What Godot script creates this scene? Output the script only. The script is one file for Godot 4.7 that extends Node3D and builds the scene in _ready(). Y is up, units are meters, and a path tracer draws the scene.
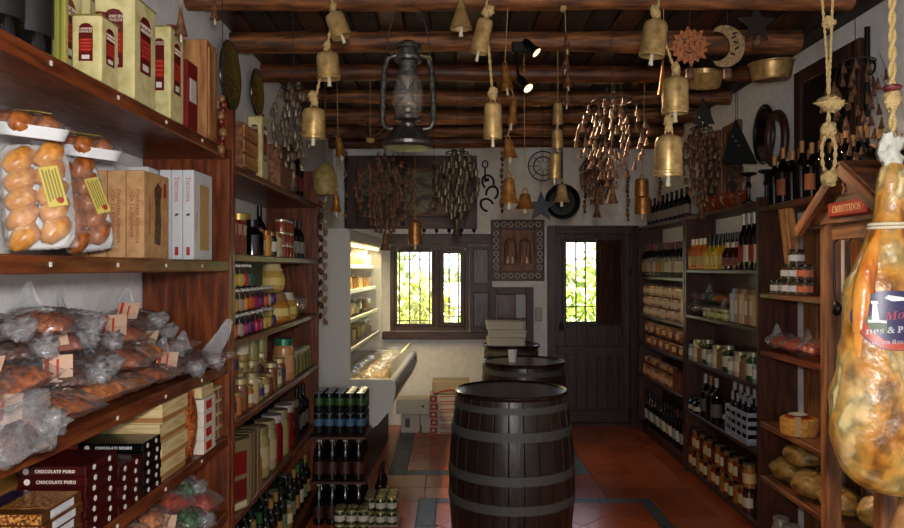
extends Node3D
# A small village food shop seen from its entrance: shelves on both sides, casks in the aisle, bells under a log ceiling.
# Units are metres; the room runs along -z. Camera stands at the origin, 1.65 m up.

const F := 730.0        # focal length in pixels of a 904 x 528 frame
const EYE := 1.65
const BACK := 7.68      # depth of the back wall
const LEFT := -1.25     # face of the left wall
const RIGHT := 2.15     # face of the right wall
const LOG_BOTTOM := 2.87

var mats := {}
var meshes := {}
var used := {}
var rng := RandomNumberGenerator.new()

# ------------------------------------------------------------------ helpers: places
func at(px: float, py: float, d: float) -> Vector3:
	return Vector3((px - 452.0) / F * d, EYE - (py - 268.0) / F * d, -d)

func depth_at(px: float, x: float) -> float:
	return F * x / (px - 452.0)

func back_x(px: float) -> float:
	return (px - 452.0) / F * BACK

func back_y(py: float) -> float:
	return EYE - (py - 268.0) / F * BACK

# ------------------------------------------------------------------ helpers: nodes
func numbered(n: String, where: Node) -> String:
	var k := str(where.get_instance_id()) + n
	used[k] = used.get(k, -1) + 1
	return n if used[k] == 0 else "%s_%03d" % [n, used[k]]

func describe(o: Node, label: String, category: String, group: String) -> void:
	o.set_meta("label", label)
	o.set_meta("category", category)
	if group != "":
		o.set_meta("group", group)

func thing(n: String, label: String, category: String, pos := Vector3.ZERO, group := "", turn := 0.0) -> Node3D:
	var o := Node3D.new()
	o.name = numbered(n, self)
	add_child(o, true)
	o.position = pos
	o.rotation.y = turn
	describe(o, label, category, group)
	return o

func proto() -> Node3D:
	return Node3D.new()

func part(p: Node, n: String, mesh: Mesh, m: Material, pos := Vector3.ZERO, rot := Vector3.ZERO) -> MeshInstance3D:
	var o := MeshInstance3D.new()
	o.name = numbered(n, p)
	o.mesh = mesh
	o.material_override = m
	p.add_child(o, true)
	o.position = pos
	o.rotation = rot
	return o

func one(n: String, mesh: Mesh, m: Material, label: String, category: String, pos: Vector3, group := "", rot := Vector3.ZERO) -> MeshInstance3D:
	var o := part(self, n, mesh, m, pos, rot)
	describe(o, label, category, group)
	return o

func struct(n: String, mesh: Mesh, m: Material, pos := Vector3.ZERO, rot := Vector3.ZERO) -> MeshInstance3D:
	var o := part(self, n, mesh, m, pos, rot)
	o.set_meta("kind", "structure")
	return o

func place(p: Node3D, n: String, label: String, category: String, pos: Vector3, group := "", rot := Vector3.ZERO, size := 1.0) -> Node3D:
	var o: Node3D = p.duplicate()
	o.name = numbered(n, self)
	add_child(o, true)
	o.position = pos
	o.rotation = rot
	o.scale = Vector3.ONE * size
	describe(o, label, category, group)
	return o

# ------------------------------------------------------------------ helpers: shapes
class Shape:
	var v := PackedVector3Array()
	var n := PackedVector3Array()
	var uv := PackedVector2Array()
	func tri(a: Vector3, b: Vector3, c: Vector3, na: Vector3, nb: Vector3, nc: Vector3, ua := Vector2.ZERO, ub := Vector2.ZERO, uc := Vector2.ZERO) -> void:
		if (b - a).cross(c - a).dot(na + nb + nc) > 0.0:
			v.append_array([a, c, b]); n.append_array([na, nc, nb]); uv.append_array([ua, uc, ub])
		else:
			v.append_array([a, b, c]); n.append_array([na, nb, nc]); uv.append_array([ua, ub, uc])
	func quad(a: Vector3, b: Vector3, c: Vector3, d: Vector3, out: Vector3) -> void:
		var m := (b - a).cross(c - a)
		if m.length_squared() < 1e-16:
			m = (c - a).cross(d - a)
		m = m.normalized()
		if m.dot(out) < 0.0:
			m = -m
		tri(a, b, c, m, m, m, Vector2(0, 1), Vector2(1, 1), Vector2(1, 0))
		tri(a, c, d, m, m, m, Vector2(0, 1), Vector2(1, 0), Vector2(0, 0))
	func flat(a: Vector3, b: Vector3, c: Vector3, out: Vector3) -> void:
		var m := (b - a).cross(c - a).normalized()
		if m.dot(out) < 0.0:
			m = -m
		tri(a, b, c, m, m, m)
	# rows of points, smooth normals; closed joins the last column to the first; facing 0 turns normals away from the middle of each row
	func grid(rows: Array, closed: bool, facing := Vector3.ZERO) -> void:
		var nr := rows.size()
		var nc: int = rows[0].size()
		var normals := []
		var vote := 0.0
		for i in nr:
			var mid := Vector3.ZERO
			for p in rows[i]:
				mid += p
			mid /= nc
			var line := []
			for j in nc:
				var l: int = (j - 1 + nc) % nc if closed else maxi(j - 1, 0)
				var r: int = (j + 1) % nc if closed else mini(j + 1, nc - 1)
				var du: Vector3 = rows[i][r] - rows[i][l]
				var up: int = mini(i + 1, nr - 1)
				var dn: int = maxi(i - 1, 0)
				var dv: Vector3 = rows[up][j] - rows[dn][j]
				if du.length_squared() < 1e-14:
					var k: int = 1 if i == 0 else nr - 2
					du = rows[k][r] - rows[k][l]
				var m := du.cross(dv)
				m = m.normalized() if m.length_squared() > 1e-20 else Vector3.UP
				line.append(m)
				vote += m.dot((rows[i][j] - mid) if facing == Vector3.ZERO else facing)
			normals.append(line)
		var s := 1.0 if vote >= 0.0 else -1.0
		for i in nr - 1:
			for j in (nc if closed else nc - 1):
				var k := (j + 1) % nc
				var a: Vector3 = rows[i][j]
				var b: Vector3 = rows[i][k]
				var c: Vector3 = rows[i + 1][k]
				var d: Vector3 = rows[i + 1][j]
				var ta := Vector2(float(j) / nc, float(i) / (nr - 1))
				var tb := Vector2(float(j + 1) / nc, float(i) / (nr - 1))
				var tc := Vector2(float(j + 1) / nc, float(i + 1) / (nr - 1))
				var td := Vector2(float(j) / nc, float(i + 1) / (nr - 1))
				if (b - a).cross(c - a).length_squared() > 1e-18:
					tri(a, b, c, s * normals[i][j], s * normals[i][k], s * normals[i + 1][k], ta, tb, tc)
				if (c - a).cross(d - a).length_squared() > 1e-18:
					tri(a, c, d, s * normals[i][j], s * normals[i + 1][k], s * normals[i + 1][j], ta, tc, td)
	func add(m: Mesh, x := Transform3D.IDENTITY) -> void:
		for k in m.get_surface_count():
			var a := m.surface_get_arrays(k)
			var av: PackedVector3Array = a[Mesh.ARRAY_VERTEX]
			var an: PackedVector3Array = a[Mesh.ARRAY_NORMAL]
			var ids: PackedInt32Array = a[Mesh.ARRAY_INDEX] if a[Mesh.ARRAY_INDEX] != null else PackedInt32Array()
			var count := ids.size() if ids.size() else av.size()
			for i in count:
				var q: int = ids[i] if ids.size() else i
				v.append(x * av[q]); n.append((x.basis * an[q]).normalized()); uv.append(Vector2.ZERO)
	func mesh() -> ArrayMesh:
		var a := []
		a.resize(Mesh.ARRAY_MAX)
		a[Mesh.ARRAY_VERTEX] = v; a[Mesh.ARRAY_NORMAL] = n; a[Mesh.ARRAY_TEX_UV] = uv
		var m := ArrayMesh.new()
		m.add_surface_from_arrays(Mesh.PRIMITIVE_TRIANGLES, a)
		return m

func chamfered(s: Shape, size: Vector3, b: float, mid := Vector3.ZERO) -> void:
	var h := size * 0.5
	b = minf(b, minf(h.x, minf(h.y, h.z)) * 0.9)
	if b <= 0.0:
		for ax in 3:
			for sg in [-1.0, 1.0]:
				var o := Vector3.ZERO; o[ax] = sg
				var p := []
				for q in [[-1, -1], [1, -1], [1, 1], [-1, 1]]:
					var c := Vector3.ZERO
					c[ax] = sg * h[ax]; c[(ax + 1) % 3] = q[0] * h[(ax + 1) % 3]; c[(ax + 2) % 3] = q[1] * h[(ax + 2) % 3]
					p.append(c + mid)
				s.quad(p[0], p[1], p[2], p[3], o)
		return
	var corner := func(sx: float, sy: float, sz: float, ax: int) -> Vector3:
		var c := Vector3(sx * (h.x - b), sy * (h.y - b), sz * (h.z - b))
		c[ax] = [sx, sy, sz][ax] * h[ax]
		return c + mid
	for ax in 3:
		var u := (ax + 1) % 3
		var w := (ax + 2) % 3
		for sg in [-1.0, 1.0]:
			var o := Vector3.ZERO; o[ax] = sg
			var p := []
			for q in [[-1.0, -1.0], [1.0, -1.0], [1.0, 1.0], [-1.0, 1.0]]:
				var c := Vector3.ZERO
				c[ax] = sg; c[u] = q[0]; c[w] = q[1]
				p.append(corner.call(c.x, c.y, c.z, ax))
			s.quad(p[0], p[1], p[2], p[3], o)
		for su in [-1.0, 1.0]:
			for sw in [-1.0, 1.0]:
				var e0 := Vector3.ZERO; e0[ax] = -1.0; e0[u] = su; e0[w] = sw
				var e1 := e0; e1[ax] = 1.0
				var o := Vector3.ZERO; o[u] = su; o[w] = sw
				s.quad(corner.call(e0.x, e0.y, e0.z, u), corner.call(e1.x, e1.y, e1.z, u), corner.call(e1.x, e1.y, e1.z, w), corner.call(e0.x, e0.y, e0.z, w), o)
	for sx in [-1.0, 1.0]:
		for sy in [-1.0, 1.0]:
			for sz in [-1.0, 1.0]:
				s.flat(corner.call(sx, sy, sz, 0), corner.call(sx, sy, sz, 1), corner.call(sx, sy, sz, 2), Vector3(sx, sy, sz))

func bx(x: float, y: float, z: float, b := 0.002) -> Mesh:
	var k := "b%.4f,%.4f,%.4f,%.4f" % [x, y, z, b]
	if not meshes.has(k):
		var s := Shape.new()
		chamfered(s, Vector3(x, y, z), b)
		meshes[k] = s.mesh()
	return meshes[k]

# profile points are (radius, height); corners sharper than 40 degrees stay sharp
func turned(s: Shape, profile: Array, sides := 16, mid := Vector3.ZERO) -> void:
	var start := 0
	for i in range(1, profile.size()):
		var cut := i == profile.size() - 1
		if not cut:
			var d0: Vector2 = (profile[i] - profile[i - 1]).normalized()
			var d1: Vector2 = (profile[i + 1] - profile[i]).normalized()
			cut = d0.dot(d1) < 0.77
		if cut:
			var rows := []
			for k in range(start, i + 1):
				var row := []
				for j in sides:
					var a := TAU * j / sides
					row.append(mid + Vector3(cos(a) * profile[k].x, profile[k].y, sin(a) * profile[k].x))
				rows.append(row)
			var d: Vector2 = profile[i] - profile[start]
			if absf(d.x) > absf(d.y) * 1.2:
				s.grid(rows, true, Vector3.UP if (d.x < 0.0) else Vector3.DOWN)
			else:
				s.grid(rows, true)
			start = i

func lathe(profile: Array, sides := 16) -> Mesh:
	var k := "l%s%d" % [str(profile), sides]
	if not meshes.has(k):
		var s := Shape.new()
		turned(s, profile, sides)
		meshes[k] = s.mesh()
	return meshes[k]

func V(a: Array) -> Array:
	var out := []
	for i in range(0, a.size(), 2):
		out.append(Vector2(a[i], a[i + 1]))
	return out

func swept(s: Shape, path: Array, r: Variant, sides := 6, capped := true) -> void:
	var rows := []
	var up := Vector3(0.31, 0.9, 0.27)
	for i in path.size():
		var t: Vector3 = (path[mini(i + 1, path.size() - 1)] - path[maxi(i - 1, 0)]).normalized()
		if absf(t.dot(up.normalized())) > 0.97:
			up = Vector3(0.9, 0.1, -0.4)
		var x := t.cross(up).normalized()
		var y := x.cross(t).normalized()
		up = y
		var rr: float = r[i] if r is Array else r
		var row := []
		for j in sides:
			var a := TAU * j / sides
			row.append(path[i] + (x * cos(a) + y * sin(a)) * rr)
		rows.append(row)
	s.grid(rows, true)
	if capped:
		for e in [0, path.size() - 1]:
			var out: Vector3 = path[e] - path[1 if e == 0 else path.size() - 2]
			for j in range(1, sides - 1):
				s.flat(rows[e][0], rows[e][j], rows[e][j + 1], out)

func tube(path: Array, r: Variant, sides := 6) -> Mesh:
	var s := Shape.new()
	swept(s, path, r, sides)
	return s.mesh()

func slab(s: Shape, poly: PackedVector2Array, depth: float, x := Transform3D.IDENTITY) -> void:
	var ids := Geometry2D.triangulate_polygon(poly)
	for f in [0.5, -0.5]:
		var out := x.basis * Vector3(0, 0, f)
		for i in range(0, ids.size(), 3):
			var q := []
			for k in 3:
				q.append(x * Vector3(poly[ids[i + k]].x, poly[ids[i + k]].y, f * depth))
			s.flat(q[0], q[1], q[2], out)
	var ccw := not Geometry2D.is_polygon_clockwise(poly)
	for i in poly.size():
		var a := poly[i]
		var b := poly[(i + 1) % poly.size()]
		var o := Vector2(b.y - a.y, a.x - b.x) * (1.0 if ccw else -1.0)
		s.quad(x * Vector3(a.x, a.y, -depth / 2), x * Vector3(b.x, b.y, -depth / 2), x * Vector3(b.x, b.y, depth / 2), x * Vector3(a.x, a.y, depth / 2), x.basis * Vector3(o.x, o.y, 0))

func prism(pts: Array, depth: float) -> Mesh:
	var s := Shape.new()
	slab(s, PackedVector2Array(pts), depth)
	return s.mesh()

func blob(size: Vector3, bump: float, freq: float, seed_: int, nu := 14, nv := 10, power := 1.0) -> Mesh:
	var nz := FastNoiseLite.new()
	nz.seed = seed_
	nz.frequency = freq
	var rows := []
	for i in nv + 1:
		var t := PI * i / nv
		var row := []
		for j in nu:
			var a := TAU * j / nu
			var d := Vector3(sin(t) * cos(a), cos(t), sin(t) * sin(a))
			var q := Vector3(signf(d.x) * pow(absf(d.x), power), signf(d.y) * pow(absf(d.y), power), signf(d.z) * pow(absf(d.z), power))
			row.append(q * size * 0.5 * (1.0 + bump * nz.get_noise_3dv(d * 10.0)))
		rows.append(row)
	var s := Shape.new()
	s.grid(rows, true)
	return s.mesh()

func words(t: String, height: float, serif := false, bold := false) -> Mesh:
	var k := "t%s%f%s%s" % [t, height, serif, bold]
	if not meshes.has(k):
		var f := SystemFont.new()
		f.font_names = PackedStringArray(["Droid Serif" if serif else "Droid Sans"])
		f.font_weight = 700 if bold else 400
		var m := TextMesh.new()
		m.text = t
		m.font = f
		m.font_size = 32
		m.pixel_size = height / 32.0
		m.depth = 0.0006
		m.curve_step = 4.0
		meshes[k] = m
	return meshes[k]

# ------------------------------------------------------------------ helpers: materials
func paint(c: Color, rough := 0.6, metal := 0.0, coat := 0.0) -> StandardMaterial3D:
	var k := "p%s%.2f%.2f%.2f" % [c.to_html(), rough, metal, coat]
	if not mats.has(k):
		var m := StandardMaterial3D.new()
		m.albedo_color = c
		m.roughness = rough
		m.metallic = metal
		if coat > 0.0:
			m.clearcoat_enabled = true
			m.clearcoat = coat
			m.clearcoat_roughness = 0.1
		mats[k] = m
	return mats[k]

func noise_map(cols: Array, freq: float, seed_: int, size := 256, kind := FastNoiseLite.TYPE_SIMPLEX_SMOOTH, octaves := 4) -> NoiseTexture2D:
	var key := "n%s%f%d%d%d" % [str(cols), freq, seed_, size, kind]
	if mats.has(key):
		return mats[key]
	var nz := FastNoiseLite.new()
	nz.seed = seed_
	nz.noise_type = kind
	nz.frequency = freq
	nz.fractal_octaves = octaves
	var g := Gradient.new()
	g.offsets = PackedFloat32Array(range(cols.size()).map(func(i): return 0.15 + 0.7 * i / (cols.size() - 1.0)))
	g.colors = PackedColorArray(cols)
	var t := NoiseTexture2D.new()
	t.width = size
	t.height = size
	t.seamless = true
	t.noise = nz
	t.color_ramp = g
	mats[key] = t
	return t

func bump_map(freq: float, seed_: int) -> NoiseTexture2D:
	var key := "u%f%d" % [freq, seed_]
	if not mats.has(key):
		var nz := FastNoiseLite.new()
		nz.seed = seed_
		nz.frequency = freq
		var t := NoiseTexture2D.new()
		t.width = 256; t.height = 256; t.seamless = true; t.noise = nz
		t.as_normal_map = true
		t.bump_strength = 8.0
		mats[key] = t
	return mats[key]

func grained(k: String, cols: Array, scale_: Vector3, rough: float, freq := 0.02, seed_ := 1, relief := 0.0, metal := 0.0, world := false) -> StandardMaterial3D:
	if mats.has(k):
		return mats[k]
	var m := StandardMaterial3D.new()
	m.albedo_texture = noise_map(cols, freq, seed_)
	m.uv1_triplanar = true
	m.uv1_world_triplanar = world
	m.uv1_scale = scale_
	m.roughness = rough
	m.metallic = metal
	if relief > 0.0:
		m.normal_enabled = true
		m.normal_texture = bump_map(freq * 1.5, 11)
		m.normal_scale = relief
	mats[k] = m
	return m

func clear(k: String, c: Color, alpha: float, rough := 0.05) -> StandardMaterial3D:
	if not mats.has(k):
		var m := StandardMaterial3D.new()
		m.albedo_color = Color(c.r, c.g, c.b, alpha)
		m.transparency = BaseMaterial3D.TRANSPARENCY_ALPHA
		m.roughness = rough
		m.cull_mode = BaseMaterial3D.CULL_DISABLED
		if k.begins_with("cello") or k == "film":
			m.uv1_triplanar = true
			m.uv1_scale = Vector3(7, 7, 7)
			m.normal_enabled = true
			m.normal_texture = bump_map(0.03, 12)
			m.normal_scale = 0.9
		mats[k] = m
	return mats[k]

# axis: the way the grain runs, "x", "y" or "z"
func wood(tone: String, axis: String) -> StandardMaterial3D:
	var across := 5.0
	var along := 0.55
	var sc := {"x": Vector3(along, across, across), "y": Vector3(across, along, across), "z": Vector3(across, across, along)}
	var t: Array = {
		"shelf": [[Color(0.27, 0.115, 0.055), Color(0.38, 0.18, 0.085), Color(0.48, 0.245, 0.12)], 0.30],
		"shelf_dark": [[Color(0.17, 0.075, 0.045), Color(0.25, 0.12, 0.065), Color(0.33, 0.165, 0.09)], 0.42],
		"log": [[Color(0.17, 0.095, 0.052), Color(0.43, 0.255, 0.13), Color(0.64, 0.41, 0.225)], 0.58],
		"plank": [[Color(0.07, 0.045, 0.035), Color(0.14, 0.085, 0.06), Color(0.20, 0.12, 0.08)], 0.7],
		"door": [[Color(0.145, 0.085, 0.07), Color(0.21, 0.13, 0.11), Color(0.28, 0.18, 0.15)], 0.36],
		"pale": [[Color(0.50, 0.32, 0.17), Color(0.62, 0.42, 0.24), Color(0.70, 0.51, 0.31)], 0.55],
		"post": [[Color(0.30, 0.17, 0.09), Color(0.46, 0.28, 0.15), Color(0.56, 0.36, 0.21)], 0.5],
		"cask": [[Color(0.075, 0.05, 0.038), Color(0.135, 0.085, 0.06), Color(0.185, 0.115, 0.075)], 0.38],
		"frame": [[Color(0.14, 0.068, 0.042), Color(0.24, 0.125, 0.078), Color(0.31, 0.17, 0.105)], 0.45],
		"roof": [[Color(0.20, 0.10, 0.055), Color(0.38, 0.20, 0.10), Color(0.50, 0.29, 0.15)], 0.5],
	}[tone]
	return grained("wood_%s_%s" % [tone, axis], t[0], sc[axis], t[1], 0.022, 3 + tone.length(), 0.10 if tone != "log" else 0.3)

# ------------------------------------------------------------------ light and lens
func lens_and_light() -> void:
	var cam := Camera3D.new()
	cam.name = "camera"
	cam.keep_aspect = Camera3D.KEEP_HEIGHT
	cam.fov = rad_to_deg(2.0 * atan(264.0 / F))
	cam.near = 0.05
	cam.far = 200.0
	add_child(cam)
	cam.position = Vector3(0, EYE, 0)
	cam.rotation.x = 4.0 / F
	cam.current = true

	var sky_look := ProceduralSkyMaterial.new()
	sky_look.sky_top_color = Color(0.72, 0.80, 0.90)
	sky_look.sky_horizon_color = Color(0.95, 0.96, 0.95)
	sky_look.ground_horizon_color = Color(0.62, 0.60, 0.55)
	sky_look.ground_bottom_color = Color(0.42, 0.40, 0.36)
	sky_look.sky_energy_multiplier = 2.0
	sky_look.ground_energy_multiplier = 2.0
	var sky := Sky.new()
	sky.sky_material = sky_look
	var e := Environment.new()
	e.background_mode = Environment.BG_SKY
	e.sky = sky
	e.tonemap_mode = Environment.TONE_MAPPER_LINEAR
	e.tonemap_exposure = 1.0
	e.sdfgi_enabled = true
	e.ssao_enabled = true
	e.ssil_enabled = true
	var we := WorldEnvironment.new()
	we.name = "world_environment"
	we.environment = e
	add_child(we)

	var sun := DirectionalLight3D.new()
	sun.name = "sun"
	sun.light_color = Color(1.0, 0.95, 0.86)
	sun.light_energy = 18.0
	sun.light_angular_distance = 0.6
	sun.shadow_enabled = true
	add_child(sun)
	sun.look_at_from_position(Vector3(2.0, 9.0, 5.0), Vector3.ZERO)

	# the flash on the camera: highlights sit in the middle of every bell and cask
	var flash := OmniLight3D.new()
	flash.name = "flash_light"
	flash.light_color = Color(1.0, 0.98, 0.965)
	flash.light_energy = 4.1
	flash.light_size = 0.06
	flash.omni_range = 30.0
	flash.omni_attenuation = 2.0
	flash.shadow_enabled = true
	add_child(flash)
	flash.position = Vector3(0.02, EYE + 0.13, 0.03)

# ------------------------------------------------------------------ the room
func wall_mesh(x0: float, x1: float, y0: float, y1: float, thick: float, holes: Array) -> Mesh:
	var xs := [x0, x1]
	var ys := [y0, y1]
	for h in holes:
		xs.append_array([h[0], h[1]])
		ys.append_array([h[2], h[3]])
	xs.sort(); ys.sort()
	var s := Shape.new()
	for i in xs.size() - 1:
		for j in ys.size() - 1:
			var cx: float = (xs[i] + xs[i + 1]) / 2
			var cy: float = (ys[j] + ys[j + 1]) / 2
			if xs[i + 1] - xs[i] < 1e-5 or ys[j + 1] - ys[j] < 1e-5:
				continue
			var open := false
			for h in holes:
				open = open or (cx > h[0] and cx < h[1] and cy > h[2] and cy < h[3])
			if not open:
				chamfered(s, Vector3(xs[i + 1] - xs[i], ys[j + 1] - ys[j], thick), 0.0, Vector3(cx, cy, 0))
	return s.mesh()

func room() -> void:
	var plaster := grained("plaster", [Color(0.86, 0.865, 0.87), Color(0.89, 0.89, 0.89), Color(0.91, 0.91, 0.905)], Vector3(1.5, 1.5, 1.5), 0.85, 0.03, 5, 0.06)
	var front_z := 1.9
	var length := BACK + front_z
	var mid_z := (front_z - BACK) / 2
	struct("wall_left", bx(0.25, 3.3, length, 0.0), plaster, Vector3(LEFT - 0.125, 1.65, mid_z))
	struct("wall_right", bx(0.25, 3.3, length, 0.0), plaster, Vector3(RIGHT + 0.125, 1.65, mid_z))
	struct("wall_front", wall_mesh(LEFT - 0.25, RIGHT + 0.25, 0, 3.3, 0.25, [[-0.55, 0.85, 0.0, 2.25]]), plaster, Vector3(0, 0, front_z + 0.125))
	var win := [back_x(390), back_x(469), back_y(331), back_y(245)]
	var niche := [back_x(497), back_x(528), back_y(346), back_y(292)]
	var door := [back_x(553), back_x(632), 0.0, back_y(233)]
	struct("wall_back", wall_mesh(LEFT - 0.25, RIGHT + 0.25, 0, 3.3, 0.30, [win, niche, door]), plaster, Vector3(0, 0, -BACK - 0.15))

	ceiling_and_logs()
	floor_tiles()
	back_window(win)
	niche_window(niche)
	back_door(door)
	garden()

func ceiling_and_logs() -> void:
	var roof := struct("ceiling", bx(RIGHT - LEFT + 0.6, 0.2, 13.2, 0.0), wood("plank", "z"), Vector3((RIGHT + LEFT) / 2, 3.11, -1.3))  # reaches past the front wall as an added, unseen overhang that blocks the sun
	var n := 24
	var w := (RIGHT - LEFT) / n
	for i in n:
		part(roof, "plank", bx(w - 0.012, 0.03, 9.5, 0.004), wood("plank" if i % 3 else "frame", "z"), Vector3(LEFT + w * (i + 0.5) - (RIGHT + LEFT) / 2, -0.115 - 0.006 * (i % 2), 1.3 - 2.88))
	var depths := [0.3, 1.0, 1.65, 2.11, 2.78, 3.45, 4.12, 4.79, 5.46, 6.13, 6.80, 7.42]
	rng.seed = 21
	for k in depths.size():
		var d: float = depths[k]
		var path := []
		var rad := []
		var x1: float = [RIGHT + 0.05, RIGHT + 0.05, RIGHT + 0.05, RIGHT + 0.05, 1.98, 1.88, 1.95, 2.02, 2.08, RIGHT + 0.05, RIGHT + 0.05, RIGHT + 0.05][k]
		var base := rng.randf_range(0.054, 0.064)
		for i in 15:
			var t := i / 14.0
			rad.append(base * (1.0 + 0.14 * sin(t * 9.0 + k * 2.1) * rng.randf_range(0.3, 1.0)) * lerpf(1.06, 0.94, t if k % 2 else 1.0 - t))
			path.append(Vector3(lerpf(LEFT - 0.05, x1, t), LOG_BOTTOM + 0.058 + 0.008 * sin(t * 6.0 + k), -d + 0.018 * sin(t * 5.0 + k * 1.7)))
		var s := Shape.new()
		swept(s, path, rad, 14)
		part(roof, "log_beam", s.mesh(), wood("log" if k % 4 != 3 else "roof", "x"), -roof.position)

func floor_tiles() -> void:
	var slab_ := struct("floor", bx(RIGHT - LEFT + 0.5, 0.1, BACK + 2.1, 0.0), grained("mortar", [Color(0.20, 0.15, 0.12), Color(0.28, 0.21, 0.17)], Vector3(3, 3, 3), 0.8, 0.03, 8), Vector3((RIGHT + LEFT) / 2, -0.062, (1.9 - BACK) / 2))
	var clay := []
	for k in 4:
		var c: Color = [Color(0.74, 0.34, 0.15), Color(0.78, 0.37, 0.17), Color(0.70, 0.315, 0.135), Color(0.75, 0.36, 0.18)][k]
		var m := grained("clay%d" % k, [c.darkened(0.06), c, c.lightened(0.03)], Vector3(2.2, 2.2, 2.2), 0.22, 0.006, 30 + k, 0.02, 0.0, true)
		clay.append(m)
	var stone := grained("slate", [Color(0.19, 0.21, 0.21), Color(0.28, 0.30, 0.29), Color(0.34, 0.36, 0.34)], Vector3(3, 3, 3), 0.4, 0.03, 44, 0.05, 0.0, true)
	var off := slab_.position
	# two frames of grey stone; depth runs forwards as positive
	var outer := [[-0.51, 1.11, 5.83, 7.42], [-0.235, 1.42, 3.30, 5.24]]
	var inner := [[-0.37, 0.97, 5.97, 7.32], [-0.11, 1.335, 3.30, 5.14]]
	var box := func(r: Array) -> PackedVector2Array:
		return PackedVector2Array([Vector2(r[0], r[2]), Vector2(r[1], r[2]), Vector2(r[1], r[3]), Vector2(r[0], r[3])])
	var tiles := []     # [polygon, material]
	rng.seed = 5
	var step := 0.33
	for i in range(-4, 8):
		for j in range(-8, 8):
			var x0 := -0.20 + step * i
			var d0 := 5.83 + step * j
			var cell := [maxf(x0, LEFT), minf(x0 + step, RIGHT), d0, minf(d0 + step, BACK)]
			if cell[1] - cell[0] < 0.02 or cell[3] - cell[2] < 0.02 or d0 < 3.1:
				continue
			var left := [box.call(cell)]
			for o in outer:
				var kept := []
				for p in left:
					kept.append_array(Geometry2D.clip_polygons(p, box.call(o)))
				left = kept
			for p in left:
				tiles.append([p, clay[rng.randi() % 4]])
	for r in inner:
		var dstep := 0.33
		for i in range(-12, 13):
			for j in range(-12, 13):
				var c := Vector2((r[0] + r[1]) / 2, (r[2] + r[3]) / 2) + Vector2(i - j, i + j) * dstep * 0.7071
				var h := dstep * 0.7071
				var dia := PackedVector2Array([c + Vector2(h, 0), c + Vector2(0, h), c - Vector2(h, 0), c - Vector2(0, h)])
				for p in Geometry2D.intersect_polygons(dia, box.call(r)):
					tiles.append([p, clay[rng.randi() % 4]])
	for k in 2:
		var o: Array = outer[k]
		var q: Array = inner[k]
		var bands := [[o[0], q[0], o[2], o[3]], [q[1], o[1], o[2], o[3]], [q[0], q[1], q[3], o[3]]]
		if k == 0:
			bands.append([q[0], q[1], o[2], q[2]])
		for b in bands:
			var along_x: bool = b[1] - b[0] > b[3] - b[2]
			var span: float = (b[1] - b[0]) if along_x else (b[3] - b[2])
			var cnt := maxi(1, roundi(span / 0.27))
			for i in cnt:
				var c: Array = b.duplicate()
				var lo := 0 if along_x else 2
				c[lo] = b[lo] + span * i / cnt
				c[lo + 1] = b[lo] + span * (i + 1) / cnt
				tiles.append([box.call(c), stone])
	var turn := Transform3D(Basis(Vector3.RIGHT, Vector3.FORWARD, Vector3.UP), -off)   # (x, depth, up)
	for t in tiles:
		for p in Geometry2D.offset_polygon(t[0], -0.003):
			if p.size() < 3 or absf(_area(p)) < 0.0008:
				continue
			var s := Shape.new()
			var lift := rng.randf_range(-0.0008, 0.0008)
			slab(s, p, 0.014, Transform3D(turn.basis, -off + Vector3(0, -0.007 + lift, 0)))
			part(slab_, "tile" if t[1] != stone else "stone", s.mesh(), t[1])

func _area(p: PackedVector2Array) -> float:
	var a := 0.0
	for i in p.size():
		a += p[i].cross(p[(i + 1) % p.size()])
	return a / 2

func rim(parent: Node, n: String, x0: float, x1: float, y0: float, y1: float, w: float, dep: float, z: float, tone: String, foot := true) -> void:
	part(parent, n, bx(w, y1 - y0, dep, 0.004), wood(tone, "y"), Vector3(x0 + w / 2, (y0 + y1) / 2, z))
	part(parent, n, bx(w, y1 - y0, dep, 0.004), wood(tone, "y"), Vector3(x1 - w / 2, (y0 + y1) / 2, z))
	part(parent, n, bx(x1 - x0 - 2 * w, w, dep, 0.004), wood(tone, "x"), Vector3((x0 + x1) / 2, y1 - w / 2, z))
	if foot:
		part(parent, n, bx(x1 - x0 - 2 * w, w, dep, 0.004), wood(tone, "x"), Vector3((x0 + x1) / 2, y0 + w / 2, z))

func frame_node(n: String, pos: Vector3) -> Node3D:
	var o := Node3D.new()
	o.name = numbered(n, self)
	add_child(o, true)
	o.position = pos
	o.set_meta("kind", "structure")
	return o

func bars(parent: Node, xs: Array, ys: Array, x0: float, x1: float, y0: float, y1: float, z: float, scrolls: bool) -> void:
	var iron := paint(Color(0.07, 0.065, 0.06), 0.6, 0.4)
	for x in xs:
		part(parent, "bar", tube([Vector3(x, y0, z), Vector3(x, y1, z)], 0.009, 6), iron)
	for y in ys:
		part(parent, "bar", tube([Vector3(x0, y, z + 0.008), Vector3(x1, y, z + 0.008)], 0.006, 6), iron)
	if scrolls:
		for sx in [-1.0, 1.0]:
			for sy in [-1.0, 1.0]:
				var p := []
				for i in 20:
					var a := i / 19.0 * 4.6
					var r := 0.03 * (1.0 - i / 26.0)
					p.append(Vector3((xs[0] + x0) / 2 + sx * (0.012 + r * sin(a)), (y0 + y1) / 2 + sy * (0.035 + r * cos(a)), z))
				part(parent, "scroll", tube(p, 0.004, 5), iron)

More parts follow.
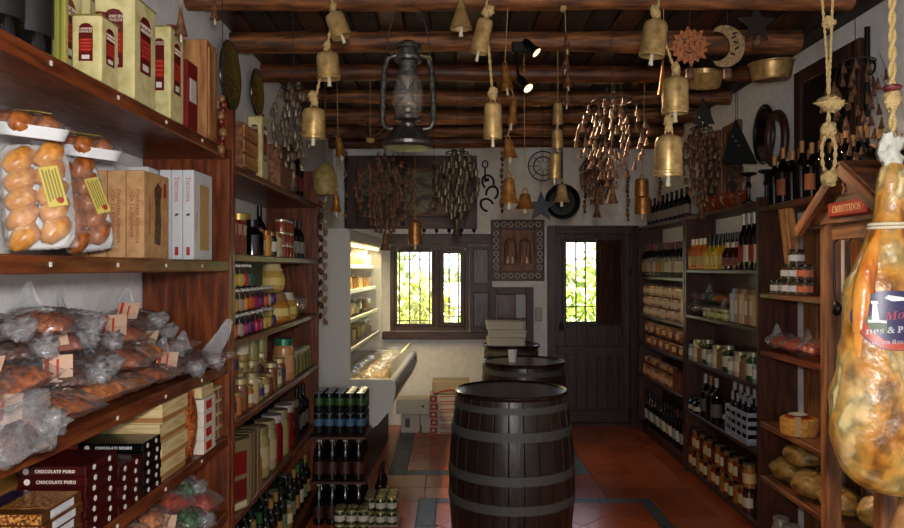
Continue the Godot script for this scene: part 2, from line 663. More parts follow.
func back_window(w: Array) -> void:
	var o := frame_node("window_1", Vector3(0, 0, -BACK))
	rim(o, "window_frame", w[0], w[1], w[2], w[3], 0.045, 0.09, -0.06, "frame")
	var mid := back_x(437)
	part(o, "mullion", bx(0.055, w[3] - w[2] - 0.09, 0.08, 0.004), wood("frame", "y"), Vector3(mid, (w[2] + w[3]) / 2, -0.05))
	# right casement is smaller: it has its own sash
	var a := [mid + 0.028, w[1] - 0.045, w[2] + 0.045, w[3] - 0.045]
	rim(o, "sash", a[0], a[1], a[2], a[3], 0.045, 0.045, -0.04, "frame")
	var b := [w[0] + 0.045, mid - 0.028, w[2] + 0.045, w[3] - 0.045]
	rim(o, "sash", b[0], b[1], b[2], b[3], 0.03, 0.045, -0.04, "frame")
	var glass := clear("pane_glass", Color(0.9, 0.95, 0.93), 0.06, 0.02)
	part(o, "pane", bx(b[1] - b[0] - 0.06, b[3] - b[2] - 0.06, 0.004, 0.0), glass, Vector3((b[0] + b[1]) / 2, (b[2] + b[3]) / 2, -0.04))
	part(o, "pane", bx(a[1] - a[0] - 0.09, a[3] - a[2] - 0.09, 0.004, 0.0), glass, Vector3((a[0] + a[1]) / 2, (a[2] + a[3]) / 2, -0.04))
	bars(o, [back_x(398), back_x(408.5), back_x(419), back_x(429)], [back_y(259), back_y(322)], w[0], mid, w[2], w[3], -0.22, false)
	bars(o, [back_x(449), back_x(458.5)], [back_y(259), back_y(318)], mid, w[1], w[2], w[3], -0.22, true)
	part(o, "lintel", bx(back_x(500) - back_x(383), 0.11, 0.10, 0.006), wood("frame", "x"), Vector3((back_x(500) + back_x(383)) / 2, w[3] + 0.058, -0.012))
	part(o, "sill", bx(back_x(500) - back_x(383), 0.075, 0.16, 0.006), wood("frame", "x"), Vector3((back_x(500) + back_x(383)) / 2, w[2] - 0.04, 0.03))
	# inner shutter folded back against the wall, beside the casement
	var sx0 := back_x(469.5)
	var sx1 := back_x(492)
	var sh := part(o, "shutter", bx(sx1 - sx0, w[3] - w[2] - 0.01, 0.028, 0.003), wood("frame", "y"), Vector3((sx0 + sx1) / 2, (w[2] + w[3]) / 2, 0.02))
	for k in 2:
		part(sh, "panel", bx(sx1 - sx0 - 0.08, (w[3] - w[2]) / 2 - 0.09, 0.014, 0.006), wood("door", "y"), Vector3(0, (k - 0.5) * (w[3] - w[2]) / 2, 0.016))
	part(o, "latch", tube([Vector3(mid, w[2] + 0.0, 0.0), Vector3(mid, w[3] - 0.05, 0.0)], 0.006, 6), paint(Color(0.42, 0.32, 0.16), 0.4, 0.8))
	part(o, "latch", lathe(V([0.0, 0.02, 0.012, 0.012, 0.014, -0.01, 0.0, -0.018]), 10), paint(Color(0.42, 0.32, 0.16), 0.4, 0.8), Vector3(mid, (w[2] + w[3]) / 2 - 0.1, 0.012))

func niche_window(w: Array) -> void:
	var o := frame_node("window_2", Vector3(0, 0, -BACK))
	rim(o, "window_frame", back_x(489), back_x(533), w[2] - 0.05, w[3] + 0.05, 0.075, 0.06, 0.02, "frame")
	rim(o, "lining", w[0], w[1], w[2], w[3], 0.012, 0.28, -0.15, "shelf")
	part(o, "back_board", bx(w[1] - w[0], w[3] - w[2], 0.02, 0.0), wood("shelf", "y"), Vector3((w[0] + w[1]) / 2, (w[2] + w[3]) / 2, -0.28))
	part(o, "shelf_board", bx(w[1] - w[0] - 0.024, 0.016, 0.24, 0.002), wood("shelf", "x"), Vector3((w[0] + w[1]) / 2, lerpf(w[2], w[3], 0.48), -0.15))
	var slide := part(o, "sliding_pane", bx(0.11, w[3] - w[2] - 0.03, 0.012, 0.003), paint(Color(0.62, 0.64, 0.66), 0.25), Vector3(w[1] - 0.07, (w[2] + w[3]) / 2, -0.05))
	part(slide, "muntin", bx(0.11, 0.02, 0.02, 0.003), wood("door", "x"))

func back_door(w: Array) -> void:
	var o := frame_node("door_1", Vector3(0, 0, -BACK))
	rim(o, "door_frame", back_x(547), back_x(637.5), 0.0, back_y(226), 0.085, 0.13, 0.01, "door", false)
	# leaf: upright boards round a window opening
	var hx := [back_x(566), back_x(620)]
	var hy := [back_y(322), back_y(242)]
	var x0: float = w[0] + 0.025
	var x1: float = w[1] - 0.025
	var y1: float = w[3] - 0.002
	var z := -0.05
	var n := 7
	var bw := (x1 - x0) / n
	for i in n:
		var cx := x0 + bw * (i + 0.5)
		var tone := wood("door", "y")
		var split: bool = cx > hx[0] - bw * 0.3 and cx < hx[1] + bw * 0.3
		if split:
			part(o, "board", bx(bw - 0.0004, hy[0] - 0.02, 0.045, 0.004), tone, Vector3(cx, (hy[0] - 0.02) / 2 + 0.012, z))
			part(o, "board", bx(bw - 0.0004, y1 - hy[1] - 0.02, 0.045, 0.004), tone, Vector3(cx, (y1 + hy[1] + 0.02) / 2, z))
		else:
			part(o, "board", bx(bw - 0.0004, y1 - 0.02, 0.045, 0.004), tone, Vector3(cx, y1 / 2 + 0.006, z))
	rim(o, "opening_frame", hx[0] - 0.04, hx[1] + 0.04, hy[0] - 0.04, hy[1] + 0.04, 0.045, 0.06, z + 0.012, "door")
	part(o, "threshold", bx(w[1] - w[0], 0.03, 0.16, 0.004), wood("door", "x"), Vector3((w[0] + w[1]) / 2, 0.012, z))
	part(o, "rail", bx(x1 - x0 - 0.02, 0.11, 0.02, 0.004), wood("door", "x"), Vector3((x0 + x1) / 2, 0.10, z + 0.03))
	part(o, "rail", bx(x1 - x0 - 0.02, 0.09, 0.02, 0.004), wood("door", "x"), Vector3((x0 + x1) / 2, hy[0] - 0.30, z + 0.03))
	part(o, "pane", bx(hx[1] - hx[0], hy[1] - hy[0], 0.004, 0.0), clear("pane_glass", Color.WHITE, 0.06), Vector3((hx[0] + hx[1]) / 2, (hy[0] + hy[1]) / 2, z - 0.01))
	bars(o, [back_x(577.5), back_x(587), back_x(599), back_x(610)], [back_y(259), back_y(307)], hx[0], hx[1], hy[0], hy[1], z - 0.05, false)
	# inner shutter swung half open, hinged on the side of the latch
	var sw := back_x(621) - back_x(594)
	var hinge := Node3D.new()
	hinge.name = "shutter"
	o.add_child(hinge, true)
	hinge.position = Vector3(back_x(621), (hy[0] + hy[1]) / 2, z + 0.05)
	hinge.rotation.y = 0.22
	var leafm := wood("frame", "y")
	part(hinge, "shutter_leaf", bx(sw, hy[1] - hy[0] + 0.04, 0.026, 0.004), leafm, Vector3(-sw / 2, 0, 0))
	for k in 2:
		part(hinge, "panel", bx(sw - 0.08, (hy[1] - hy[0]) / 2 - 0.07, 0.012, 0.005), wood("frame", "y"), Vector3(-sw / 2, (k - 0.5) * (hy[1] - hy[0]) * 0.5, 0.017))
	# ring latch, lock and pull handle
	var iron := paint(Color(0.05, 0.05, 0.05), 0.45, 0.6)
	var lock := part(o, "lock_plate", bx(0.05, 0.10, 0.012, 0.003), iron, Vector3(back_x(562), back_y(327), z + 0.03))
	part(lock, "knob", lathe(V([0.0, 0.05, 0.016, 0.045, 0.02, 0.03, 0.008, 0.018, 0.008, 0.0]), 10), iron, Vector3(0, 0, 0.005), Vector3(PI / 2, 0, 0))
	var pull := []
	for i in 15:
		var a := lerpf(-1.4, 1.4, i / 14.0)
		pull.append(Vector3(back_x(636) - 0.10 * cos(a) + 0.03, back_y(272) + 0.15 * sin(a), z + 0.10))
	part(o, "pull_handle", tube(pull, 0.011, 7), iron)

func garden() -> void:
	var g := struct("ground_outside", bx(24, 0.1, 24, 0.0), grained("gravel_ground", [Color(0.40, 0.42, 0.28), Color(0.58, 0.55, 0.45), Color(0.66, 0.64, 0.58)], Vector3(1, 1, 1), 0.9, 0.05, 60), Vector3(0, -0.17, -8.0 - 12.0))
	g.set_meta("label", "pale gravel yard outside the back windows")
	struct("wall_garden", bx(12, 1.5, 0.3, 0.0), paint(Color(0.86, 0.85, 0.80), 0.85), Vector3(0.5, 0.63, -13.0))
	struct("ground_street", bx(20, 0.1, 10, 0.0), paint(Color(0.55, 0.53, 0.50), 0.9), Vector3(0, -0.17, 1.95 + 5.0))
	rng.seed = 77
	var spots := [[-1.9, -10.5, 1.4, 1.9], [-0.5, -10.9, 1.2, 1.7], [0.6, -12.0, 1.0, 1.5], [1.7, -10.6, 1.2, 1.9], [3.1, -11.3, 1.3, 2.3], [-3.3, -11.8, 1.5, 2.7], [0.9, -14.8, 2.4, 3.1], [3.9, -14.8, 2.8, 3.6], [-1.9, -15.0, 2.4, 3.2]]
	for k in spots.size():
		var p: Array = spots[k]
		var far: bool = p[1] < -14.0
		var t := thing("garden_tree" if far else "garden_bush", "leafy green tree beyond the white garden wall" if far else "sunlit yellow-green bush outside the barred windows", "tree" if far else "bush", Vector3(p[0], -0.12, p[1]), "trees beyond the garden wall" if far else "bushes in the back garden")
		part(t, "stem", tube([Vector3(0, 0, 0), Vector3(0.03, p[3] * 0.3, 0), Vector3(0, p[3] * 0.55, 0.02)], [0.05, 0.04, 0.02], 6), paint(Color(0.25, 0.18, 0.12), 0.9))
		var s := Shape.new()
		for i in 900:
			var d := Vector3(rng.randfn(), rng.randfn(), rng.randfn()).normalized() * pow(rng.randf(), 0.4)
			var c := Vector3(d.x * p[2] * 0.5, p[3] * 0.55 + d.y * p[3] * 0.45, d.z * p[2] * 0.5)
			var u := Vector3(rng.randfn(), rng.randfn(), rng.randfn()).normalized() * rng.randf_range(0.06, 0.12)
			var q := u.cross(Vector3(rng.randfn(), rng.randfn(), rng.randfn())).normalized() * 0.045
			s.quad(c - u, c + q, c + u, c - q, Vector3.UP)
		var lm := paint([Color(0.55, 0.64, 0.24), Color(0.66, 0.68, 0.30), Color(0.46, 0.58, 0.22)][k % 3], 0.6)
		part(t, "foliage", s.mesh(), lm)

# ------------------------------------------------------------------ casks, fridge and the things at the back
func cask(n: String, label: String, pos: Vector3, h: float, r_head: float, r_bilge: float, top_r: float, staves: int) -> void:
	var t := thing(n, label, "barrel", pos, "wine casks standing in the aisle")
	var rad := func(y: float) -> float:
		var u := (y / h) * 2.0 - 1.0
		return r_bilge - (r_bilge - r_head) * u * u
	rng.seed = int(h * 1000.0 + pos.z * 100.0)
	for i in staves:
		var a0 := TAU * i / staves + 0.002
		var a1 := TAU * (i + 1) / staves - 0.002
		var rows := []
		var out := rng.randf_range(-0.0008, 0.0008)
		for k in 13:
			var y := h * k / 12.0
			var r: float = rad.call(y) + out
			var row := []
			for q in [[a0, -0.012], [a0 + 0.003, -0.0008], [a0 + 0.012, 0.0], [(a0 + a1) / 2, 0.0014], [a1 - 0.012, 0.0], [a1 - 0.003, -0.0008], [a1, -0.012]]:
				row.append(Vector3(cos(q[0]) * (r + q[1]), y, sin(q[0]) * (r + q[1])))
			rows.append(row)
		var s := Shape.new()
		s.grid(rows, false, Vector3(cos((a0 + a1) / 2), 0, sin((a0 + a1) / 2)))
		part(t, "stave", s.mesh(), wood("cask", "y"))
	var iron := grained("hoop_iron", [Color(0.22, 0.22, 0.205), Color(0.29, 0.29, 0.275), Color(0.34, 0.33, 0.31)], Vector3(9, 9, 9), 0.62, 0.04, 70, 0.2, 0.25)
	for b in [[0.06, 0.045], [0.19, 0.05], [0.41, 0.05], [0.57, 0.05], [0.805, 0.05], [0.945, 0.035]]:
		var y0: float = h * b[0] - b[1] / 2
		var y1: float = h * b[0] + b[1] / 2
		var s := Shape.new()
		turned(s, V([rad.call(y0) - 0.004, y0, rad.call(y0) + 0.0045, y0, rad.call((y0 + y1) / 2) + 0.0045, (y0 + y1) / 2, rad.call(y1) + 0.0045, y1, rad.call(y1) - 0.004, y1]), 48)
		var hoop := part(t, "hoop", s.mesh(), iron)
		for q in 2:
			part(hoop, "rivet", lathe(V([0.0, 0.0035, 0.005, 0.002, 0.006, 0.0]), 8), iron, Vector3(cos(1.3 + q * 0.07) * (rad.call((y0 + y1) / 2) + 0.0045), (y0 + y1) / 2, sin(1.3 + q * 0.07) * (rad.call((y0 + y1) / 2) + 0.0045)), Vector3(PI / 2, 0, 0))
	var top := grained("cask_top", [Color(0.085, 0.05, 0.04), Color(0.14, 0.075, 0.055), Color(0.19, 0.10, 0.075)], Vector3(5, 5, 0.6), 0.22, 0.02, 71)
	part(t, "table_top", lathe(V([0.0, h + 0.012, top_r - 0.012, h + 0.012, top_r - 0.006, h + 0.020, top_r, h + 0.016, top_r, h + 0.002, top_r - 0.004, h - 0.004, 0.0, h - 0.004]), 56), top)

func casks() -> void:
	cask("wine_cask", "dark wooden cask with grey iron hoops and a bare polished round top", Vector3(0.335, 0.0, -4.13), 0.95, 0.305, 0.352, 0.315, 26)
	cask("wine_cask", "dark cask whose round top carries a white paper cup", Vector3(0.545, 0.0, -5.55), 0.93, 0.29, 0.335, 0.312, 24)
	cask("wine_cask", "dark cask by the wall whose top carries a stack of white boxes", Vector3(0.555, 0.0, -6.85), 0.92, 0.24, 0.28, 0.265, 22)
	var cup := thing("paper_cup", "small white paper cup on the middle cask", "cup", Vector3(0.455, 0.942, -5.50))
	part(cup, "cup_body", lathe(V([0.0, 0.0, 0.026, 0.0, 0.034, 0.088, 0.032, 0.088, 0.0245, 0.004, 0.0, 0.004]), 18), paint(Color(0.82, 0.82, 0.80), 0.5))
	part(cup, "cup_rim", lathe(V([0.033, 0.086, 0.036, 0.087, 0.036, 0.091, 0.033, 0.091]), 18), paint(Color(0.86, 0.86, 0.84), 0.5))
	var card := grained("white_card", [Color(0.70, 0.68, 0.64), Color(0.76, 0.74, 0.70)], Vector3(5, 5, 5), 0.8, 0.03, 72)
	for k in 3:
		var b := thing("cardboard_box", "flat white cardboard box %s of the stack on the rear cask" % ["at the bottom", "in the middle", "on top"][k], "box", Vector3(0.50 + [0.0, 0.012, -0.008][k], 0.933 + 0.075 * k, -6.83), "white boxes stacked on the rear cask")
		part(b, "carton", bx(0.34, 0.066, 0.24, 0.003), card, Vector3(0, 0.034, 0))
		part(b, "lid", bx(0.348, 0.026, 0.248, 0.003), card, Vector3(0, 0.061, 0))

func fridge() -> void:
	var L := 1.85
	var o := thing("display_fridge", "open white refrigerated display case lit inside, full of cheeses", "fridge", Vector3(-1.225, 0, -5.2), "", -0.035)
	var white := paint(Color(0.72, 0.71, 0.68), 0.45)
	var cream := paint(Color(0.80, 0.78, 0.70), 0.4)
	var prof := [Vector2(0, 0.44), Vector2(0, 1.93), Vector2(0.48, 1.93), Vector2(0.50, 1.90), Vector2(0.50, 0.86), Vector2(0.79, 0.86), Vector2(0.82, 0.845), Vector2(0.828, 0.80), Vector2(0.815, 0.72), Vector2(0.775, 0.63), Vector2(0.70, 0.54), Vector2(0.60, 0.48), Vector2(0.50, 0.45)]
	part(o, "side_panel", prism(prof, 0.04), white, Vector3(0, 0, -0.02))
	var low := [Vector2(0, 0.44), Vector2(0, 0.86)]
	low.append_array(prof.slice(5))
	part(o, "side_panel", prism(low, 0.04), white, Vector3(0, 0, -L + 0.02))
	part(o, "side_glass", bx(0.42, 1.0, 0.006, 0.0), clear("pane_glass", Color.WHITE, 0.06), Vector3(0.27, 1.36, -L + 0.02))
	part(o, "corner_post", bx(0.05, 1.07, 0.04, 0.004), white, Vector3(0.026, 1.395, -L + 0.02))
	part(o, "plinth", bx(0.54, 0.44, L - 0.02, 0.004), paint(Color(0.045, 0.045, 0.05), 0.4), Vector3(0.28, 0.22, -L / 2))
	var run := L - 0.08
	part(o, "back_liner", bx(0.03, 1.40, run, 0.0), cream, Vector3(0.03, 1.18, -L / 2))
	part(o, "canopy", bx(0.46, 0.09, run, 0.006), white, Vector3(0.265, 1.885, -L / 2))
	# bulging front of the well
	var shell := []
	for p in [Vector2(0.50, 0.455), Vector2(0.60, 0.485), Vector2(0.695, 0.545), Vector2(0.77, 0.635), Vector2(0.81, 0.72), Vector2(0.822, 0.80), Vector2(0.814, 0.84), Vector2(0.785, 0.85), Vector2(0.765, 0.84), Vector2(0.755, 0.78)]:
		shell.append([Vector3(p.x, p.y, -0.04), Vector3(p.x, p.y, -L + 0.04)])
	var s := Shape.new()
	s.grid(shell, false, Vector3(1, -0.3, 0))
	part(o, "well_front", s.mesh(), white)
	part(o, "bumper", bx(0.014, 0.035, run, 0.004), paint(Color(0.30, 0.30, 0.30), 0.4), Vector3(0.822, 0.77, -L / 2))
	part(o, "control_badge", bx(0.006, 0.03, 0.07, 0.001), paint(Color(0.05, 0.12, 0.16), 0.3), Vector3(0.825, 0.81, -L + 0.16))
	part(o, "well_floor", bx(0.73, 0.03, run, 0.0), cream, Vector3(0.40, 0.70, -L / 2))
	var hs := [1.665, 1.47, 1.255, 1.045]
	for k in 4:
		var sh := part(o, "shelf", bx(0.36 + 0.02 * k, 0.014, run - 0.01, 0.003), cream, Vector3(0.225 + 0.01 * k, hs[k] - 0.0015, -L / 2))
		part(sh, "price_rail", bx(0.008, 0.03, run - 0.02, 0.002), paint(Color(0.84, 0.83, 0.80), 0.3), Vector3(0.184 + 0.01 * k, -0.002, 0))
	part(o, "front_glass", bx(0.006, 0.12, run, 0.0), clear("pane_glass", Color.WHITE, 0.06), Vector3(0.785, 0.905, -L / 2))
	# strip lamp under the canopy: a glowing tube and a light of its size
	var glow := StandardMaterial3D.new()
	glow.albedo_color = Color(1.0, 0.95, 0.8)
	glow.emission_enabled = true
	glow.emission = Color(1.0, 0.89, 0.66)
	glow.emission_energy_multiplier = 2.2
	var tube_ := part(o, "lamp_tube", tube([Vector3(0, 0, -0.06), Vector3(0, 0, -L + 0.06)], 0.014, 10), glow, Vector3(0.45, 1.825, 0))
	var li := AreaLight3D.new()
	li.name = "fridge_lamp_light"
	li.area_size = Vector2(0.05, L - 0.2)
	li.light_color = Color(1.0, 0.89, 0.66)
	li.light_energy = 3.6
	li.area_range = 12.0
	li.area_attenuation = 2.0
	li.shadow_enabled = true
	o.add_child(li)
	li.transform = Transform3D(Basis.looking_at(Vector3(-0.45, -0.9, 0.0), Vector3(0, 0, 1)), Vector3(0.442, 1.805, -L / 2))
	# cheeses: wheels, wedges and wrapped blocks
	rng.seed = 303
	var rinds := [Color(0.70, 0.56, 0.30), Color(0.80, 0.70, 0.44), Color(0.58, 0.42, 0.22), Color(0.84, 0.78, 0.60), Color(0.46, 0.36, 0.22)]
	var wheel := lathe(V([0.0, 0.0, 0.058, 0.0, 0.066, 0.008, 0.066, 0.085, 0.058, 0.095, 0.0, 0.095]), 18)
	var wedge_s := Shape.new()
	slab(wedge_s, PackedVector2Array([Vector2(0, 0), Vector2(0.12, -0.05), Vector2(0.128, 0.0), Vector2(0.12, 0.05)]), 0.09, Transform3D(Basis(Vector3.RIGHT, Vector3.FORWARD, Vector3.UP), Vector3(-0.06, 0.045, 0)))
	var wedge := wedge_s.mesh()
	var block := bx(0.10, 0.095, 0.11, 0.008)
	var wrap := clear("film", Color(0.92, 0.94, 0.95), 0.06, 0.08)
	for k in 5:
		var top: float = [hs[0], hs[1], hs[2], hs[3], 0.70][k] + [0.008, 0.008, 0.008, 0.008, 0.018][k]
		for c in 2:
			for i in 12:
				var lx: float = [0.17, 0.33][c] if k < 4 else [0.44, 0.62][c]
				var lz := -0.115 - i * 0.1475 + rng.randf_range(-0.003, 0.003)
				var kind := rng.randi() % 3
				var label: String = ["whole round cheese", "cut wedge of pale cheese", "square block of wrapped cheese"][kind] + [" on the top fridge shelf", " on the second fridge shelf", " on the third fridge shelf", " on the lowest fridge shelf", " in the fridge well"][k]
				var w := o.transform * Vector3(lx, top, lz)
				var q := thing(["round_cheese", "cheese_wedge", "cheese_block"][kind], label, "cheese", w, "cheeses in the display fridge", rng.randf_range(-0.12, 0.12))
				var rise := 0.0
				if k == 4:
					rise = 0.03
				part(q, "cheese_paste", [wheel, wedge, block][kind], paint(rinds[rng.randi() % 5], 0.6), Vector3(0, [0.0, 0.0, 0.0475][kind], 0))
				if kind == 2 or k == 4:
					part(q, "wrapping", blob(Vector3(0.14, 0.12 + rise, 0.14), 0.4, 0.12, i + k * 20, 10, 7, 0.6), wrap, Vector3(0, 0.078 + rise * 0.7, 0))

func boxes_by_the_wall() -> void:
	var card := grained("white_card", [], Vector3.ONE, 0.8)
	var d := 7.40
	var p := at(413, 424, d)
	var a := thing("cardboard_box", "small white box with dark print under a wider white box", "box", Vector3(p.x - 0.02, 0.0, -d))
	part(a, "carton", bx(0.19, 0.185, 0.18, 0.004), card, Vector3(0, 0.094, 0))
	part(a, "print_mark", bx(0.05, 0.09, 0.002, 0.0), paint(Color(0.35, 0.33, 0.33), 0.8), Vector3(-0.03, 0.10, 0.0905))
	var a2 := thing("cardboard_box", "grey-white box standing beside the small printed box", "box", Vector3(p.x + 0.155, 0.0, -d))
	part(a2, "carton", bx(0.12, 0.185, 0.18, 0.004), card, Vector3(0, 0.094, 0))
	var b := thing("cardboard_box", "wide white box with one round hole, lying on two small boxes", "box", Vector3(p.x + 0.005, 0.19, -d))
	part(b, "carton", bx(0.33, 0.15, 0.22, 0.004), card, Vector3(0, 0.076, 0))
	part(b, "finger_hole", lathe(V([0.0, 0.002, 0.012, 0.002, 0.012, 0.0]), 12), paint(Color(0.03, 0.03, 0.03), 0.9), Vector3(0.10, 0.08, 0.1105), Vector3(PI / 2, 0, 0))
	var red := paint(Color(0.66, 0.10, 0.07), 0.6)
	for k in 5:
		var q := thing("bottle_carton", "red and white flat carton, %s in the stack by the wall" % ["lowest", "second up", "third up", "fourth up", "topmost"][k], "box", Vector3(at(447, 420, d).x + 0.03 + 0.006 * (k % 2), 0.002 + 0.078 * k, -d + 0.02), "red and white cartons by the back wall")
		part(q, "carton", bx(0.40, 0.074, 0.28, 0.003), card, Vector3(0, 0.038, 0))
		part(q, "red_corner", bx(0.072, 0.06, 0.002, 0.0), red, Vector3(-0.162, 0.038, 0.1405))
		part(q, "white_mark", bx(0.03, 0.026, 0.002, 0.0), card, Vector3(-0.165, 0.04, 0.1420))
		part(q, "red_line", bx(0.29, 0.008, 0.002, 0.0), red, Vector3(0.045, 0.062, 0.1405))
		part(q, "red_line", bx(0.29, 0.008, 0.002, 0.0), red, Vector3(0.045, 0.016, 0.1405))
	var e := thing("cardboard_box", "beige cardboard box with a red carrying band on the red cartons", "box", Vector3(at(449, 380, d).x + 0.02, 0.397, -d + 0.01))
	part(e, "carton", bx(0.37, 0.125, 0.26, 0.004), paint(Color(0.68, 0.62, 0.52), 0.8), Vector3(0, 0.064, 0))
	part(e, "carrying_band", tube([Vector3(-0.17, 0.006, 0.135), Vector3(-0.10, 0.03, 0.137), Vector3(0.0, 0.045, 0.137), Vector3(0.10, 0.03, 0.137), Vector3(0.17, 0.006, 0.135)], 0.007, 6), red)

func scroll_band(parent: Node, x0: float, x1: float, y0: float, y1: float, z: float, m: Material) -> void:
	var s := Shape.new()
	var lie := x1 - x0 > y1 - y0
	var span: float = (x1 - x0) if lie else (y1 - y0)
	var half: float = ((y1 - y0) if lie else (x1 - x0)) / 2
	var n := maxi(2, roundi(span / (half * 2.1)))
	for i in n:
		var c := span * (i + 0.5) / n
		var p := []
		for k in 14:
			var a := TAU * k / 13.0 * 1.05
			var r := half * (0.95 - 0.035 * k)
			var q := Vector2(c + cos(a) * r * (1 if i % 2 else -1), half + sin(a) * r)
			p.append(Vector3(x0 + q.x, y0 + q.y, z) if lie else Vector3(x0 + q.y, y0 + q.x, z))
		swept(s, p, 0.0055, 5)
	part(parent, "scrollwork", s.mesh(), m)

func back_wall_things() -> void:
	var z := -BACK
	# large painting in a wide dark frame
	var x0 := back_x(345)
	var x1 := back_x(477)
	var y0 := back_y(229)
	var y1 := back_y(156)
	var o := thing("framed_painting", "large brown country painting in a wide dark wooden frame above the window", "painting", Vector3((x0 + x1) / 2, (y0 + y1) / 2, z + 0.02))
	rim(o, "frame_bar", x0 - (x0 + x1) / 2, x1 - (x0 + x1) / 2, (y0 - y1) / 2, (y1 - y0) / 2, 0.13, 0.04, 0.0, "frame")
	rim(o, "inner_moulding", x0 - (x0 + x1) / 2 + 0.13, x1 - (x0 + x1) / 2 - 0.13, (y0 - y1) / 2 + 0.13, (y1 - y0) / 2 - 0.13, 0.02, 0.03, 0.0, "post")
	part(o, "canvas", bx(x1 - x0 - 0.28, y1 - y0 - 0.28, 0.012, 0.0), grained("canvas", [Color(0.13, 0.11, 0.08), Color(0.30, 0.25, 0.17), Color(0.50, 0.45, 0.33), Color(0.32, 0.32, 0.22)], Vector3(1.4, 2.2, 1.4), 0.5, 0.015, 81))
	# carved and inlaid relief panel with two arches
	x0 = back_x(490.5); x1 = back_x(544); y0 = back_y(281); y1 = back_y(220)
	var hw := (x1 - x0) / 2
	var hh := (y1 - y0) / 2
	var r := thing("relief_panel", "carved wooden wall panel with pale scrollwork borders and two small arches", "carving", Vector3((x0 + x1) / 2, (y0 + y1) / 2, z + 0.02))
	rim(r, "border_board", -hw, hw, -hh, hh, 0.105, 0.036, 0.0, "frame")
	part(r, "back_board", bx(2 * hw - 0.2, 2 * hh - 0.2, 0.02, 0.0), wood("post", "y"))
	var inlay := paint(Color(0.74, 0.72, 0.66), 0.5)
	scroll_band(r, -hw + 0.03, hw - 0.03, hh - 0.085, hh - 0.02, 0.02, inlay)
	scroll_band(r, -hw + 0.03, hw - 0.03, -hh + 0.02, -hh + 0.085, 0.02, inlay)
	scroll_band(r, -hw + 0.02, -hw + 0.085, -hh + 0.11, hh - 0.11, 0.02, inlay)
	scroll_band(r, hw - 0.085, hw - 0.02, -hh + 0.11, hh - 0.11, 0.02, inlay)
	for k in 2:
		var cx: float = -0.075 + 0.15 * k
		var arch := []
		arch.append(Vector3(cx - 0.055, -0.13, 0.02))
		for i in 9:
			var a := PI - PI * i / 8.0
			arch.append(Vector3(cx + cos(a) * 0.055, 0.06 + sin(a) * 0.055, 0.02))
		arch.append(Vector3(cx + 0.055, -0.13, 0.02))
		part(r, "arch", tube(arch, 0.011, 6), wood("roof", "y"))
		part(r, "column", lathe(V([0.014, 0.0, 0.014, 0.015, 0.009, 0.025, 0.008, 0.16, 0.014, 0.175, 0.014, 0.19]), 8), wood("pale", "y"), Vector3(cx, -0.12, 0.018))
		for q in 2:
			part(r, "figurine", lathe(V([0.0, 0.0, 0.015, 0.0, 0.011, 0.035, 0.006, 0.05, 0.01, 0.062, 0.0, 0.075]), 8), paint([Color(0.86, 0.84, 0.80), Color(0.72, 0.46, 0.40)][(q + k) % 2 if k else 0], 0.5), Vector3(cx - 0.028 + 0.05 * q, -0.135, 0.022))
	part(r, "ledge", bx(2 * hw - 0.2, 0.018, 0.035, 0.002), wood("post", "x"), Vector3(0, -0.145, 0.012))
	# light switch
	var sw := thing("light_switch", "cream double light switch between the niche and the door", "switch", Vector3(back_x(538.5), back_y(314.5), z + 0.006))
	part(sw, "plate", bx(0.075, 0.145, 0.012, 0.004), paint(Color(0.66, 0.62, 0.54), 0.4))
	for k in 2:
		part(sw, "rocker", bx(0.045, 0.05, 0.008, 0.003), paint(Color(0.74, 0.71, 0.64), 0.3), Vector3(0, -0.032 + 0.064 * k, 0.008))
	# iron tools and horseshoes on the wall
	var iron := paint(Color(0.07, 0.06, 0.055), 0.6, 0.5)
	for k in 3:
		var c := at([488, 492, 487][k], [182, 193, 205][k], BACK - 0.015)
		var p := []
		for i in 13:
			var a := lerpf(-0.7, PI + 0.7, i / 12.0)
			p.append(Vector3(cos(a) * 0.06, sin(a) * 0.072, 0))
		var hs := thing("horseshoe", "rusty iron horseshoe nailed to the white wall beside the painting", "horseshoe", c, "horseshoes on the back wall")
		hs.rotation.z = [0.3, -0.4, 0.9][k]
		part(hs, "shoe", tube(p, 0.012, 6), iron)
		part(hs, "nail", tube([Vector3(0, 0.085, -0.012), Vector3(0, 0.085, 0.02)], 0.005, 5), iron)
		part(hs, "nail", tube([Vector3(0, 0.085, 0.02), Vector3(0, 0.07, 0.014)], 0.004, 5), iron)
	for k in 5:
		var c := at(424 + k * 12.5, 229.5, BACK - 0.014)
		var hk := thing("iron_hook", "small black iron hook in the row under the painting", "hook", c, "iron hooks under the painting")
		part(hk, "hook_plate", bx(0.04, 0.05, 0.008, 0.002), iron, Vector3(0, 0, -0.008))
		part(hk, "hook_arm", tube([Vector3(0, 0, 0), Vector3(0, -0.02, 0.03), Vector3(0, -0.045, 0.035), Vector3(0, -0.04, 0.055)], 0.006, 5), iron)
	var key := thing("iron_key", "old iron key hanging on the white wall above the horseshoes", "key", at(485, 166, BACK - 0.012))
	part(key, "bow", tube([Vector3(-0.03, 0.0, 0), Vector3(-0.025, 0.04, 0), Vector3(0, 0.06, 0), Vector3(0.025, 0.04, 0), Vector3(0.03, 0, 0), Vector3(0, -0.02, 0), Vector3(-0.03, 0, 0)], 0.008, 6), iron)
	part(key, "shank", tube([Vector3(0, -0.02, 0), Vector3(0, -0.17, 0)], 0.009, 6), iron)
	part(key, "bit", bx(0.04, 0.035, 0.01, 0.001), iron, Vector3(0.024, -0.145, 0))

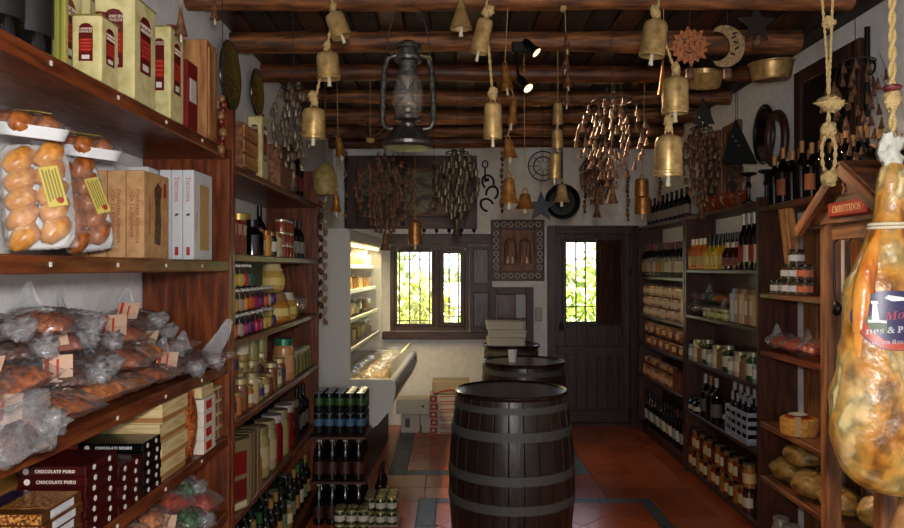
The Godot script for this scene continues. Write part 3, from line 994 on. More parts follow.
func floor_packs() -> void:
	# drinks stacked on the floor at the end of the far left shelves
	var film := clear("film", Color.WHITE, 0.16)
	var dark := paint(Color(0.05, 0.035, 0.025), 0.12)
	var soda := proto()
	part(soda, "glass", lathe(V([0.0, 0.0, 0.036, 0.0, 0.038, 0.01, 0.038, 0.15, 0.03, 0.19, 0.014, 0.225, 0.013, 0.26, 0.0, 0.26]), 12), dark)
	part(soda, "bottle_label", lathe(V([0.0385, 0.04, 0.0392, 0.041, 0.0392, 0.12, 0.0385, 0.121]), 12), paint(Color(0.24, 0.10, 0.06), 0.5))
	part(soda, "cap", lathe(V([0.0145, 0.245, 0.0155, 0.247, 0.0155, 0.264, 0.0, 0.266]), 10), paint(Color(0.75, 0.72, 0.62), 0.3, 0.6))
	for i in 4:
		for j in 4:
			place(soda, "drink_bottle", "dark brown bottle standing in the block on the floor below the cans", "bottle", Vector3(-0.86 + 0.085 * i, 0.0, -4.98 + 0.085 * j), "brown bottles at the foot of the can stack", Vector3(0, 0.3 * i, 0))
	var tray := one("wooden_tray", bx(0.36, 0.018, 0.36, 0.003), wood("shelf_dark", "x"), "thin board lying on the brown bottles", "board", Vector3(-0.73, 0.275, -4.85))
	for i in 4:
		for j in 4:
			place(soda, "drink_bottle", "dark brown bottle standing on the thin board under the cans", "bottle", Vector3(-0.86 + 0.085 * i, 0.285, -4.98 + 0.085 * j), "brown bottles under the can stack", Vector3(0, 0.5 * i, 0))
	one("wooden_tray", bx(0.36, 0.018, 0.36, 0.003), wood("shelf_dark", "x"), "thin board between the upper bottles and the cans", "board", Vector3(-0.73, 0.561, -4.85))
	for lvl in 2:
		var col: Color = [Color(0.24, 0.36, 0.46), Color(0.20, 0.32, 0.14)][lvl]
		var can := proto()
		part(can, "can_body", lathe(V([0.0, 0.0, 0.028, 0.0, 0.033, 0.01, 0.033, 0.115, 0.026, 0.128, 0.0, 0.126]), 14), paint(Color(0.10, 0.11, 0.11), 0.25, 0.3))
		part(can, "can_band", lathe(V([0.0331, 0.05, 0.0338, 0.051, 0.0338, 0.095, 0.0331, 0.096]), 14), paint(col, 0.3))
		part(can, "can_lid", lathe(V([0.027, 0.124, 0.028, 0.131, 0.025, 0.131, 0.0, 0.128]), 14), paint(Color(0.66, 0.68, 0.70), 0.3, 0.8))
		for i in 5:
			for j in 4:
				place(can, "drink_can", "%s-banded drink can in the shrink-wrapped block on the bottle stack" % ["blue", "green"][lvl], "can", Vector3(-0.872 + 0.0685 * i, 0.571 + 0.134 * lvl, -4.99 + 0.0685 * j), "%s cans on the bottle stack" % ["blue", "green"][lvl])
	# trays of small preserve jars in front
	var jar := jar_proto(0.034, 0.085, Color(0.20, 0.22, 0.10), Color(0.62, 0.60, 0.40), Color(0.70, 0.68, 0.60))
	for q in 2:
		var c: Vector3 = [Vector3(-0.46, 0.0, -4.78), Vector3(-0.615, 0.0, -4.47)][q]
		for lvl in (2 if q == 0 else 2):
			for i in (3 if q == 0 else 3):
				for j in (3 if q == 0 else 2):
					place(jar, "preserve_jar", "small olive jar with %s in the floor pack %s" % [["a plain lid", "a pale lid"][lvl], ["by the can stack", "below the far shelves"][q]], "jar", c + Vector3(-0.072 + 0.072 * i, 0.006 + 0.088 * lvl, -0.07 + 0.072 * j), "olive jars in packs on the floor")
		one("pack_tray", bx(0.23, 0.006, 0.23 if q == 0 else 0.16, 0.001), paint(Color(0.62, 0.58, 0.50), 0.8), "thin card tray under %s olive jars on the floor" % ["eighteen", "twelve"][q], "tray", c + Vector3(0, 0.003, 0.0 if q == 0 else -0.035))
	var tall := bottle_proto(0.036, 0.30, Color(0.05, 0.02, 0.015), Color(0.70, 0.66, 0.58), Color(0.15, 0.03, 0.03))
	for i in 3:
		place(tall, "wine_bottle", "dark wine bottle with a pale label beside the stacked cans", "bottle", Vector3(-0.485, 0.0, -5.12 + 0.0 + 0.085 * i), "wine bottles beside the cans")

# ------------------------------------------------------------------ goods used on many shelves
func jar_proto(r: float, h: float, inside: Color, lid: Color, label: Variant) -> Node3D:
	var p := proto()
	part(p, "jar_body", lathe(V([0.0, 0.0, r * 0.92, 0.0, r, h * 0.05, r, h * 0.70, r * 0.82, h * 0.82, r * 0.80, h * 0.86, 0.0, h * 0.86]), 14), paint(inside, 0.12, 0.0, 0.6))
	part(p, "jar_lid", lathe(V([r * 0.84, h * 0.83, r * 0.90, h * 0.835, r * 0.90, h * 0.985, r * 0.84, h, 0.0, h]), 14), paint(lid, 0.32, 0.5))
	if label is Color:
		part(p, "jar_label", lathe(V([r, h * 0.20, r + 0.0009, h * 0.205, r + 0.0009, h * 0.60, r, h * 0.605]), 14), paint(label, 0.6))
	return p

func bottle_proto(r: float, h: float, glass: Color, label: Variant, cap: Color, neck := 0.36) -> Node3D:
	var p := proto()
	part(p, "glass", lathe(V([0.0, 0.0, r * 0.9, 0.0, r, h * 0.02, r, h * 0.56, r * 0.90, h * 0.63, r * neck * 1.25, h * 0.715, r * neck, h * 0.78, r * neck, h * 0.985, 0.0, h * 0.985]), 14), paint(glass, 0.07))
	if label is Color:
		part(p, "bottle_label", lathe(V([r, h * 0.14, r + 0.0009, h * 0.143, r + 0.0009, h * 0.43, r, h * 0.433]), 14), paint(label, 0.6))
	part(p, "capsule", lathe(V([r * neck, h * 0.80, r * neck + 0.0012, h * 0.802, r * neck + 0.0012, h * 0.995, r * neck - 0.001, h, 0.0, h]), 12), paint(cap, 0.35, 0.2))
	return p

# thin sachet lying flat: w along x, l along z, swollen in the middle
func pillow(w: float, l: float, t: float, crease: float, seed_: int, n := 12) -> Mesh:
	var nz := FastNoiseLite.new()
	nz.seed = seed_
	nz.frequency = 0.9
	nz.fractal_type = FastNoiseLite.FRACTAL_RIDGED
	nz.fractal_octaves = 2
	var s := Shape.new()
	for side in [1.0, -1.0]:
		var rows := []
		for i in n + 1:
			var row := []
			for j in n + 1:
				var u := 2.0 * i / n - 1.0
				var v := 2.0 * j / n - 1.0
				var edge := pow(maxf(0.0, (1.0 - pow(absf(u), 2.6)) * (1.0 - pow(absf(v), 3.4))), 0.55)
				var k := nz.get_noise_2d(u * 2.4, v * 2.4 + side * 9.0)
				var wob := 1.0 + 0.06 * nz.get_noise_2d(v * 3.0 + 20.0, u)
				row.append(Vector3(v * w / 2 * wob, side * t / 2 * edge * (1.0 if side > 0 else 0.75) + crease * k * (0.3 + edge), u * l / 2))
			rows.append(row)
		s.grid(rows, false, Vector3(0, side, 0))
	return s.mesh()

func filling(k: int) -> StandardMaterial3D:
	var sets := [
		[Color(0.24, 0.09, 0.04), Color(0.56, 0.26, 0.09), Color(0.74, 0.42, 0.16)],
		[Color(0.13, 0.06, 0.04), Color(0.30, 0.15, 0.09), Color(0.46, 0.26, 0.15)],
		[Color(0.40, 0.17, 0.05), Color(0.70, 0.38, 0.12), Color(0.84, 0.56, 0.24)],
		[Color(0.28, 0.08, 0.05), Color(0.54, 0.19, 0.10), Color(0.68, 0.36, 0.22)],
		[Color(0.42, 0.05, 0.04), Color(0.62, 0.16, 0.08), Color(0.70, 0.40, 0.16)],
		[Color(0.06, 0.20, 0.08), Color(0.14, 0.38, 0.16), Color(0.50, 0.55, 0.40)],
		[Color(0.40, 0.28, 0.18), Color(0.62, 0.50, 0.36), Color(0.78, 0.68, 0.52)],
	]
	return grained("filling%d" % k, sets[k], Vector3(7, 7, 7), 0.28, 0.03, 90 + k, 0.5)

func bag_proto(k: int, w: float, l: float, t: float, points: bool, card: bool) -> Node3D:
	var p := proto()
	part(p, "filling", pillow(w * 0.86, l * 0.74, t * 0.9, t * 0.17, 40 + k * 3, 12), filling(k % 7), Vector3(0, t * 0.42, 0))
	part(p, "cellophane", pillow(w, l, t * 1.15, t * 0.16, 60 + k * 5, 22), clear("cellophane", Color(0.86, 0.87, 0.88), 0.045, 0.06), Vector3(0, t * 0.52, 0))
	if k % 2 == 1:
		part(p, "bag_end", blob(Vector3(0.07, 0.05, 0.06), 0.9, 0.14, 500 + k, 14, 10, 0.8), clear("cellophane_crumpled", Color(0.80, 0.81, 0.83), 0.16, 0.12), Vector3(0.01, t * 0.55, l * 0.46))
	if points:
		# stiff gathered end of the bag standing up as a point
		var s := Shape.new()
		var rows := []
		for i in 7:
			var f := i / 6.0
			var row := []
			for j in 7:
				var g := j / 6.0 - 0.5
				row.append(Vector3(w * 0.30 - 0.015 * sin(f * 3.0) + 0.012 * sin(g * 14.0) * (1.0 - f), t * 0.7 + f * 0.095, -l * 0.15 + g * w * 0.72 * (1.0 - f * 0.88)))
			rows.append(row)
		s.grid(rows, false, Vector3(1, 0.2, 0))
		part(p, "bag_end", s.mesh(), clear("cellophane_end", Color(0.72, 0.74, 0.76), 0.34, 0.12))
	if card:
		var c := part(p, "label_card", bx(w * 0.52, 0.0015, l * 0.34, 0.0), paint(Color(0.80, 0.66, 0.56), 0.5), Vector3(-w * 0.24, t * 1.16, l * 0.04), Vector3(0.0, 0.15, 0.85))
		part(c, "red_stripe", bx(w * 0.52, 0.0008, l * 0.05, 0.0), paint(Color(0.72, 0.20, 0.16), 0.5), Vector3(0, 0.0012, -l * 0.12))
		part(c, "red_stripe", bx(w * 0.36, 0.0008, l * 0.03, 0.0), paint(Color(0.72, 0.20, 0.16), 0.5), Vector3(0, 0.0012, 0.0))
	return p

# ------------------------------------------------------------------ left shelves
func left_unit(label: String, z0: float, z1: float, heights: Array, thick: float, ends: Array, top: float) -> Node3D:
	var zc := (z0 + z1) / 2
	var o := thing("shelf_unit", label, "shelves", Vector3(-1.07, 0, zc))
	var w := 0.345
	for h in heights:
		var b := part(o, "shelf_board", bx(w, thick, z0 - z1 - 0.07, 0.004), wood("shelf", "z"), Vector3(0, h - 0.0012 - thick / 2, 0))
		if thick > 0.03:
			for i in 7:
				var q := z0 - 0.35 - i * 0.33 - zc
				if q < z1 - zc + 0.1:
					continue
				part(b, "price_tag", bx(0.003, 0.011, 0.009, 0.0005), paint(Color(0.78, 0.76, 0.72), 0.5), Vector3(w / 2 + 0.0015, 0.0, q))
	for e in ends:
		part(o, "side_panel", bx(w + 0.005, top, 0.035, 0.004), wood("shelf", "y"), Vector3(0.0, top / 2, e - zc))
	part(o, "plinth", bx(w - 0.04, 0.1, z0 - z1 - 0.08, 0.003), wood("shelf_dark", "z"), Vector3(-0.01, 0.05, 0))
	return o

func tin_proto(w: float, h: float, d: float) -> Node3D:
	var p := proto()
	var skin := grained("tin_skin", [Color(0.72, 0.67, 0.45), Color(0.78, 0.74, 0.53), Color(0.82, 0.78, 0.58)], Vector3(3, 3, 3), 0.32, 0.02, 101)
	part(p, "tin_body", bx(w, h, d, 0.006), skin, Vector3(0, h / 2, 0))
	part(p, "tin_rim", bx(w + 0.003, 0.005, d + 0.003, 0.001), paint(Color(0.62, 0.55, 0.30), 0.35, 0.5), Vector3(0, h - 0.003, 0))
	part(p, "spout_cap", lathe(V([0.014, 0.0, 0.016, 0.004, 0.016, 0.018, 0.0, 0.02]), 12), paint(Color(0.35, 0.06, 0.05), 0.4), Vector3(w * 0.22, h, 0))
	var wine := paint(Color(0.34, 0.035, 0.04), 0.4)
	for side in 2:
		var fw := w if side == 0 else d
		var lw := fw * 0.46
		var bot := h * 0.30
		var top := h * 0.86
		var poly := [Vector2(-lw / 2, bot), Vector2(lw / 2, bot), Vector2(lw / 2, top - lw * 0.28), Vector2(lw * 0.28, top - lw * 0.06), Vector2(0, top), Vector2(-lw * 0.28, top - lw * 0.06), Vector2(-lw / 2, top - lw * 0.28)]
		var turn := 0.0 if side == 0 else PI / 2
		var pos := Vector3(0, 0, d / 2 + 0.0006) if side == 0 else Vector3(w / 2 + 0.0006, 0, 0)
		var l := part(p, "label", prism(poly, 0.0012), wine, pos, Vector3(0, turn, 0))
		for k in 2:
			part(l, "lettering", words(["CAPRICHO", "ANDALUZ"][k], lw * 0.19, true, true), paint(Color(0.86, 0.80, 0.74), 0.5), Vector3(0, top - lw * (0.42 + 0.20 * k), 0.001))
		part(l, "red_panel", bx(lw * 0.94, (top - bot) * 0.34, 0.0006, 0.0), paint(Color(0.58, 0.08, 0.06), 0.4), Vector3(0, lerpf(bot, top, 0.42), 0.0009))
		for k in 4:
			part(l, "print_line", bx(lw * 0.7, h * 0.008, 0.0006, 0.0), paint(Color(0.72, 0.36, 0.30), 0.5), Vector3(0, lerpf(bot, top, 0.30 + 0.085 * k), 0.0014))
		part(l, "barcode", bx(lw * 0.55, h * 0.06, 0.0006, 0.0), paint(Color(0.80, 0.78, 0.74), 0.5), Vector3(0, bot + h * 0.06, 0.0009))
	return p

func left_shelves() -> void:
	left_unit("long varnished shelf unit stacked with oil tins, breads, bagged goods and chocolate", -0.62, -2.97, [2.13, 1.68, 1.27, 0.98, 0.68], 0.042, [-2.95, -0.64], 2.13)
	left_unit("varnished shelf unit filled with jars, keyrings and bottles beside the fridge", -2.98, -4.92, [2.08, 1.71, 1.35, 1.01, 0.61, 0.17], 0.03, [-4.90, -3.00], 2.30)
	top_tins()
	breads_and_boxes()
	bagged_goods()
	sweets()
	far_left_goods()

func top_tins() -> void:
	var y := 2.13
	var big := tin_proto(0.115, 0.30, 0.155)
	var small := tin_proto(0.078, 0.175, 0.10)
	place(small, "oil_tin", "small yellow oil tin with a dark red arched label", "tin", Vector3(-0.942, y, -1.925))
	place(big, "oil_tin", "tall yellow oil tin close behind the small tin", "tin", Vector3(-1.10, y, -1.98), "tall yellow oil tins")
	place(big, "oil_tin", "tall yellow oil tin standing right after the small tin", "tin", Vector3(-0.962, y, -2.15), "tall yellow oil tins")
	place(big, "oil_tin", "tall yellow oil tin set back in the second row against the wall", "tin", Vector3(-1.10, y, -2.17), "tall yellow oil tins")
	var slim := tin_proto(0.07, 0.30, 0.12)
	place(slim, "oil_tin", "slim yellow oil tin at the end of the row of tins", "tin", Vector3(-0.94, y, -2.40))
	# thin boxes and dark bottles before the small tin
	var cols := [Color(0.62, 0.58, 0.30), Color(0.50, 0.52, 0.20), Color(0.66, 0.60, 0.38)]
	for k in 3:
		one("sachet_box", bx(0.09, 0.20, 0.018, 0.003), paint(cols[k], 0.4), "thin %s box standing edgewise beside the small oil tin" % ["mustard", "olive green", "straw yellow"][k], "box", Vector3(-1.012, y + 0.10, -1.83 + 0.032 * k))
	var black := bottle_proto(0.055, 0.34, Color(0.02, 0.02, 0.02), Color(0.06, 0.05, 0.05), Color(0.04, 0.04, 0.04), 0.4)
	for k in 2:
		place(black, "oil_bottle", "black bottle on the top shelf before the yellow tins", "bottle", Vector3(-0.97, y, -1.66 + 0.115 * k), "black bottles on the top shelf")
	one("sachet_box", bx(0.08, 0.22, 0.02, 0.003), paint(Color(0.74, 0.78, 0.80), 0.3), "thin pale box next to the black bottles", "box", Vector3(-0.955, y + 0.11, -1.46))
	var red := thing("gift_box", "dark red box with a white patch after the last oil tin", "box", Vector3(-0.955, y, -2.56))
	part(red, "carton", bx(0.09, 0.24, 0.10, 0.003), paint(Color(0.42, 0.05, 0.04), 0.45), Vector3(0, 0.12, 0))
	part(red, "white_patch", bx(0.002, 0.08, 0.06, 0.0), paint(Color(0.75, 0.72, 0.68), 0.5), Vector3(0.0462, 0.14, 0))
	var wb := thing("wooden_bottle_box", "tall pale wooden bottle box at the end of the top shelf", "box", Vector3(-0.965, y, -2.76))
	part(wb, "box_body", bx(0.11, 0.37, 0.11, 0.003), wood("pale", "y"), Vector3(0, 0.185, 0))
	part(wb, "sliding_lid", bx(0.006, 0.33, 0.085, 0.001), wood("pale", "y"), Vector3(0.058, 0.18, 0))
	# on top of the far unit
	y = 2.08
	var b1 := thing("wooden_crate", "brown wooden crate on top of the jar shelves", "crate", Vector3(-1.0, y, -3.25))
	part(b1, "crate_body", bx(0.20, 0.20, 0.22, 0.003), wood("post", "z"), Vector3(0, 0.10, 0))
	for k in 3:
		part(b1, "slat", bx(0.006, 0.052, 0.225, 0.001), wood("pale", "z"), Vector3(0.104, 0.035 + 0.064 * k, 0))
	place(slim, "oil_tin", "tall pale yellow tin next to the brown wooden crate", "tin", Vector3(-0.945, y, -3.55))
	var w := thing("wooden_bottle_box", "brown wooden box behind the bell cluster on the jar shelves", "box", Vector3(-0.96, y, -4.0))
	part(w, "box_body", bx(0.12, 0.22, 0.34, 0.003), wood("post", "z"), Vector3(0, 0.11, 0))
	part(w, "sliding_lid", bx(0.006, 0.17, 0.30, 0.001), wood("shelf", "z"), Vector3(0.0635, 0.11, 0))
	var dk := bottle_proto(0.038, 0.30, Color(0.05, 0.02, 0.015), Color(0.34, 0.08, 0.06), Color(0.30, 0.04, 0.03))
	for k in 3:
		place(dk, "wine_bottle", "dark bottle with a red capsule on top of the jar shelves", "bottle", Vector3(-0.96, y, -4.3 - 0.12 * k), "red-capped bottles on the jar shelves")

func bread_tray(label: String, pos: Vector3, rot: Vector3, kind: int) -> void:
	var o := thing("bread_tray", label, "bread", pos, "film-wrapped trays of bread")
	o.rotation = rot
	var w := 0.15
	var l := 0.26
	var rows := []
	for q in [[0.0, 0.0], [0.42, 0.0], [0.46, 0.004], [0.50, 0.028], [0.515, 0.029], [0.50, 0.025], [0.455, 0.001]]:
		var row := []
		for j in 28:
			var a := TAU * j / 28
			var c := Vector2(cos(a), sin(a))
			var f := pow(pow(absf(c.x), 6.0) + pow(absf(c.y), 6.0), -1.0 / 6.0)
			row.append(Vector3(c.x * f * (w * q[0] if q[0] < 0.5 else w * q[0]), c.y * f * (l / 2 - w / 2 + w * q[0]) if q[0] > 0.0 else 0.0, q[1]))
		rows.append(row)
	var s := Shape.new()
	s.grid(rows, true, Vector3(0, 0, -1))
	part(o, "foam_tray", s.mesh(), paint(Color(0.84, 0.85, 0.86), 0.45))
	var crust := grained("crust%d" % kind, [[Color(0.62, 0.36, 0.13), Color(0.78, 0.53, 0.23), Color(0.86, 0.66, 0.36)], [Color(0.42, 0.19, 0.08), Color(0.60, 0.33, 0.14), Color(0.72, 0.46, 0.24)]][kind], Vector3(6, 6, 6), 0.35, 0.02, 120 + kind)
	for i in 5:
		for j in 2:
			var b := blob(Vector3(0.084, 0.055, 0.056), 0.25, 0.1, i * 7 + j + kind * 31, 12, 8)
			part(o, "bun", b, crust, Vector3(-0.034 + 0.066 * j, -0.098 + 0.047 * i + 0.016 * j, 0.03), Vector3(0, 0, 0.75))
	part(o, "film", pillow(w * 1.0, l * 1.0, 0.062, 0.003, 7 + kind, 14), clear("film", Color.WHITE, 0.16), Vector3(0, 0, 0.03), Vector3(PI / 2, 0, 0))
	var c := part(o, "paper_label", bx(0.042, 0.10, 0.001, 0.0), paint(Color(0.76, 0.70, 0.34), 0.6), Vector3(0.03, 0.015, 0.066), Vector3(0, 0, 0.16))
	for k in 5:
		part(c, "print_line", bx(0.004, 0.08 - 0.008 * (k % 2), 0.0006, 0.0), paint(Color(0.54, 0.48, 0.22), 0.6), Vector3(-0.014 + 0.007 * k, 0.004, 0.0008))
	part(c, "red_seal", lathe(V([0.0, 0.0008, 0.008, 0.0008, 0.008, 0.0]), 10), paint(Color(0.60, 0.18, 0.10), 0.6), Vector3(0.008, -0.036, 0.0006), Vector3(PI / 2, 0, 0))

func breads_and_boxes() -> void:
	var y := 1.68
	bread_tray("tray of pale buns standing on end before the other bread trays", Vector3(-1.03, y + 0.137, -1.50), Vector3(-0.20, 0.35, 0.05), 0)
	bread_tray("tray of pale oval buns with a yellow label, leaning on the shelf", Vector3(-1.02, y + 0.137, -1.79), Vector3(-0.20, 0.62, 0.06), 0)
	bread_tray("tray of darker rolls with a yellow label, next to the brown boxes", Vector3(-1.04, y + 0.137, -2.01), Vector3(-0.22, 1.05, 0.12), 1)
	bread_tray("tray of brown rolls lying flat on the leaning bread trays", Vector3(-1.05, y + 0.288, -1.77), Vector3(-1.42, 0.9, 0.0), 1)
	bread_tray("tray of brown rolls lying flat over the darker leaning tray", Vector3(-1.06, y + 0.284, -2.05), Vector3(-1.42, 1.0, 0.0), 1)
	# brown cartons, spine towards the aisle's end
	var brown := grained("brown_card", [Color(0.60, 0.45, 0.29), Color(0.67, 0.51, 0.34), Color(0.71, 0.56, 0.38)], Vector3(4, 4, 4), 0.5, 0.02, 130)
	var red := paint(Color(0.50, 0.12, 0.07), 0.6)
	for k in 4:
		var x := -0.945 - 0.056 * k
		var o := thing("biscuit_box", "brown biscuit box with %s" % ["a dark picture on its cover, outermost of four", "red lettering, second of four from the aisle", "red lettering, third of four from the aisle", "red lettering, against the wall"][k], "box", Vector3(x, y, -2.27), "brown biscuit boxes")
		part(o, "carton", bx(0.054, 0.262, 0.19, 0.002), brown, Vector3(0, 0.131, 0))
		for q in 2:
			part(o, "lettering", words(["Productos Artesanos", "De La Alpujarra"][q], 0.0165, true), red, Vector3(-0.009 + 0.017 * (1 - q), 0.125, 0.0955), Vector3(0, 0, -PI / 2))
		if k == 0:
			part(o, "cover_picture", prism([Vector2(-0.022, -0.09), Vector2(0.02, -0.095), Vector2(0.028, -0.03), Vector2(0.02, 0.03), Vector2(0.03, 0.085), Vector2(0.0, 0.1), Vector2(-0.024, 0.08), Vector2(-0.018, 0.0)], 0.001), filling(1), Vector3(0.0275, 0.135, -0.005), Vector3(0, PI / 2, 0))
			part(o, "cover_ribbon", bx(0.001, 0.045, 0.02, 0.0), paint(Color(0.55, 0.10, 0.05), 0.5), Vector3(0.0282, 0.215, -0.06))
			part(o, "lettering", words("Productos Artesanos", 0.012, true), red, Vector3(0.0278, 0.13, 0.055), Vector3(0, PI / 2, -PI / 2))
	var white := paint(Color(0.76, 0.77, 0.78), 0.4)
	for k in 3:
		var x := -0.94 - 0.041 * k
		var o := thing("nougat_box", "white nougat box %s" % ["with an almond picture on its cover", "between two other white boxes", "innermost of three standing boxes"][k], "box", Vector3(x, y, -2.70 + 0.0 * k), "white nougat boxes")
		part(o, "carton", bx(0.039, 0.32, 0.20, 0.002), white, Vector3(0, 0.16, 0))
		part(o, "lettering", words("Turrones", 0.020, true), paint(Color(0.66, 0.14, 0.10), 0.5), Vector3(0.0, 0.25, 0.1005), Vector3(0, 0, -PI / 2))
		part(o, "red_mark", bx(0.012, 0.03, 0.001, 0.0), paint(Color(0.62, 0.12, 0.10), 0.5), Vector3(0, 0.03, 0.1006))
		part(o, "grey_mark", bx(0.012, 0.008, 0.001, 0.0), paint(Color(0.25, 0.25, 0.28), 0.5), Vector3(0, 0.16, 0.1006), Vector3(0, 0, 0.4))
		if k == 0:
			part(o, "cover_picture", bx(0.001, 0.24, 0.10, 0.0), grained("almonds", [Color(0.36, 0.38, 0.30), Color(0.74, 0.56, 0.30), Color(0.84, 0.72, 0.50)], Vector3(14, 14, 14), 0.5, 0.04, 131), Vector3(0.0202, 0.155, -0.01))
			part(o, "lettering", words("Almendras", 0.014), paint(Color(0.66, 0.14, 0.10), 0.5), Vector3(0.0203, 0.14, 0.07), Vector3(0, PI / 2, -PI / 2))
	for k in 2:
		one("nougat_box", bx(0.12, 0.32, 0.12, 0.003), white, "plain white box behind the brown biscuit boxes, %s" % ["closer to the breads", "closer to the white nougat boxes"][k], "box", Vector3(-1.17 + 0.06 * k, y + 0.161, -2.45 - 0.0 * k + (0.0 if k == 0 else -0.13)))

func bagged_goods() -> void:
	var y := 1.27
	rng.seed = 41
	var kinds := []
	for k in 8:
		kinds.append(bag_proto([0, 1, 2, 0, 3, 0, 1, 2][k], [0.15, 0.14, 0.17, 0.13, 0.15, 0.16, 0.14, 0.13][k], [0.24, 0.22, 0.21, 0.20, 0.22, 0.25, 0.20, 0.19][k], [0.066, 0.06, 0.07, 0.055, 0.06, 0.066, 0.05, 0.05][k], k in [1, 3, 6], k in [0, 4, 6]))
	var names := ["amber sausage pieces under a cream card", "dark cured meat with pointed ends", "golden dried fruit", "brown sausage pieces with a standing point", "reddish sausages under a cream card", "amber cured slices", "dark figs under a card", "honey-coloured dried fruit"]
	# [x, lift, depth, kind, turn, tilt]
	var lay := [
		[-1.00, 0.0, 1.25, 5, 1.5, 0.0], [-1.00, 0.0, 1.42, 0, 1.4, 0.05], [-0.99, 0.0, 1.60, 4, 1.7, 0.0], [-1.00, 0.0, 1.79, 5, 1.45, 0.0], [-0.99, 0.0, 1.98, 2, 1.6, 0.03], [-0.99, 0.0, 2.17, 7, 1.5, 0.0], [-0.985, 0.0, 2.34, 3, 1.75, 0.0], [-0.98, 0.0, 2.52, 6, 1.6, 0.0], [-0.98, 0.0, 2.70, 1, 1.4, 0.0],
		[-1.05, 0.07, 1.33, 1, 1.2, 0.1], [-1.04, 0.07, 1.52, 2, 1.8, 0.08], [-1.03, 0.075, 1.70, 0, 1.3, 0.12], [-1.02, 0.07, 1.89, 6, 1.7, 0.08], [-1.05, 0.075, 2.06, 1, 1.4, 0.05], [-1.05, 0.06, 2.25, 5, 1.9, 0.05], [-1.06, 0.055, 2.42, 2, 1.3, 0.05], [-1.07, 0.055, 2.60, 4, 1.6, 0.05], [-1.06, 0.05, 2.76, 7, 1.6, 0.04],
		[-1.10, 0.20, 1.72, 6, 1.5, 0.1], [-1.10, 0.20, 1.95, 3, 1.6, 0.1], [-1.12, 0.18, 2.12, 1, 1.4, 0.08], [-1.12, 0.17, 2.55, 6, 1.6, 0.05],
		[-1.12, 0.135, 1.45, 5, 1.3, 0.1], [-1.12, 0.14, 1.63, 3, 1.7, 0.12], [-1.12, 0.14, 1.81, 1, 1.5, 0.1], [-1.12, 0.14, 2.02, 4, 1.9, 0.1], [-1.13, 0.125, 2.22, 6, 1.4, 0.08], [-1.13, 0.115, 2.45, 0, 1.7, 0.06], [-1.13, 0.11, 2.66, 1, 1.4, 0.06],
	]
	for b in lay:
		var row: String = ["along the shelf edge", "in the pile's second layer", "on top of the pile"][0 if b[1] == 0.0 else (1 if b[1] < 0.1 else 2)]
		place(kinds[b[3]], "goods_bag", "clear bag of %s, %s" % [names[b[3]], row], "bag", Vector3(b[0], y + 0.006 + b[1], -b[2]), "bagged goods heaped on the shelf", Vector3(0.05 * sin(b[2] * 40.0), b[4] + 0.25 * sin(b[2] * 91.0), b[5] * 2.6))
	# big empty-looking clear bag hanging over the board's edge
	var sag := thing("goods_bag", "large crumpled clear bag sagging over the shelf edge above the chocolate", "bag", Vector3(-0.885, y + 0.012, -1.46))
	part(sag, "cellophane", blob(Vector3(0.085, 0.11, 0.20), 0.7, 0.09, 19, 22, 14, 0.7), clear("cellophane_crumpled", Color(0.80, 0.81, 0.83), 0.16, 0.12), Vector3(0.02, 0.045, 0))
	part(sag, "filling", blob(Vector3(0.05, 0.07, 0.14), 0.6, 0.1, 20, 14, 10, 0.8), filling(1), Vector3(0.01, 0.02, 0))
	# last bag by the side panel, its tail sticking out
	var tail := thing("goods_bag", "clear bag of small sausages with a long tail by the side panel", "bag", Vector3(-0.925, y + 0.006, -2.84))
	part(tail, "filling", pillow(0.10, 0.12, 0.05, 0.005, 88), filling(3), Vector3(0, 0.022, 0))
	part(tail, "cellophane", pillow(0.13, 0.17, 0.06, 0.008, 89, 16), clear("cellophane", Color.WHITE, 0.24), Vector3(0, 0.03, 0))
	var s := Shape.new()
	s.grid([[Vector3(-0.03, 0.02, 0.07), Vector3(0.03, 0.02, 0.07)], [Vector3(-0.01, 0.07, 0.10), Vector3(0.06, 0.06, 0.10)], [Vector3(0.03, 0.12, 0.09), Vector3(0.085, 0.115, 0.08)], [Vector3(0.065, 0.18, 0.06), Vector3(0.09, 0.175, 0.05)]], false, Vector3(0, 0, 1))
	part(tail, "bag_end", s.mesh(), clear("cellophane_end", Color.WHITE, 0.34))

func flat_box(n: String, label: String, cat: String, pos: Vector3, size: Vector3, m: Material, group: String, text := "", ink := Color.WHITE, dots := false) -> Node3D:
	var o := thing(n, label, cat, pos, group)
	part(o, "carton", bx(size.x, size.y, size.z, 0.0015), m, Vector3(0, size.y / 2, 0))
	if text != "":
		part(o, "lettering", words(text, size.y * 0.44, false, true), paint(ink, 0.5), Vector3(0.01, size.y * 0.5, size.z / 2 + 0.0005))
		part(o, "emblem", lathe(V([0.0, 0.001, size.y * 0.3, 0.001, size.y * 0.3, 0.0]), 12), paint(ink, 0.5), Vector3(-size.x * 0.36, size.y * 0.5, size.z / 2), Vector3(PI / 2, 0, 0))
	if dots:
		part(o, "seal_dot", lathe(V([0.0, 0.001, size.y * 0.28, 0.001, size.y * 0.28, 0.0]), 12), paint(Color(0.80, 0.78, 0.74), 0.5), Vector3(size.x / 2, size.y * 0.5, size.z * 0.24), Vector3(0, 0, -PI / 2))
		part(o, "seal_dot", lathe(V([0.0, 0.001, size.y * 0.28, 0.001, size.y * 0.28, 0.0]), 12), paint(Color(0.80, 0.78, 0.74), 0.5), Vector3(size.x / 2, size.y * 0.5, -size.z * 0.24), Vector3(0, 0, -PI / 2))
	return o

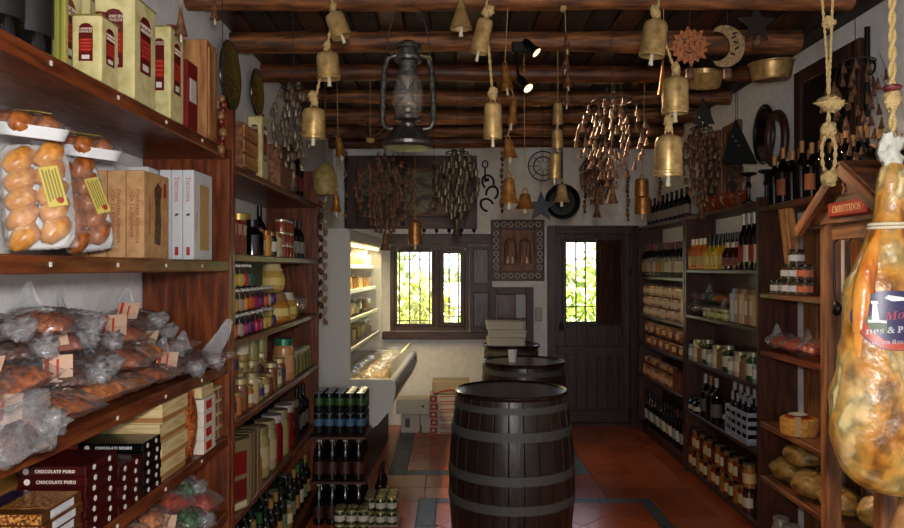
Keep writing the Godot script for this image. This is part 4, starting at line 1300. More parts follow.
func sweets() -> void:
	var y := 0.98
	var order := ["lowest", "second up", "third up", "fourth up", "fifth up", "sixth up", "topmost"]
	var maroon := paint(Color(0.20, 0.025, 0.03), 0.28)
	var black := paint(Color(0.022, 0.022, 0.026), 0.25)
	# boxes with a printed heap of hazelnuts, closest to the shelf's near end
	var nuts := grained("hazelnuts", [Color(0.16, 0.08, 0.03), Color(0.45, 0.26, 0.10), Color(0.68, 0.46, 0.22), Color(0.78, 0.60, 0.36)], Vector3(9, 9, 9), 0.3, 0.035, 140)
	for k in 5:
		var o := flat_box("chocolate_box", "chocolate box with a hazelnut picture, %s of five" % order[k], "box", Vector3(-0.985 + 0.004 * (k % 2), y + 0.026 * k, -1.69), Vector3(0.17, 0.0255, 0.17), paint(Color(0.30, 0.17, 0.08), 0.3), "hazelnut chocolate boxes", "", Color.WHITE, true)
		part(o, "nut_picture", bx(0.166, 0.0006, 0.13, 0.0), nuts, Vector3(0, 0.0258, -0.015))
		part(o, "nut_picture", bx(0.166, 0.022, 0.0006, 0.0), nuts, Vector3(0, 0.0128, 0.0853))
		part(o, "purple_band", bx(0.05, 0.0008, 0.168, 0.0), paint(Color(0.13, 0.07, 0.22), 0.35), Vector3(-0.058, 0.0259, 0))
		part(o, "paper_patch", bx(0.0008, 0.018, 0.10, 0.0), paint(Color(0.72, 0.72, 0.74), 0.5), Vector3(0.0853, 0.0128, 0.0))
	for k in 7:
		flat_box("chocolate_box", "dark red chocolate box with white lettering, %s of seven" % order[k], "box", Vector3(-0.985 + 0.003 * (k % 2), y + 0.0262 * k, -1.88), Vector3(0.17, 0.0257, 0.17), maroon, "dark red chocolate boxes", "CHOCOLATE PURO", Color(0.84, 0.78, 0.74), true)
	for k in 5:
		flat_box("chocolate_box", "dark red chocolate box behind the lettered stack, %s of five" % order[k], "box", Vector3(-0.985 - 0.003 * (k % 2), y + 0.0262 * k, -2.05), Vector3(0.17, 0.0257, 0.15), maroon, "plain dark red chocolate boxes", "CHOCOLATE PURO", Color(0.84, 0.78, 0.74), true)
	for k in 6:
		flat_box("chocolate_box", "black chocolate box with small white print, %s of six" % order[k], "box", Vector3(-0.995 - 0.003 * (k % 2), y + 0.0262 * k, -2.20), Vector3(0.19, 0.0257, 0.13), black, "black chocolate boxes", "CHOCOLATE NEGRO", Color(0.78, 0.78, 0.78), true)
	# striped boxes against the wall
	var gold := paint(Color(0.52, 0.36, 0.16), 0.35)
	for k in 6:
		var o := flat_box("biscuit_box", "gold biscuit box with dark stripes against the wall, %s of six" % order[k], "box", Vector3(-1.155, y + 0.033 * k, -1.80), Vector3(0.14, 0.0322, 0.20), gold, "gold striped biscuit boxes")
		for q in 5:
			part(o, "dark_stripe", bx(0.011, 0.029, 0.0008, 0.0), paint(Color(0.10, 0.05, 0.03), 0.4), Vector3(-0.05 + 0.025 * q, 0.016, 0.1004), Vector3(0, 0, 0.5))
	var redb := flat_box("biscuit_box", "bright red box with a yellow flash behind the chocolate", "box", Vector3(-1.15, y, -2.02), Vector3(0.15, 0.24, 0.16), paint(Color(0.62, 0.07, 0.05), 0.35), "")
	part(redb, "yellow_flash", bx(0.06, 0.03, 0.001, 0.0), paint(Color(0.86, 0.70, 0.16), 0.4), Vector3(0.02, 0.20, 0.0806))
	part(redb, "paper_patch", bx(0.10, 0.05, 0.001, 0.0), paint(Color(0.72, 0.68, 0.66), 0.4), Vector3(0.01, 0.14, 0.0806))
	# cream gift boxes
	var cream := grained("cream_box", [Color(0.70, 0.60, 0.40), Color(0.78, 0.69, 0.50), Color(0.82, 0.74, 0.56)], Vector3(1.5, 12, 1.5), 0.5, 0.02, 141)
	for k in 4:
		var o := flat_box("gift_box", "long cream gift box, %s of four" % order[k] if k < 3 else "long cream gift box on top of three others", "box", Vector3(-1.04 + 0.008 * (k % 2), y + 0.0612 * k, -2.385), Vector3(0.26, 0.0602, 0.22), cream, "cream gift boxes")
		part(o, "tan_band", bx(0.262, 0.015, 0.222, 0.0), paint(Color(0.60, 0.42, 0.22), 0.5), Vector3(0, 0.012, 0))
	var sugar := thing("sweets_bag", "bag of brown sugared almonds wedged beside the cream gift boxes", "bag", Vector3(-0.93, y + 0.006, -2.56))
	part(sugar, "filling", blob(Vector3(0.06, 0.22, 0.09), 0.9, 0.16, 33, 16, 14), filling(0), Vector3(0, 0.105, 0))
	for k in 4:
		var o := flat_box("sweets_box", "white and red sweets box, %s of four" % order[k] if k < 3 else "white and red sweets box under the long cream box", "box", Vector3(-1.0, y + 0.0495 * k, -2.685), Vector3(0.22, 0.0485, 0.13), paint(Color(0.80, 0.76, 0.70), 0.35), "white and red sweets boxes")
		part(o, "red_splash", prism([Vector2(-0.06, -0.02), Vector2(0.02, -0.022), Vector2(0.07, 0.0), Vector2(0.05, 0.022), Vector2(-0.02, 0.012), Vector2(-0.09, 0.018)], 0.001), paint(Color(0.68, 0.10, 0.08), 0.35), Vector3(0.01, 0.0245, 0.0655))
		part(o, "red_splash", bx(0.001, 0.03, 0.06, 0.0), paint(Color(0.68, 0.10, 0.08), 0.35), Vector3(0.1106, 0.024, 0.01))
	var lb := flat_box("gift_box", "long cream box with a red stamp on the white and red boxes", "box", Vector3(-1.03, y + 0.2, -2.69), Vector3(0.26, 0.04, 0.13), cream, "")
	part(lb, "red_stamp", bx(0.05, 0.02, 0.001, 0.0), paint(Color(0.70, 0.30, 0.22), 0.5), Vector3(0.08, 0.02, 0.0655))
	for i in 4:
		for k in 4:
			var o := thing("wafer_pack", "short cream wafer pack in the block by the side panel", "packet", Vector3(-0.95 - 0.075 * k + 0.0, y + 0.052 * i, -2.85), "cream wafer packs")
			part(o, "packet", bx(0.07, 0.048, 0.13, 0.005), cream, Vector3(0, 0.0245, 0))
			part(o, "brown_end", bx(0.001 if k == 0 else 0.05, 0.034, 0.045 if k == 0 else 0.001, 0.0), paint(Color(0.46, 0.32, 0.22), 0.5), Vector3(0.0356, 0.0245, 0.02) if k == 0 else Vector3(0, 0.0245, 0.0656))
			if k == 0:
				part(o, "brown_end", bx(0.001, 0.034, 0.045, 0.0), paint(Color(0.46, 0.32, 0.22), 0.5), Vector3(0.0356, 0.0245, -0.038))
	# bright sweets in cellophane on the lowest shelf in view
	y = 0.68
	var bright := [bag_proto(4, 0.13, 0.17, 0.08, true, false), bag_proto(5, 0.12, 0.16, 0.07, false, false), bag_proto(6, 0.13, 0.16, 0.075, false, true), bag_proto(2, 0.13, 0.16, 0.075, true, false)]
	var bn := ["red sweets with a standing point", "green sweets", "pale nuts under a cream card", "golden sweets with a standing point"]
	var lay := [[-1.0, 2.05, 2, 0], [-1.0, 2.20, 3, 0], [-1.0, 2.36, 1, 0], [-0.99, 2.52, 2, 0], [-0.98, 2.68, 1, 0], [-0.98, 2.83, 0, 0], [-1.03, 2.28, 0, 1], [-1.02, 2.44, 3, 1], [-1.02, 2.61, 0, 1], [-1.04, 2.78, 1, 1], [-1.06, 2.55, 2, 2], [-1.06, 2.72, 0, 2]]
	for b in lay:
		place(bright[b[2]], "sweets_bag", "bag of %s, %s below the chocolates" % [bn[b[2]], ["at the shelf edge", "in the second layer", "on top of the heap"][b[3]]], "bag", Vector3(b[0], y + 0.008 + 0.075 * b[3], -b[1]), "bright sweets bags on the low shelf", Vector3(0.1 * sin(b[1] * 33.0), 1.5 + 0.4 * sin(b[1] * 21.0), -0.06))

func far_left_goods() -> void:
	rng.seed = 58
	# 1.71: bottles, jars, patterned cartons
	var y := 1.71
	var tins := [Color(0.46, 0.08, 0.06), Color(0.62, 0.30, 0.16), Color(0.40, 0.05, 0.06), Color(0.55, 0.16, 0.10)]
	for k in 6:
		var o := thing("spice_carton", "%s spice carton on the shelf above the keyrings, beside the big honey jar" % ["dark red", "orange-brown", "crimson", "brick red"][k % 4], "carton", Vector3(-0.955 - 0.07 * (k % 2), y, -3.12 - 0.075 * (k / 2) - 0.02 * (k % 2)), "spice cartons")
		part(o, "carton", bx(0.055, 0.15, 0.06, 0.002), paint(tins[k % 4], 0.4), Vector3(0, 0.075, 0))
		part(o, "pale_panel", bx(0.045, 0.045, 0.001, 0.0), paint(Color(0.70, 0.60, 0.48), 0.5), Vector3(0, 0.11, 0.0306))
		part(o, "pale_panel", bx(0.001, 0.045, 0.045, 0.0), paint(Color(0.70, 0.60, 0.48), 0.5), Vector3(0.0281, 0.11, 0))
	for k in 3:
		place(jar_proto(0.045, 0.12, Color(0.34, 0.40, 0.38), Color(0.55, 0.30, 0.20), null), "preserve_jar", "grey-green jar standing behind the spice cartons", "jar", Vector3(-1.13, y, -3.12 - 0.11 * k), "grey-green jars above the keyrings")
	place(jar_proto(0.07, 0.21, Color(0.62, 0.50, 0.20), Color(0.66, 0.56, 0.28), Color(0.72, 0.64, 0.36)), "honey_jar", "large honey jar with a gold lid above the keyrings", "jar", Vector3(-1.06, y, -3.62))
	place(bottle_proto(0.055, 0.17, Color(0.02, 0.025, 0.05), null, Color(0.03, 0.03, 0.05), 0.5), "liqueur_bottle", "squat black bottle before the large honey jar", "bottle", Vector3(-0.95, y, -3.47))
	for k in 4:
		place(jar_proto(0.032, 0.13, [Color(0.66, 0.36, 0.14), Color(0.72, 0.50, 0.20), Color(0.10, 0.09, 0.05), Color(0.64, 0.62, 0.46)][k], Color(0.50, 0.34, 0.16), [Color(0.74, 0.62, 0.40), null, Color(0.76, 0.74, 0.66), null][k]), "preserve_jar", "%s jar in the row beside the squat black bottle" % ["slim orange", "golden", "dark labelled", "pale cream"][k], "jar", Vector3(-0.955, y, -3.62 - 0.115 * k), "slim jars above the keyrings")
	place(bottle_proto(0.036, 0.28, Color(0.03, 0.03, 0.025), Color(0.62, 0.60, 0.50), Color(0.03, 0.03, 0.03)), "liqueur_bottle", "tall black bottle near the striped little jars", "bottle", Vector3(-1.05, y, -3.98))
	var striped := jar_proto(0.036, 0.07, Color(0.50, 0.22, 0.14), Color(0.80, 0.76, 0.70), null)
	for i in 3:
		for j in 3:
			place(striped, "spread_jar", "small reddish spread jar with a white lid, stacked by the side panel", "jar", Vector3(-0.96 - 0.08 * 0, y + 0.071 * i, -4.10 - 0.085 * j), "white-lidded spread jars")
	for k in 3:
		place(bottle_proto(0.034, 0.24, Color(0.04, 0.045, 0.04), Color(0.50, 0.50, 0.46), Color(0.05, 0.05, 0.05)), "liqueur_bottle", "dark bottle at the end of the shelf above the keyrings", "bottle", Vector3(-0.98, y, -4.44 - 0.12 * k), "dark bottles at the shelf end")
	# 1.35: keyring racks and honey pots
	y = 1.35
	var white := paint(Color(0.80, 0.78, 0.76), 0.4)
	var rack := thing("keyring_rack", "wire rack of three white bars hung with coloured keyrings", "rack", Vector3(-0.93, y, -3.40))
	part(rack, "back_board", bx(0.012, 0.325, 0.74, 0.002), paint(Color(0.06, 0.04, 0.035), 0.6), Vector3(-0.055, 0.1625, 0))
	var hues := [Color(0.72, 0.30, 0.10), Color(0.62, 0.16, 0.26), Color(0.08, 0.34, 0.26), Color(0.74, 0.48, 0.16), Color(0.52, 0.10, 0.30), Color(0.66, 0.56, 0.26), Color(0.30, 0.12, 0.34), Color(0.60, 0.52, 0.50)]
	var hn := ["orange", "crimson", "green", "golden", "magenta", "mustard", "violet", "silvery"]
	for lvl in 3:
		var by := 0.095 + 0.108 * lvl
		part(rack, "white_bar", bx(0.012, 0.012, 0.74 if lvl < 2 else 0.34, 0.002), white, Vector3(0.0, by, 0.0 if lvl < 2 else 0.2))
		part(rack, "bar_bracket", bx(0.05, 0.01, 0.01, 0.001), white, Vector3(-0.027, by, 0.34))
		part(rack, "bar_bracket", bx(0.05, 0.01, 0.01, 0.001), white, Vector3(-0.027, by, -0.34 if lvl < 2 else 0.05))
		for i in (9 if lvl < 2 else 4):
			var hue := rng.randi() % 8
			var c := Vector3(-0.921, y + by, -3.40 + 0.335 - 0.083 * i)
			var ring := []
			for q in 9:
				var a := TAU * q / 8.0
				ring.append(Vector3(0.004 + sin(a) * 0.008, cos(a) * 0.013 - 0.005, 0.002 * sin(a)))
			var o := thing("keyring", "%s pouch keyring hanging from the %s white bar" % [hn[hue], ["lowest", "middle", "top"][lvl]], "keyring", c, "keyrings on the wire rack", rng.randf_range(-0.3, 0.3))
			part(o, "ring", tube(ring, 0.0018, 5), paint(Color(0.70, 0.70, 0.70), 0.25, 0.9))
			part(o, "strap", bx(0.003, 0.022, 0.006, 0.001), paint(hues[hue].darkened(0.2), 0.6), Vector3(0.006, -0.028, 0))
			part(o, "pouch", blob(Vector3(0.024, 0.056, 0.056), 0.2, 0.1, i + lvl * 10, 12, 8, 0.8), paint(hues[hue], 0.5), Vector3(0.010, -0.062, 0))
	for k in 5:
		var c: Vector3 = [Vector3(-0.955, y, -3.98), Vector3(-0.955, y, -4.16), Vector3(-1.05, y, -4.02), Vector3(-1.05, y, -4.22), Vector3(-1.0, y + 0.165, -4.05)][k]
		var o := thing("honey_pot", "amber honey pot with %s beside the keyring rack" % ["a wooden dipper, first", "a paper cap, second", "a plain lid, behind", "a broad shoulder, behind", "a cream label, stacked on top"][k], "jar", c, "honey pots beside the keyrings")
		part(o, "pot", lathe(V([0.0, 0.0, 0.05, 0.0, 0.07, 0.02, 0.072, 0.09, 0.052, 0.125, 0.045, 0.135, 0.0, 0.135]), 14), paint([Color(0.62, 0.42, 0.14), Color(0.66, 0.50, 0.22), Color(0.30, 0.20, 0.08), Color(0.26, 0.17, 0.08), Color(0.70, 0.58, 0.28)][k], 0.2))
		part(o, "pot_cap", lathe(V([0.062, 0.12, 0.05, 0.138, 0.048, 0.16, 0.0, 0.162]), 14), paint([Color(0.50, 0.34, 0.18), Color(0.74, 0.72, 0.62), Color(0.20, 0.14, 0.08), Color(0.20, 0.14, 0.08), Color(0.74, 0.68, 0.50)][k], 0.6))
		part(o, "pot_label", lathe(V([0.0722, 0.04, 0.0732, 0.041, 0.0732, 0.082, 0.0722, 0.083]), 14), paint(Color(0.78, 0.70, 0.40), 0.6))
	for k in 3:
		var o := thing("shell_bag", "pale bag of little pastries at the end of the keyring shelf", "bag", Vector3(-0.985, y + 0.012, -4.42 - 0.14 * k), "pastry bags by the honey pots")
		part(o, "filling", blob(Vector3(0.09, 0.10, 0.10), 0.5, 0.13, 61 + k, 12, 9), filling(6), Vector3(0, 0.048, 0))
		part(o, "cellophane", blob(Vector3(0.105, 0.12, 0.11), 0.25, 0.1, 71 + k, 14, 10), clear("cellophane", Color.WHITE, 0.24), Vector3(0, 0.06, 0))
	# 1.01: preserve jars, two deep
	y = 1.01
	var mixes := [[Color(0.55, 0.44, 0.24), Color(0.66, 0.58, 0.36)], [Color(0.50, 0.48, 0.28), Color(0.70, 0.66, 0.50)], [Color(0.62, 0.36, 0.16), Color(0.62, 0.50, 0.30)], [Color(0.66, 0.58, 0.42), Color(0.60, 0.54, 0.40)], [Color(0.40, 0.24, 0.14), Color(0.66, 0.60, 0.44)]]
	var jn := ["straw-coloured", "olive-coloured", "amber", "cream", "brown"]
	for i in 11:
		for j in 2:
			var k := rng.randi() % 5
			var h: float = [0.10, 0.125, 0.145][rng.randi() % 3] + (0.03 if j == 1 else 0.0)
			var p := jar_proto(0.04, h, mixes[k][0], mixes[k][1], Color(0.20, 0.17, 0.34) if (i + j) % 5 == 0 else (Color(0.74, 0.70, 0.60) if i % 3 == 0 else null))
			var c := Vector3(-0.955 - 0.10 * j, y, -3.10 - 0.092 * i)
			place(p, "preserve_jar", "%s preserve jar in the %s row under the keyrings" % [jn[k], ["outer", "inner"][j]], "jar", c, "preserve jars under the keyrings", Vector3(0, rng.randf() * 3.0, 0))
			if j == 1 and i % 2 == 0:
				place(p, "preserve_jar", "%s preserve jar stacked on the inner row under the keyrings" % jn[k], "jar", c + Vector3(0, h + 0.001, 0), "preserve jars stacked under the keyrings")
	place(jar_proto(0.062, 0.24, Color(0.66, 0.46, 0.28), Color(0.20, 0.44, 0.34), Color(0.70, 0.52, 0.36)), "preserve_jar", "large jar of peppers with a green and white lid", "jar", Vector3(-0.965, y, -4.18))
	for k in 5:
		place(jar_proto(0.045, 0.14, Color(0.36, 0.36, 0.18), Color(0.72, 0.72, 0.60), null), "preserve_jar", "green olive jar after the large jar of peppers", "jar", Vector3(-0.96, y, -4.31 - 0.105 * k), "green olive jars")
	# 0.61: books, jars with white lids
	y = 0.61
	for k in 5:
		var o := thing("gift_carton", "upright carton turned to show its two dark red pictures" if k == 0 else "slim upright carton standing edgewise next to the gallon jars", "carton", Vector3(-0.94 if k == 0 else -0.985, y, -3.13 if k == 0 else -3.18 - 0.058 * k), "slim picture cartons", 1.15 if k == 0 else 0.0)
		part(o, "carton", bx(0.17, 0.30, 0.045, 0.002), paint([Color(0.44, 0.38, 0.26), Color(0.36, 0.30, 0.20)][k % 2], 0.5), Vector3(0, 0.15, 0))
		part(o, "red_picture", bx(0.13, 0.10, 0.001, 0.0), paint(Color(0.42, 0.05, 0.05), 0.4), Vector3(0.0, 0.20, 0.0231))
		part(o, "red_picture", bx(0.13, 0.09, 0.001, 0.0), paint(Color(0.36, 0.06, 0.06), 0.4), Vector3(0.0, 0.085, 0.0231))
		part(o, "pale_strip", bx(0.13, 0.025, 0.001, 0.0), paint(Color(0.70, 0.64, 0.52), 0.5), Vector3(0, 0.02, 0.0232))
	place(bottle_proto(0.05, 0.22, Color(0.62, 0.34, 0.08), null, Color(0.10, 0.07, 0.05), 0.4), "liqueur_bottle", "amber round bottle between the cartons and the gallon jars", "bottle", Vector3(-0.96, y, -3.50))
	for k in 6:
		place(jar_proto(0.062, 0.25, [Color(0.52, 0.48, 0.30), Color(0.56, 0.52, 0.38), Color(0.40, 0.05, 0.05), Color(0.55, 0.50, 0.34), Color(0.42, 0.07, 0.06), Color(0.16, 0.10, 0.07)][k], [Color(0.55, 0.50, 0.34), Color(0.66, 0.60, 0.46), Color(0.76, 0.74, 0.70), Color(0.66, 0.60, 0.46), Color(0.78, 0.76, 0.72), Color(0.50, 0.46, 0.38)][k], Color(0.62, 0.56, 0.42) if k < 2 else null), "gallon_jar", "%s gallon jar on the shelf below the preserves" % ["pale green", "cream", "deep red, white-lidded, first", "straw-coloured", "deep red, white-lidded, last", "dark brown"][k], "jar", Vector3(-0.975, y, -3.66 - 0.145 * k), "gallon jars")
	for k in 3:
		place(bottle_proto(0.036, 0.29, Color(0.03, 0.03, 0.03), Color(0.35, 0.33, 0.28), Color(0.03, 0.03, 0.03)), "wine_bottle", "black bottle after the gallon jars", "bottle", Vector3(-0.97, y, -4.56 - 0.10 * k), "black bottles after the gallon jars")
	for k in 6:
		place(bottle_proto(0.04, 0.26, Color(0.06, 0.05, 0.04), Color(0.30, 0.22, 0.16), Color(0.16, 0.10, 0.06)), "wine_bottle", "dusty dark bottle behind the gallon jars", "bottle", Vector3(-1.12, y, -3.5 - 0.2 * k), "bottles behind the gallon jars")
	# 0.17: mixed bottles and jars
	y = 0.17
	for i in 13:
		for j in 2:
			var k := rng.randi() % 4
			var c := Vector3(-0.955 - 0.11 * j, y, -3.40 - 0.112 * i)
			if k == 3:
				place(jar_proto(0.045, 0.14, Color(0.50, 0.40, 0.22), Color(0.70, 0.68, 0.64), Color(0.72, 0.66, 0.52)), "preserve_jar", "pale-lidded jar among the bottles on the bottom shelf", "jar", c, "jars on the bottom shelf")
			else:
				place(bottle_proto(0.038, 0.27, [Color(0.03, 0.06, 0.03), Color(0.05, 0.035, 0.02), Color(0.05, 0.10, 0.05)][k], [Color(0.66, 0.64, 0.54), Color(0.60, 0.40, 0.20), Color(0.34, 0.42, 0.30)][k], [Color(0.10, 0.30, 0.14), Color(0.50, 0.40, 0.20), Color(0.05, 0.05, 0.05)][k]), "drink_bottle", "%s bottle on the bottom shelf near the fridge" % ["dark green cream-labelled", "brown amber-labelled", "green pale-labelled"][k], "bottle", c, "bottles on the bottom shelf")
	# garland of dried peppers and shells down the end panel
	var g := thing("pepper_garland", "string of dried peppers and shells hanging on the end of the jar shelves", "garland", Vector3(-0.86, 2.24, -4.885))
	var cord := []
	for i in 14:
		cord.append(Vector3(0.006 * sin(i * 1.7), -0.075 * i, 0.012))
	part(g, "cord", tube(cord, 0.003, 5), paint(Color(0.45, 0.36, 0.24), 0.9))
	for i in 26:
		var col: Color = [Color(0.30, 0.06, 0.04), Color(0.52, 0.34, 0.20), Color(0.22, 0.12, 0.08), Color(0.60, 0.50, 0.38)][i % 4]
		part(g, "dried_pepper" if i % 2 == 0 else "shell", blob(Vector3(0.030, 0.05, 0.026), 0.4, 0.15, i, 10, 7), paint(col, 0.5), Vector3(0.016 * (1 if i % 2 else -1), -0.02 - 0.037 * i, 0.02), Vector3(0, i, 0.5 * (1 if i % 2 else -1)))
	part(g, "nail", tube([Vector3(0, 0.0, -0.02), Vector3(0, 0.0, 0.016)], 0.004, 5), paint(Color(0.1, 0.1, 0.1), 0.5, 0.5))

# ------------------------------------------------------------------ right shelves
func right_unit(label: String, z0: float, z1: float, heights: Array, ends: Array, top: float, tone := "shelf_dark") -> void:
	var zc := (z0 + z1) / 2
	var o := thing("shelf_unit", label, "shelves", Vector3(2.02, 0, zc))
	var w := 0.24
	for h in heights:
		part(o, "shelf_board", bx(w, 0.03, z0 - z1 - 0.07, 0.004), wood(tone, "z"), Vector3(0, h - 0.0162, 0))
	for e in ends:
		part(o, "side_panel", bx(w + 0.005, top, 0.035, 0.004), wood(tone, "y"), Vector3(0, top / 2, e - zc))
	part(o, "plinth", bx(w - 0.03, heights[0] - 0.032, z0 - z1 - 0.08, 0.003), wood(tone, "z"), Vector3(0.01, (heights[0] - 0.032) / 2, 0))
	part(o, "back_board", bx(0.008, top - 0.25, z0 - z1 - 0.075, 0.0), wood("frame", "y"), Vector3(w / 2 - 0.004, top / 2 - 0.12, 0))

func right_shelves() -> void:
	right_unit("dark shelf unit of wines and jars beside the back door", -5.97, -7.45, [0.11, 0.59, 0.90, 1.19, 1.57, 2.07], [-7.43, -5.99], 2.07)
	right_unit("dark shelf unit of liqueurs and preserves in the middle of the wall", -4.52, -5.96, [0.06, 0.51, 0.92, 1.28, 1.64, 2.07], [-4.54, -5.94], 2.09)
	rng.seed = 91
	# ---- beside the door
	var xo := 1.945
	var dark := [Color(0.03, 0.012, 0.012), Color(0.025, 0.03, 0.02), Color(0.06, 0.02, 0.015)]
	for i in 14:
		for j in 2:
			var k := rng.randi() % 3
			place(bottle_proto(0.036, 0.31, dark[k], [Color(0.70, 0.66, 0.56), Color(0.62, 0.40, 0.20), Color(0.55, 0.50, 0.44)][k], [Color(0.30, 0.05, 0.05), Color(0.05, 0.05, 0.05), Color(0.40, 0.10, 0.06)][k]), "wine_bottle", "%s wine bottle in the %s row by the door, just under the top board" % [["cream-labelled", "tan-labelled", "grey-labelled"][k], ["front", "back"][j]], "bottle", Vector3(xo + 0.09 * j, 1.57, -6.06 - 0.098 * i), "wine bottles under the top board", Vector3(0, rng.randf(), 0))
	for i in 9:
		place(bottle_proto(0.034, 0.26, dark[i % 3], Color(0.45, 0.40, 0.34), Color(0.08, 0.06, 0.05)), "wine_bottle", "dark bottle on top of the unit beside the door", "bottle", Vector3(xo + 0.02, 2.07, -6.10 - 0.14 * i), "bottles on top by the door")
	var peach := [Color(0.72, 0.52, 0.34), Color(0.64, 0.42, 0.28), Color(0.74, 0.62, 0.46)]
	for i in 13:
		for lvl in 3:
			place(jar_proto(0.042, 0.10, peach[(i + lvl) % 3], Color(0.30, 0.20, 0.14), Color(0.78, 0.68, 0.54)), "paste_jar", "%s jar stacked three high beside the door" % ["peach-coloured", "terracotta-coloured", "cream"][(i + lvl) % 3], "jar", Vector3(xo + 0.012, 1.19 + 0.101 * lvl, -6.20 - 0.092 * i), "jars stacked three high")
	for i in 3:
		one("biscuit_box", bx(0.09, 0.26, 0.04, 0.002), paint(Color(0.74, 0.58, 0.44), 0.5), "tall peach carton at the end of the jars stacked three high", "box", Vector3(xo + 0.02, 1.19 + 0.131, -6.03 - 0.043 * i), "tall peach cartons")
	for i in 13:
		for lvl in 2:
			place(jar_proto(0.042, 0.115, [Color(0.55, 0.26, 0.10), Color(0.42, 0.16, 0.08), Color(0.60, 0.36, 0.14)][(i * 2 + lvl) % 3], [Color(0.10, 0.08, 0.06), Color(0.50, 0.40, 0.20)][lvl], Color(0.76, 0.66, 0.48) if (i + lvl) % 2 else null), "honey_jar", "%s honey jar %s by the door" % [["orange", "dark", "golden"][(i * 2 + lvl) % 3], ["standing on the board", "stacked on another jar"][lvl]], "jar", Vector3(xo + 0.012, 0.90 + 0.116 * lvl, -6.05 - 0.10 * i), "honey jars by the door")
	for i in 7:
		for lvl in 5:
			if i < 3:
				one("preserve_tin", lathe(V([0.0, 0.0, 0.052, 0.0, 0.054, 0.003, 0.052, 0.006, 0.052, 0.032, 0.054, 0.035, 0.0, 0.035]), 16), paint(Color(0.42, 0.22, 0.14), 0.35, 0.2), "flat brown preserve tin in a tall pile near the honey", "tin", Vector3(xo + 0.015, 0.59 + 0.036 * lvl, -6.08 - 0.118 * i), "flat preserve tins")
	for i in 9:
		place(jar_proto(0.045, 0.12, [Color(0.62, 0.40, 0.24), Color(0.55, 0.28, 0.16), Color(0.66, 0.52, 0.36)][i % 3], Color(0.50, 0.30, 0.16), Color(0.72, 0.56, 0.40)), "paste_jar", "%s jar after the pile of flat tins" % ["tan", "rust-coloured", "sand-coloured"][i % 3], "jar", Vector3(xo + 0.01, 0.59, -6.46 - 0.105 * i), "jars after the flat tins")
		place(blob_bag(i), "pasta_bag", "small tan packet lying on the jars after the flat tins", "packet", Vector3(xo + 0.02, 0.713, -6.46 - 0.105 * i), "packets on the jars")
	for i in 13:
		place(bottle_proto(0.038, 0.32, Color(0.02, 0.022, 0.018), [Color(0.74, 0.72, 0.66), Color(0.52, 0.50, 0.46)][i % 2], [Color(0.04, 0.04, 0.04), Color(0.34, 0.06, 0.05)][int(i == 2)]), "wine_bottle", "%s wine bottle tilted on the lowest board by the door" % ["white-labelled", "grey-labelled"][i % 2], "bottle", Vector3(xo + 0.03, 0.115, -6.10 - 0.10 * i), "wine bottles on the lowest board", Vector3(0, 0, 0.10))
	# ---- middle unit
	for i in 4:
		place(bottle_proto(0.04, 0.24, Color(0.74, 0.40, 0.10), Color(0.70, 0.58, 0.34), Color(0.80, 0.74, 0.60), 0.45), "liqueur_bottle", "orange liqueur bottle with a pale crossed label", "bottle", Vector3(xo, 1.64, -5.88 + 0.09 * i), "orange liqueur bottles")
	for i in 4:
		place(bottle_proto(0.036, 0.22, [Color(0.70, 0.62, 0.06), Color(0.66, 0.52, 0.14)][i % 2], [Color(0.78, 0.74, 0.40), Color(0.70, 0.60, 0.34)][i % 2], Color(0.06, 0.05, 0.04)), "oil_bottle", "%s bottle between the orange and the dark bottles" % ["lemon-yellow", "golden"][i % 2], "bottle", Vector3(xo, 1.64, -5.50 + 0.085 * i), "yellow bottles")
	for i in 3:
		place(bottle_proto(0.044, 0.19, Color(0.22, 0.03, 0.04), Color(0.40, 0.20, 0.16), Color(0.62, 0.56, 0.48), 0.5), "liqueur_bottle", "squat dark red bottle next to the yellow ones", "bottle", Vector3(xo, 1.64, -5.14 + 0.10 * i), "squat red bottles")
	for i in 4:
		for j in 2:
			place(bottle_proto(0.036, 0.37, Color(0.045, 0.012, 0.015), [Color(0.50, 0.10, 0.10), Color(0.74, 0.70, 0.62)][(i + j) % 2], Color(0.66, 0.64, 0.60)), "wine_bottle", "tall dark wine bottle with a silver capsule and %s label" % ["a red", "a cream"][(i + j) % 2], "bottle", Vector3(xo + 0.09 * j, 1.64, -4.86 + 0.083 * i), "silver-capped wine bottles")
	for i in 10:
		place(bottle_proto(0.036, 0.27, dark[i % 3], Color(0.4, 0.36, 0.3), Color(0.1, 0.08, 0.07)), "wine_bottle", "dark bottle in the back row behind the liqueurs", "bottle", Vector3(xo + 0.10, 1.64, -5.86 + 0.09 * i), "back row behind the liqueurs")
	for i in 7:
		var b := bag_proto([6, 0, 3, 5, 6, 2, 6][i], 0.13, 0.19, 0.075, i % 3 == 0, false)
		place(b, "goods_bag", "clear bag of %s under the liqueurs" % ["pale nuts with a standing point", "brown dried fruit", "reddish dried peppers", "green herbs with a standing point", "pale pasta", "golden raisins", "cream biscuits with a standing point"][i], "bag", Vector3(xo + 0.04, 1.29 + 0.09 * (i % 2), -5.84 + 0.10 * i), "bags under the liqueurs", Vector3(0.05, 1.3 + 0.1 * i, 0.05))
	for i in 6:
		place(jar_proto(0.034, 0.075, [Color(0.36, 0.38, 0.16), Color(0.60, 0.50, 0.26)][i % 2], Color(0.64, 0.62, 0.50), Color(0.62, 0.62, 0.40)), "spread_jar", "%s little jar before the bags under the liqueurs" % ["olive green", "mustard"][i % 2], "jar", Vector3(1.925, 1.28, -5.50 + 0.075 * i), "little jars under the liqueurs")
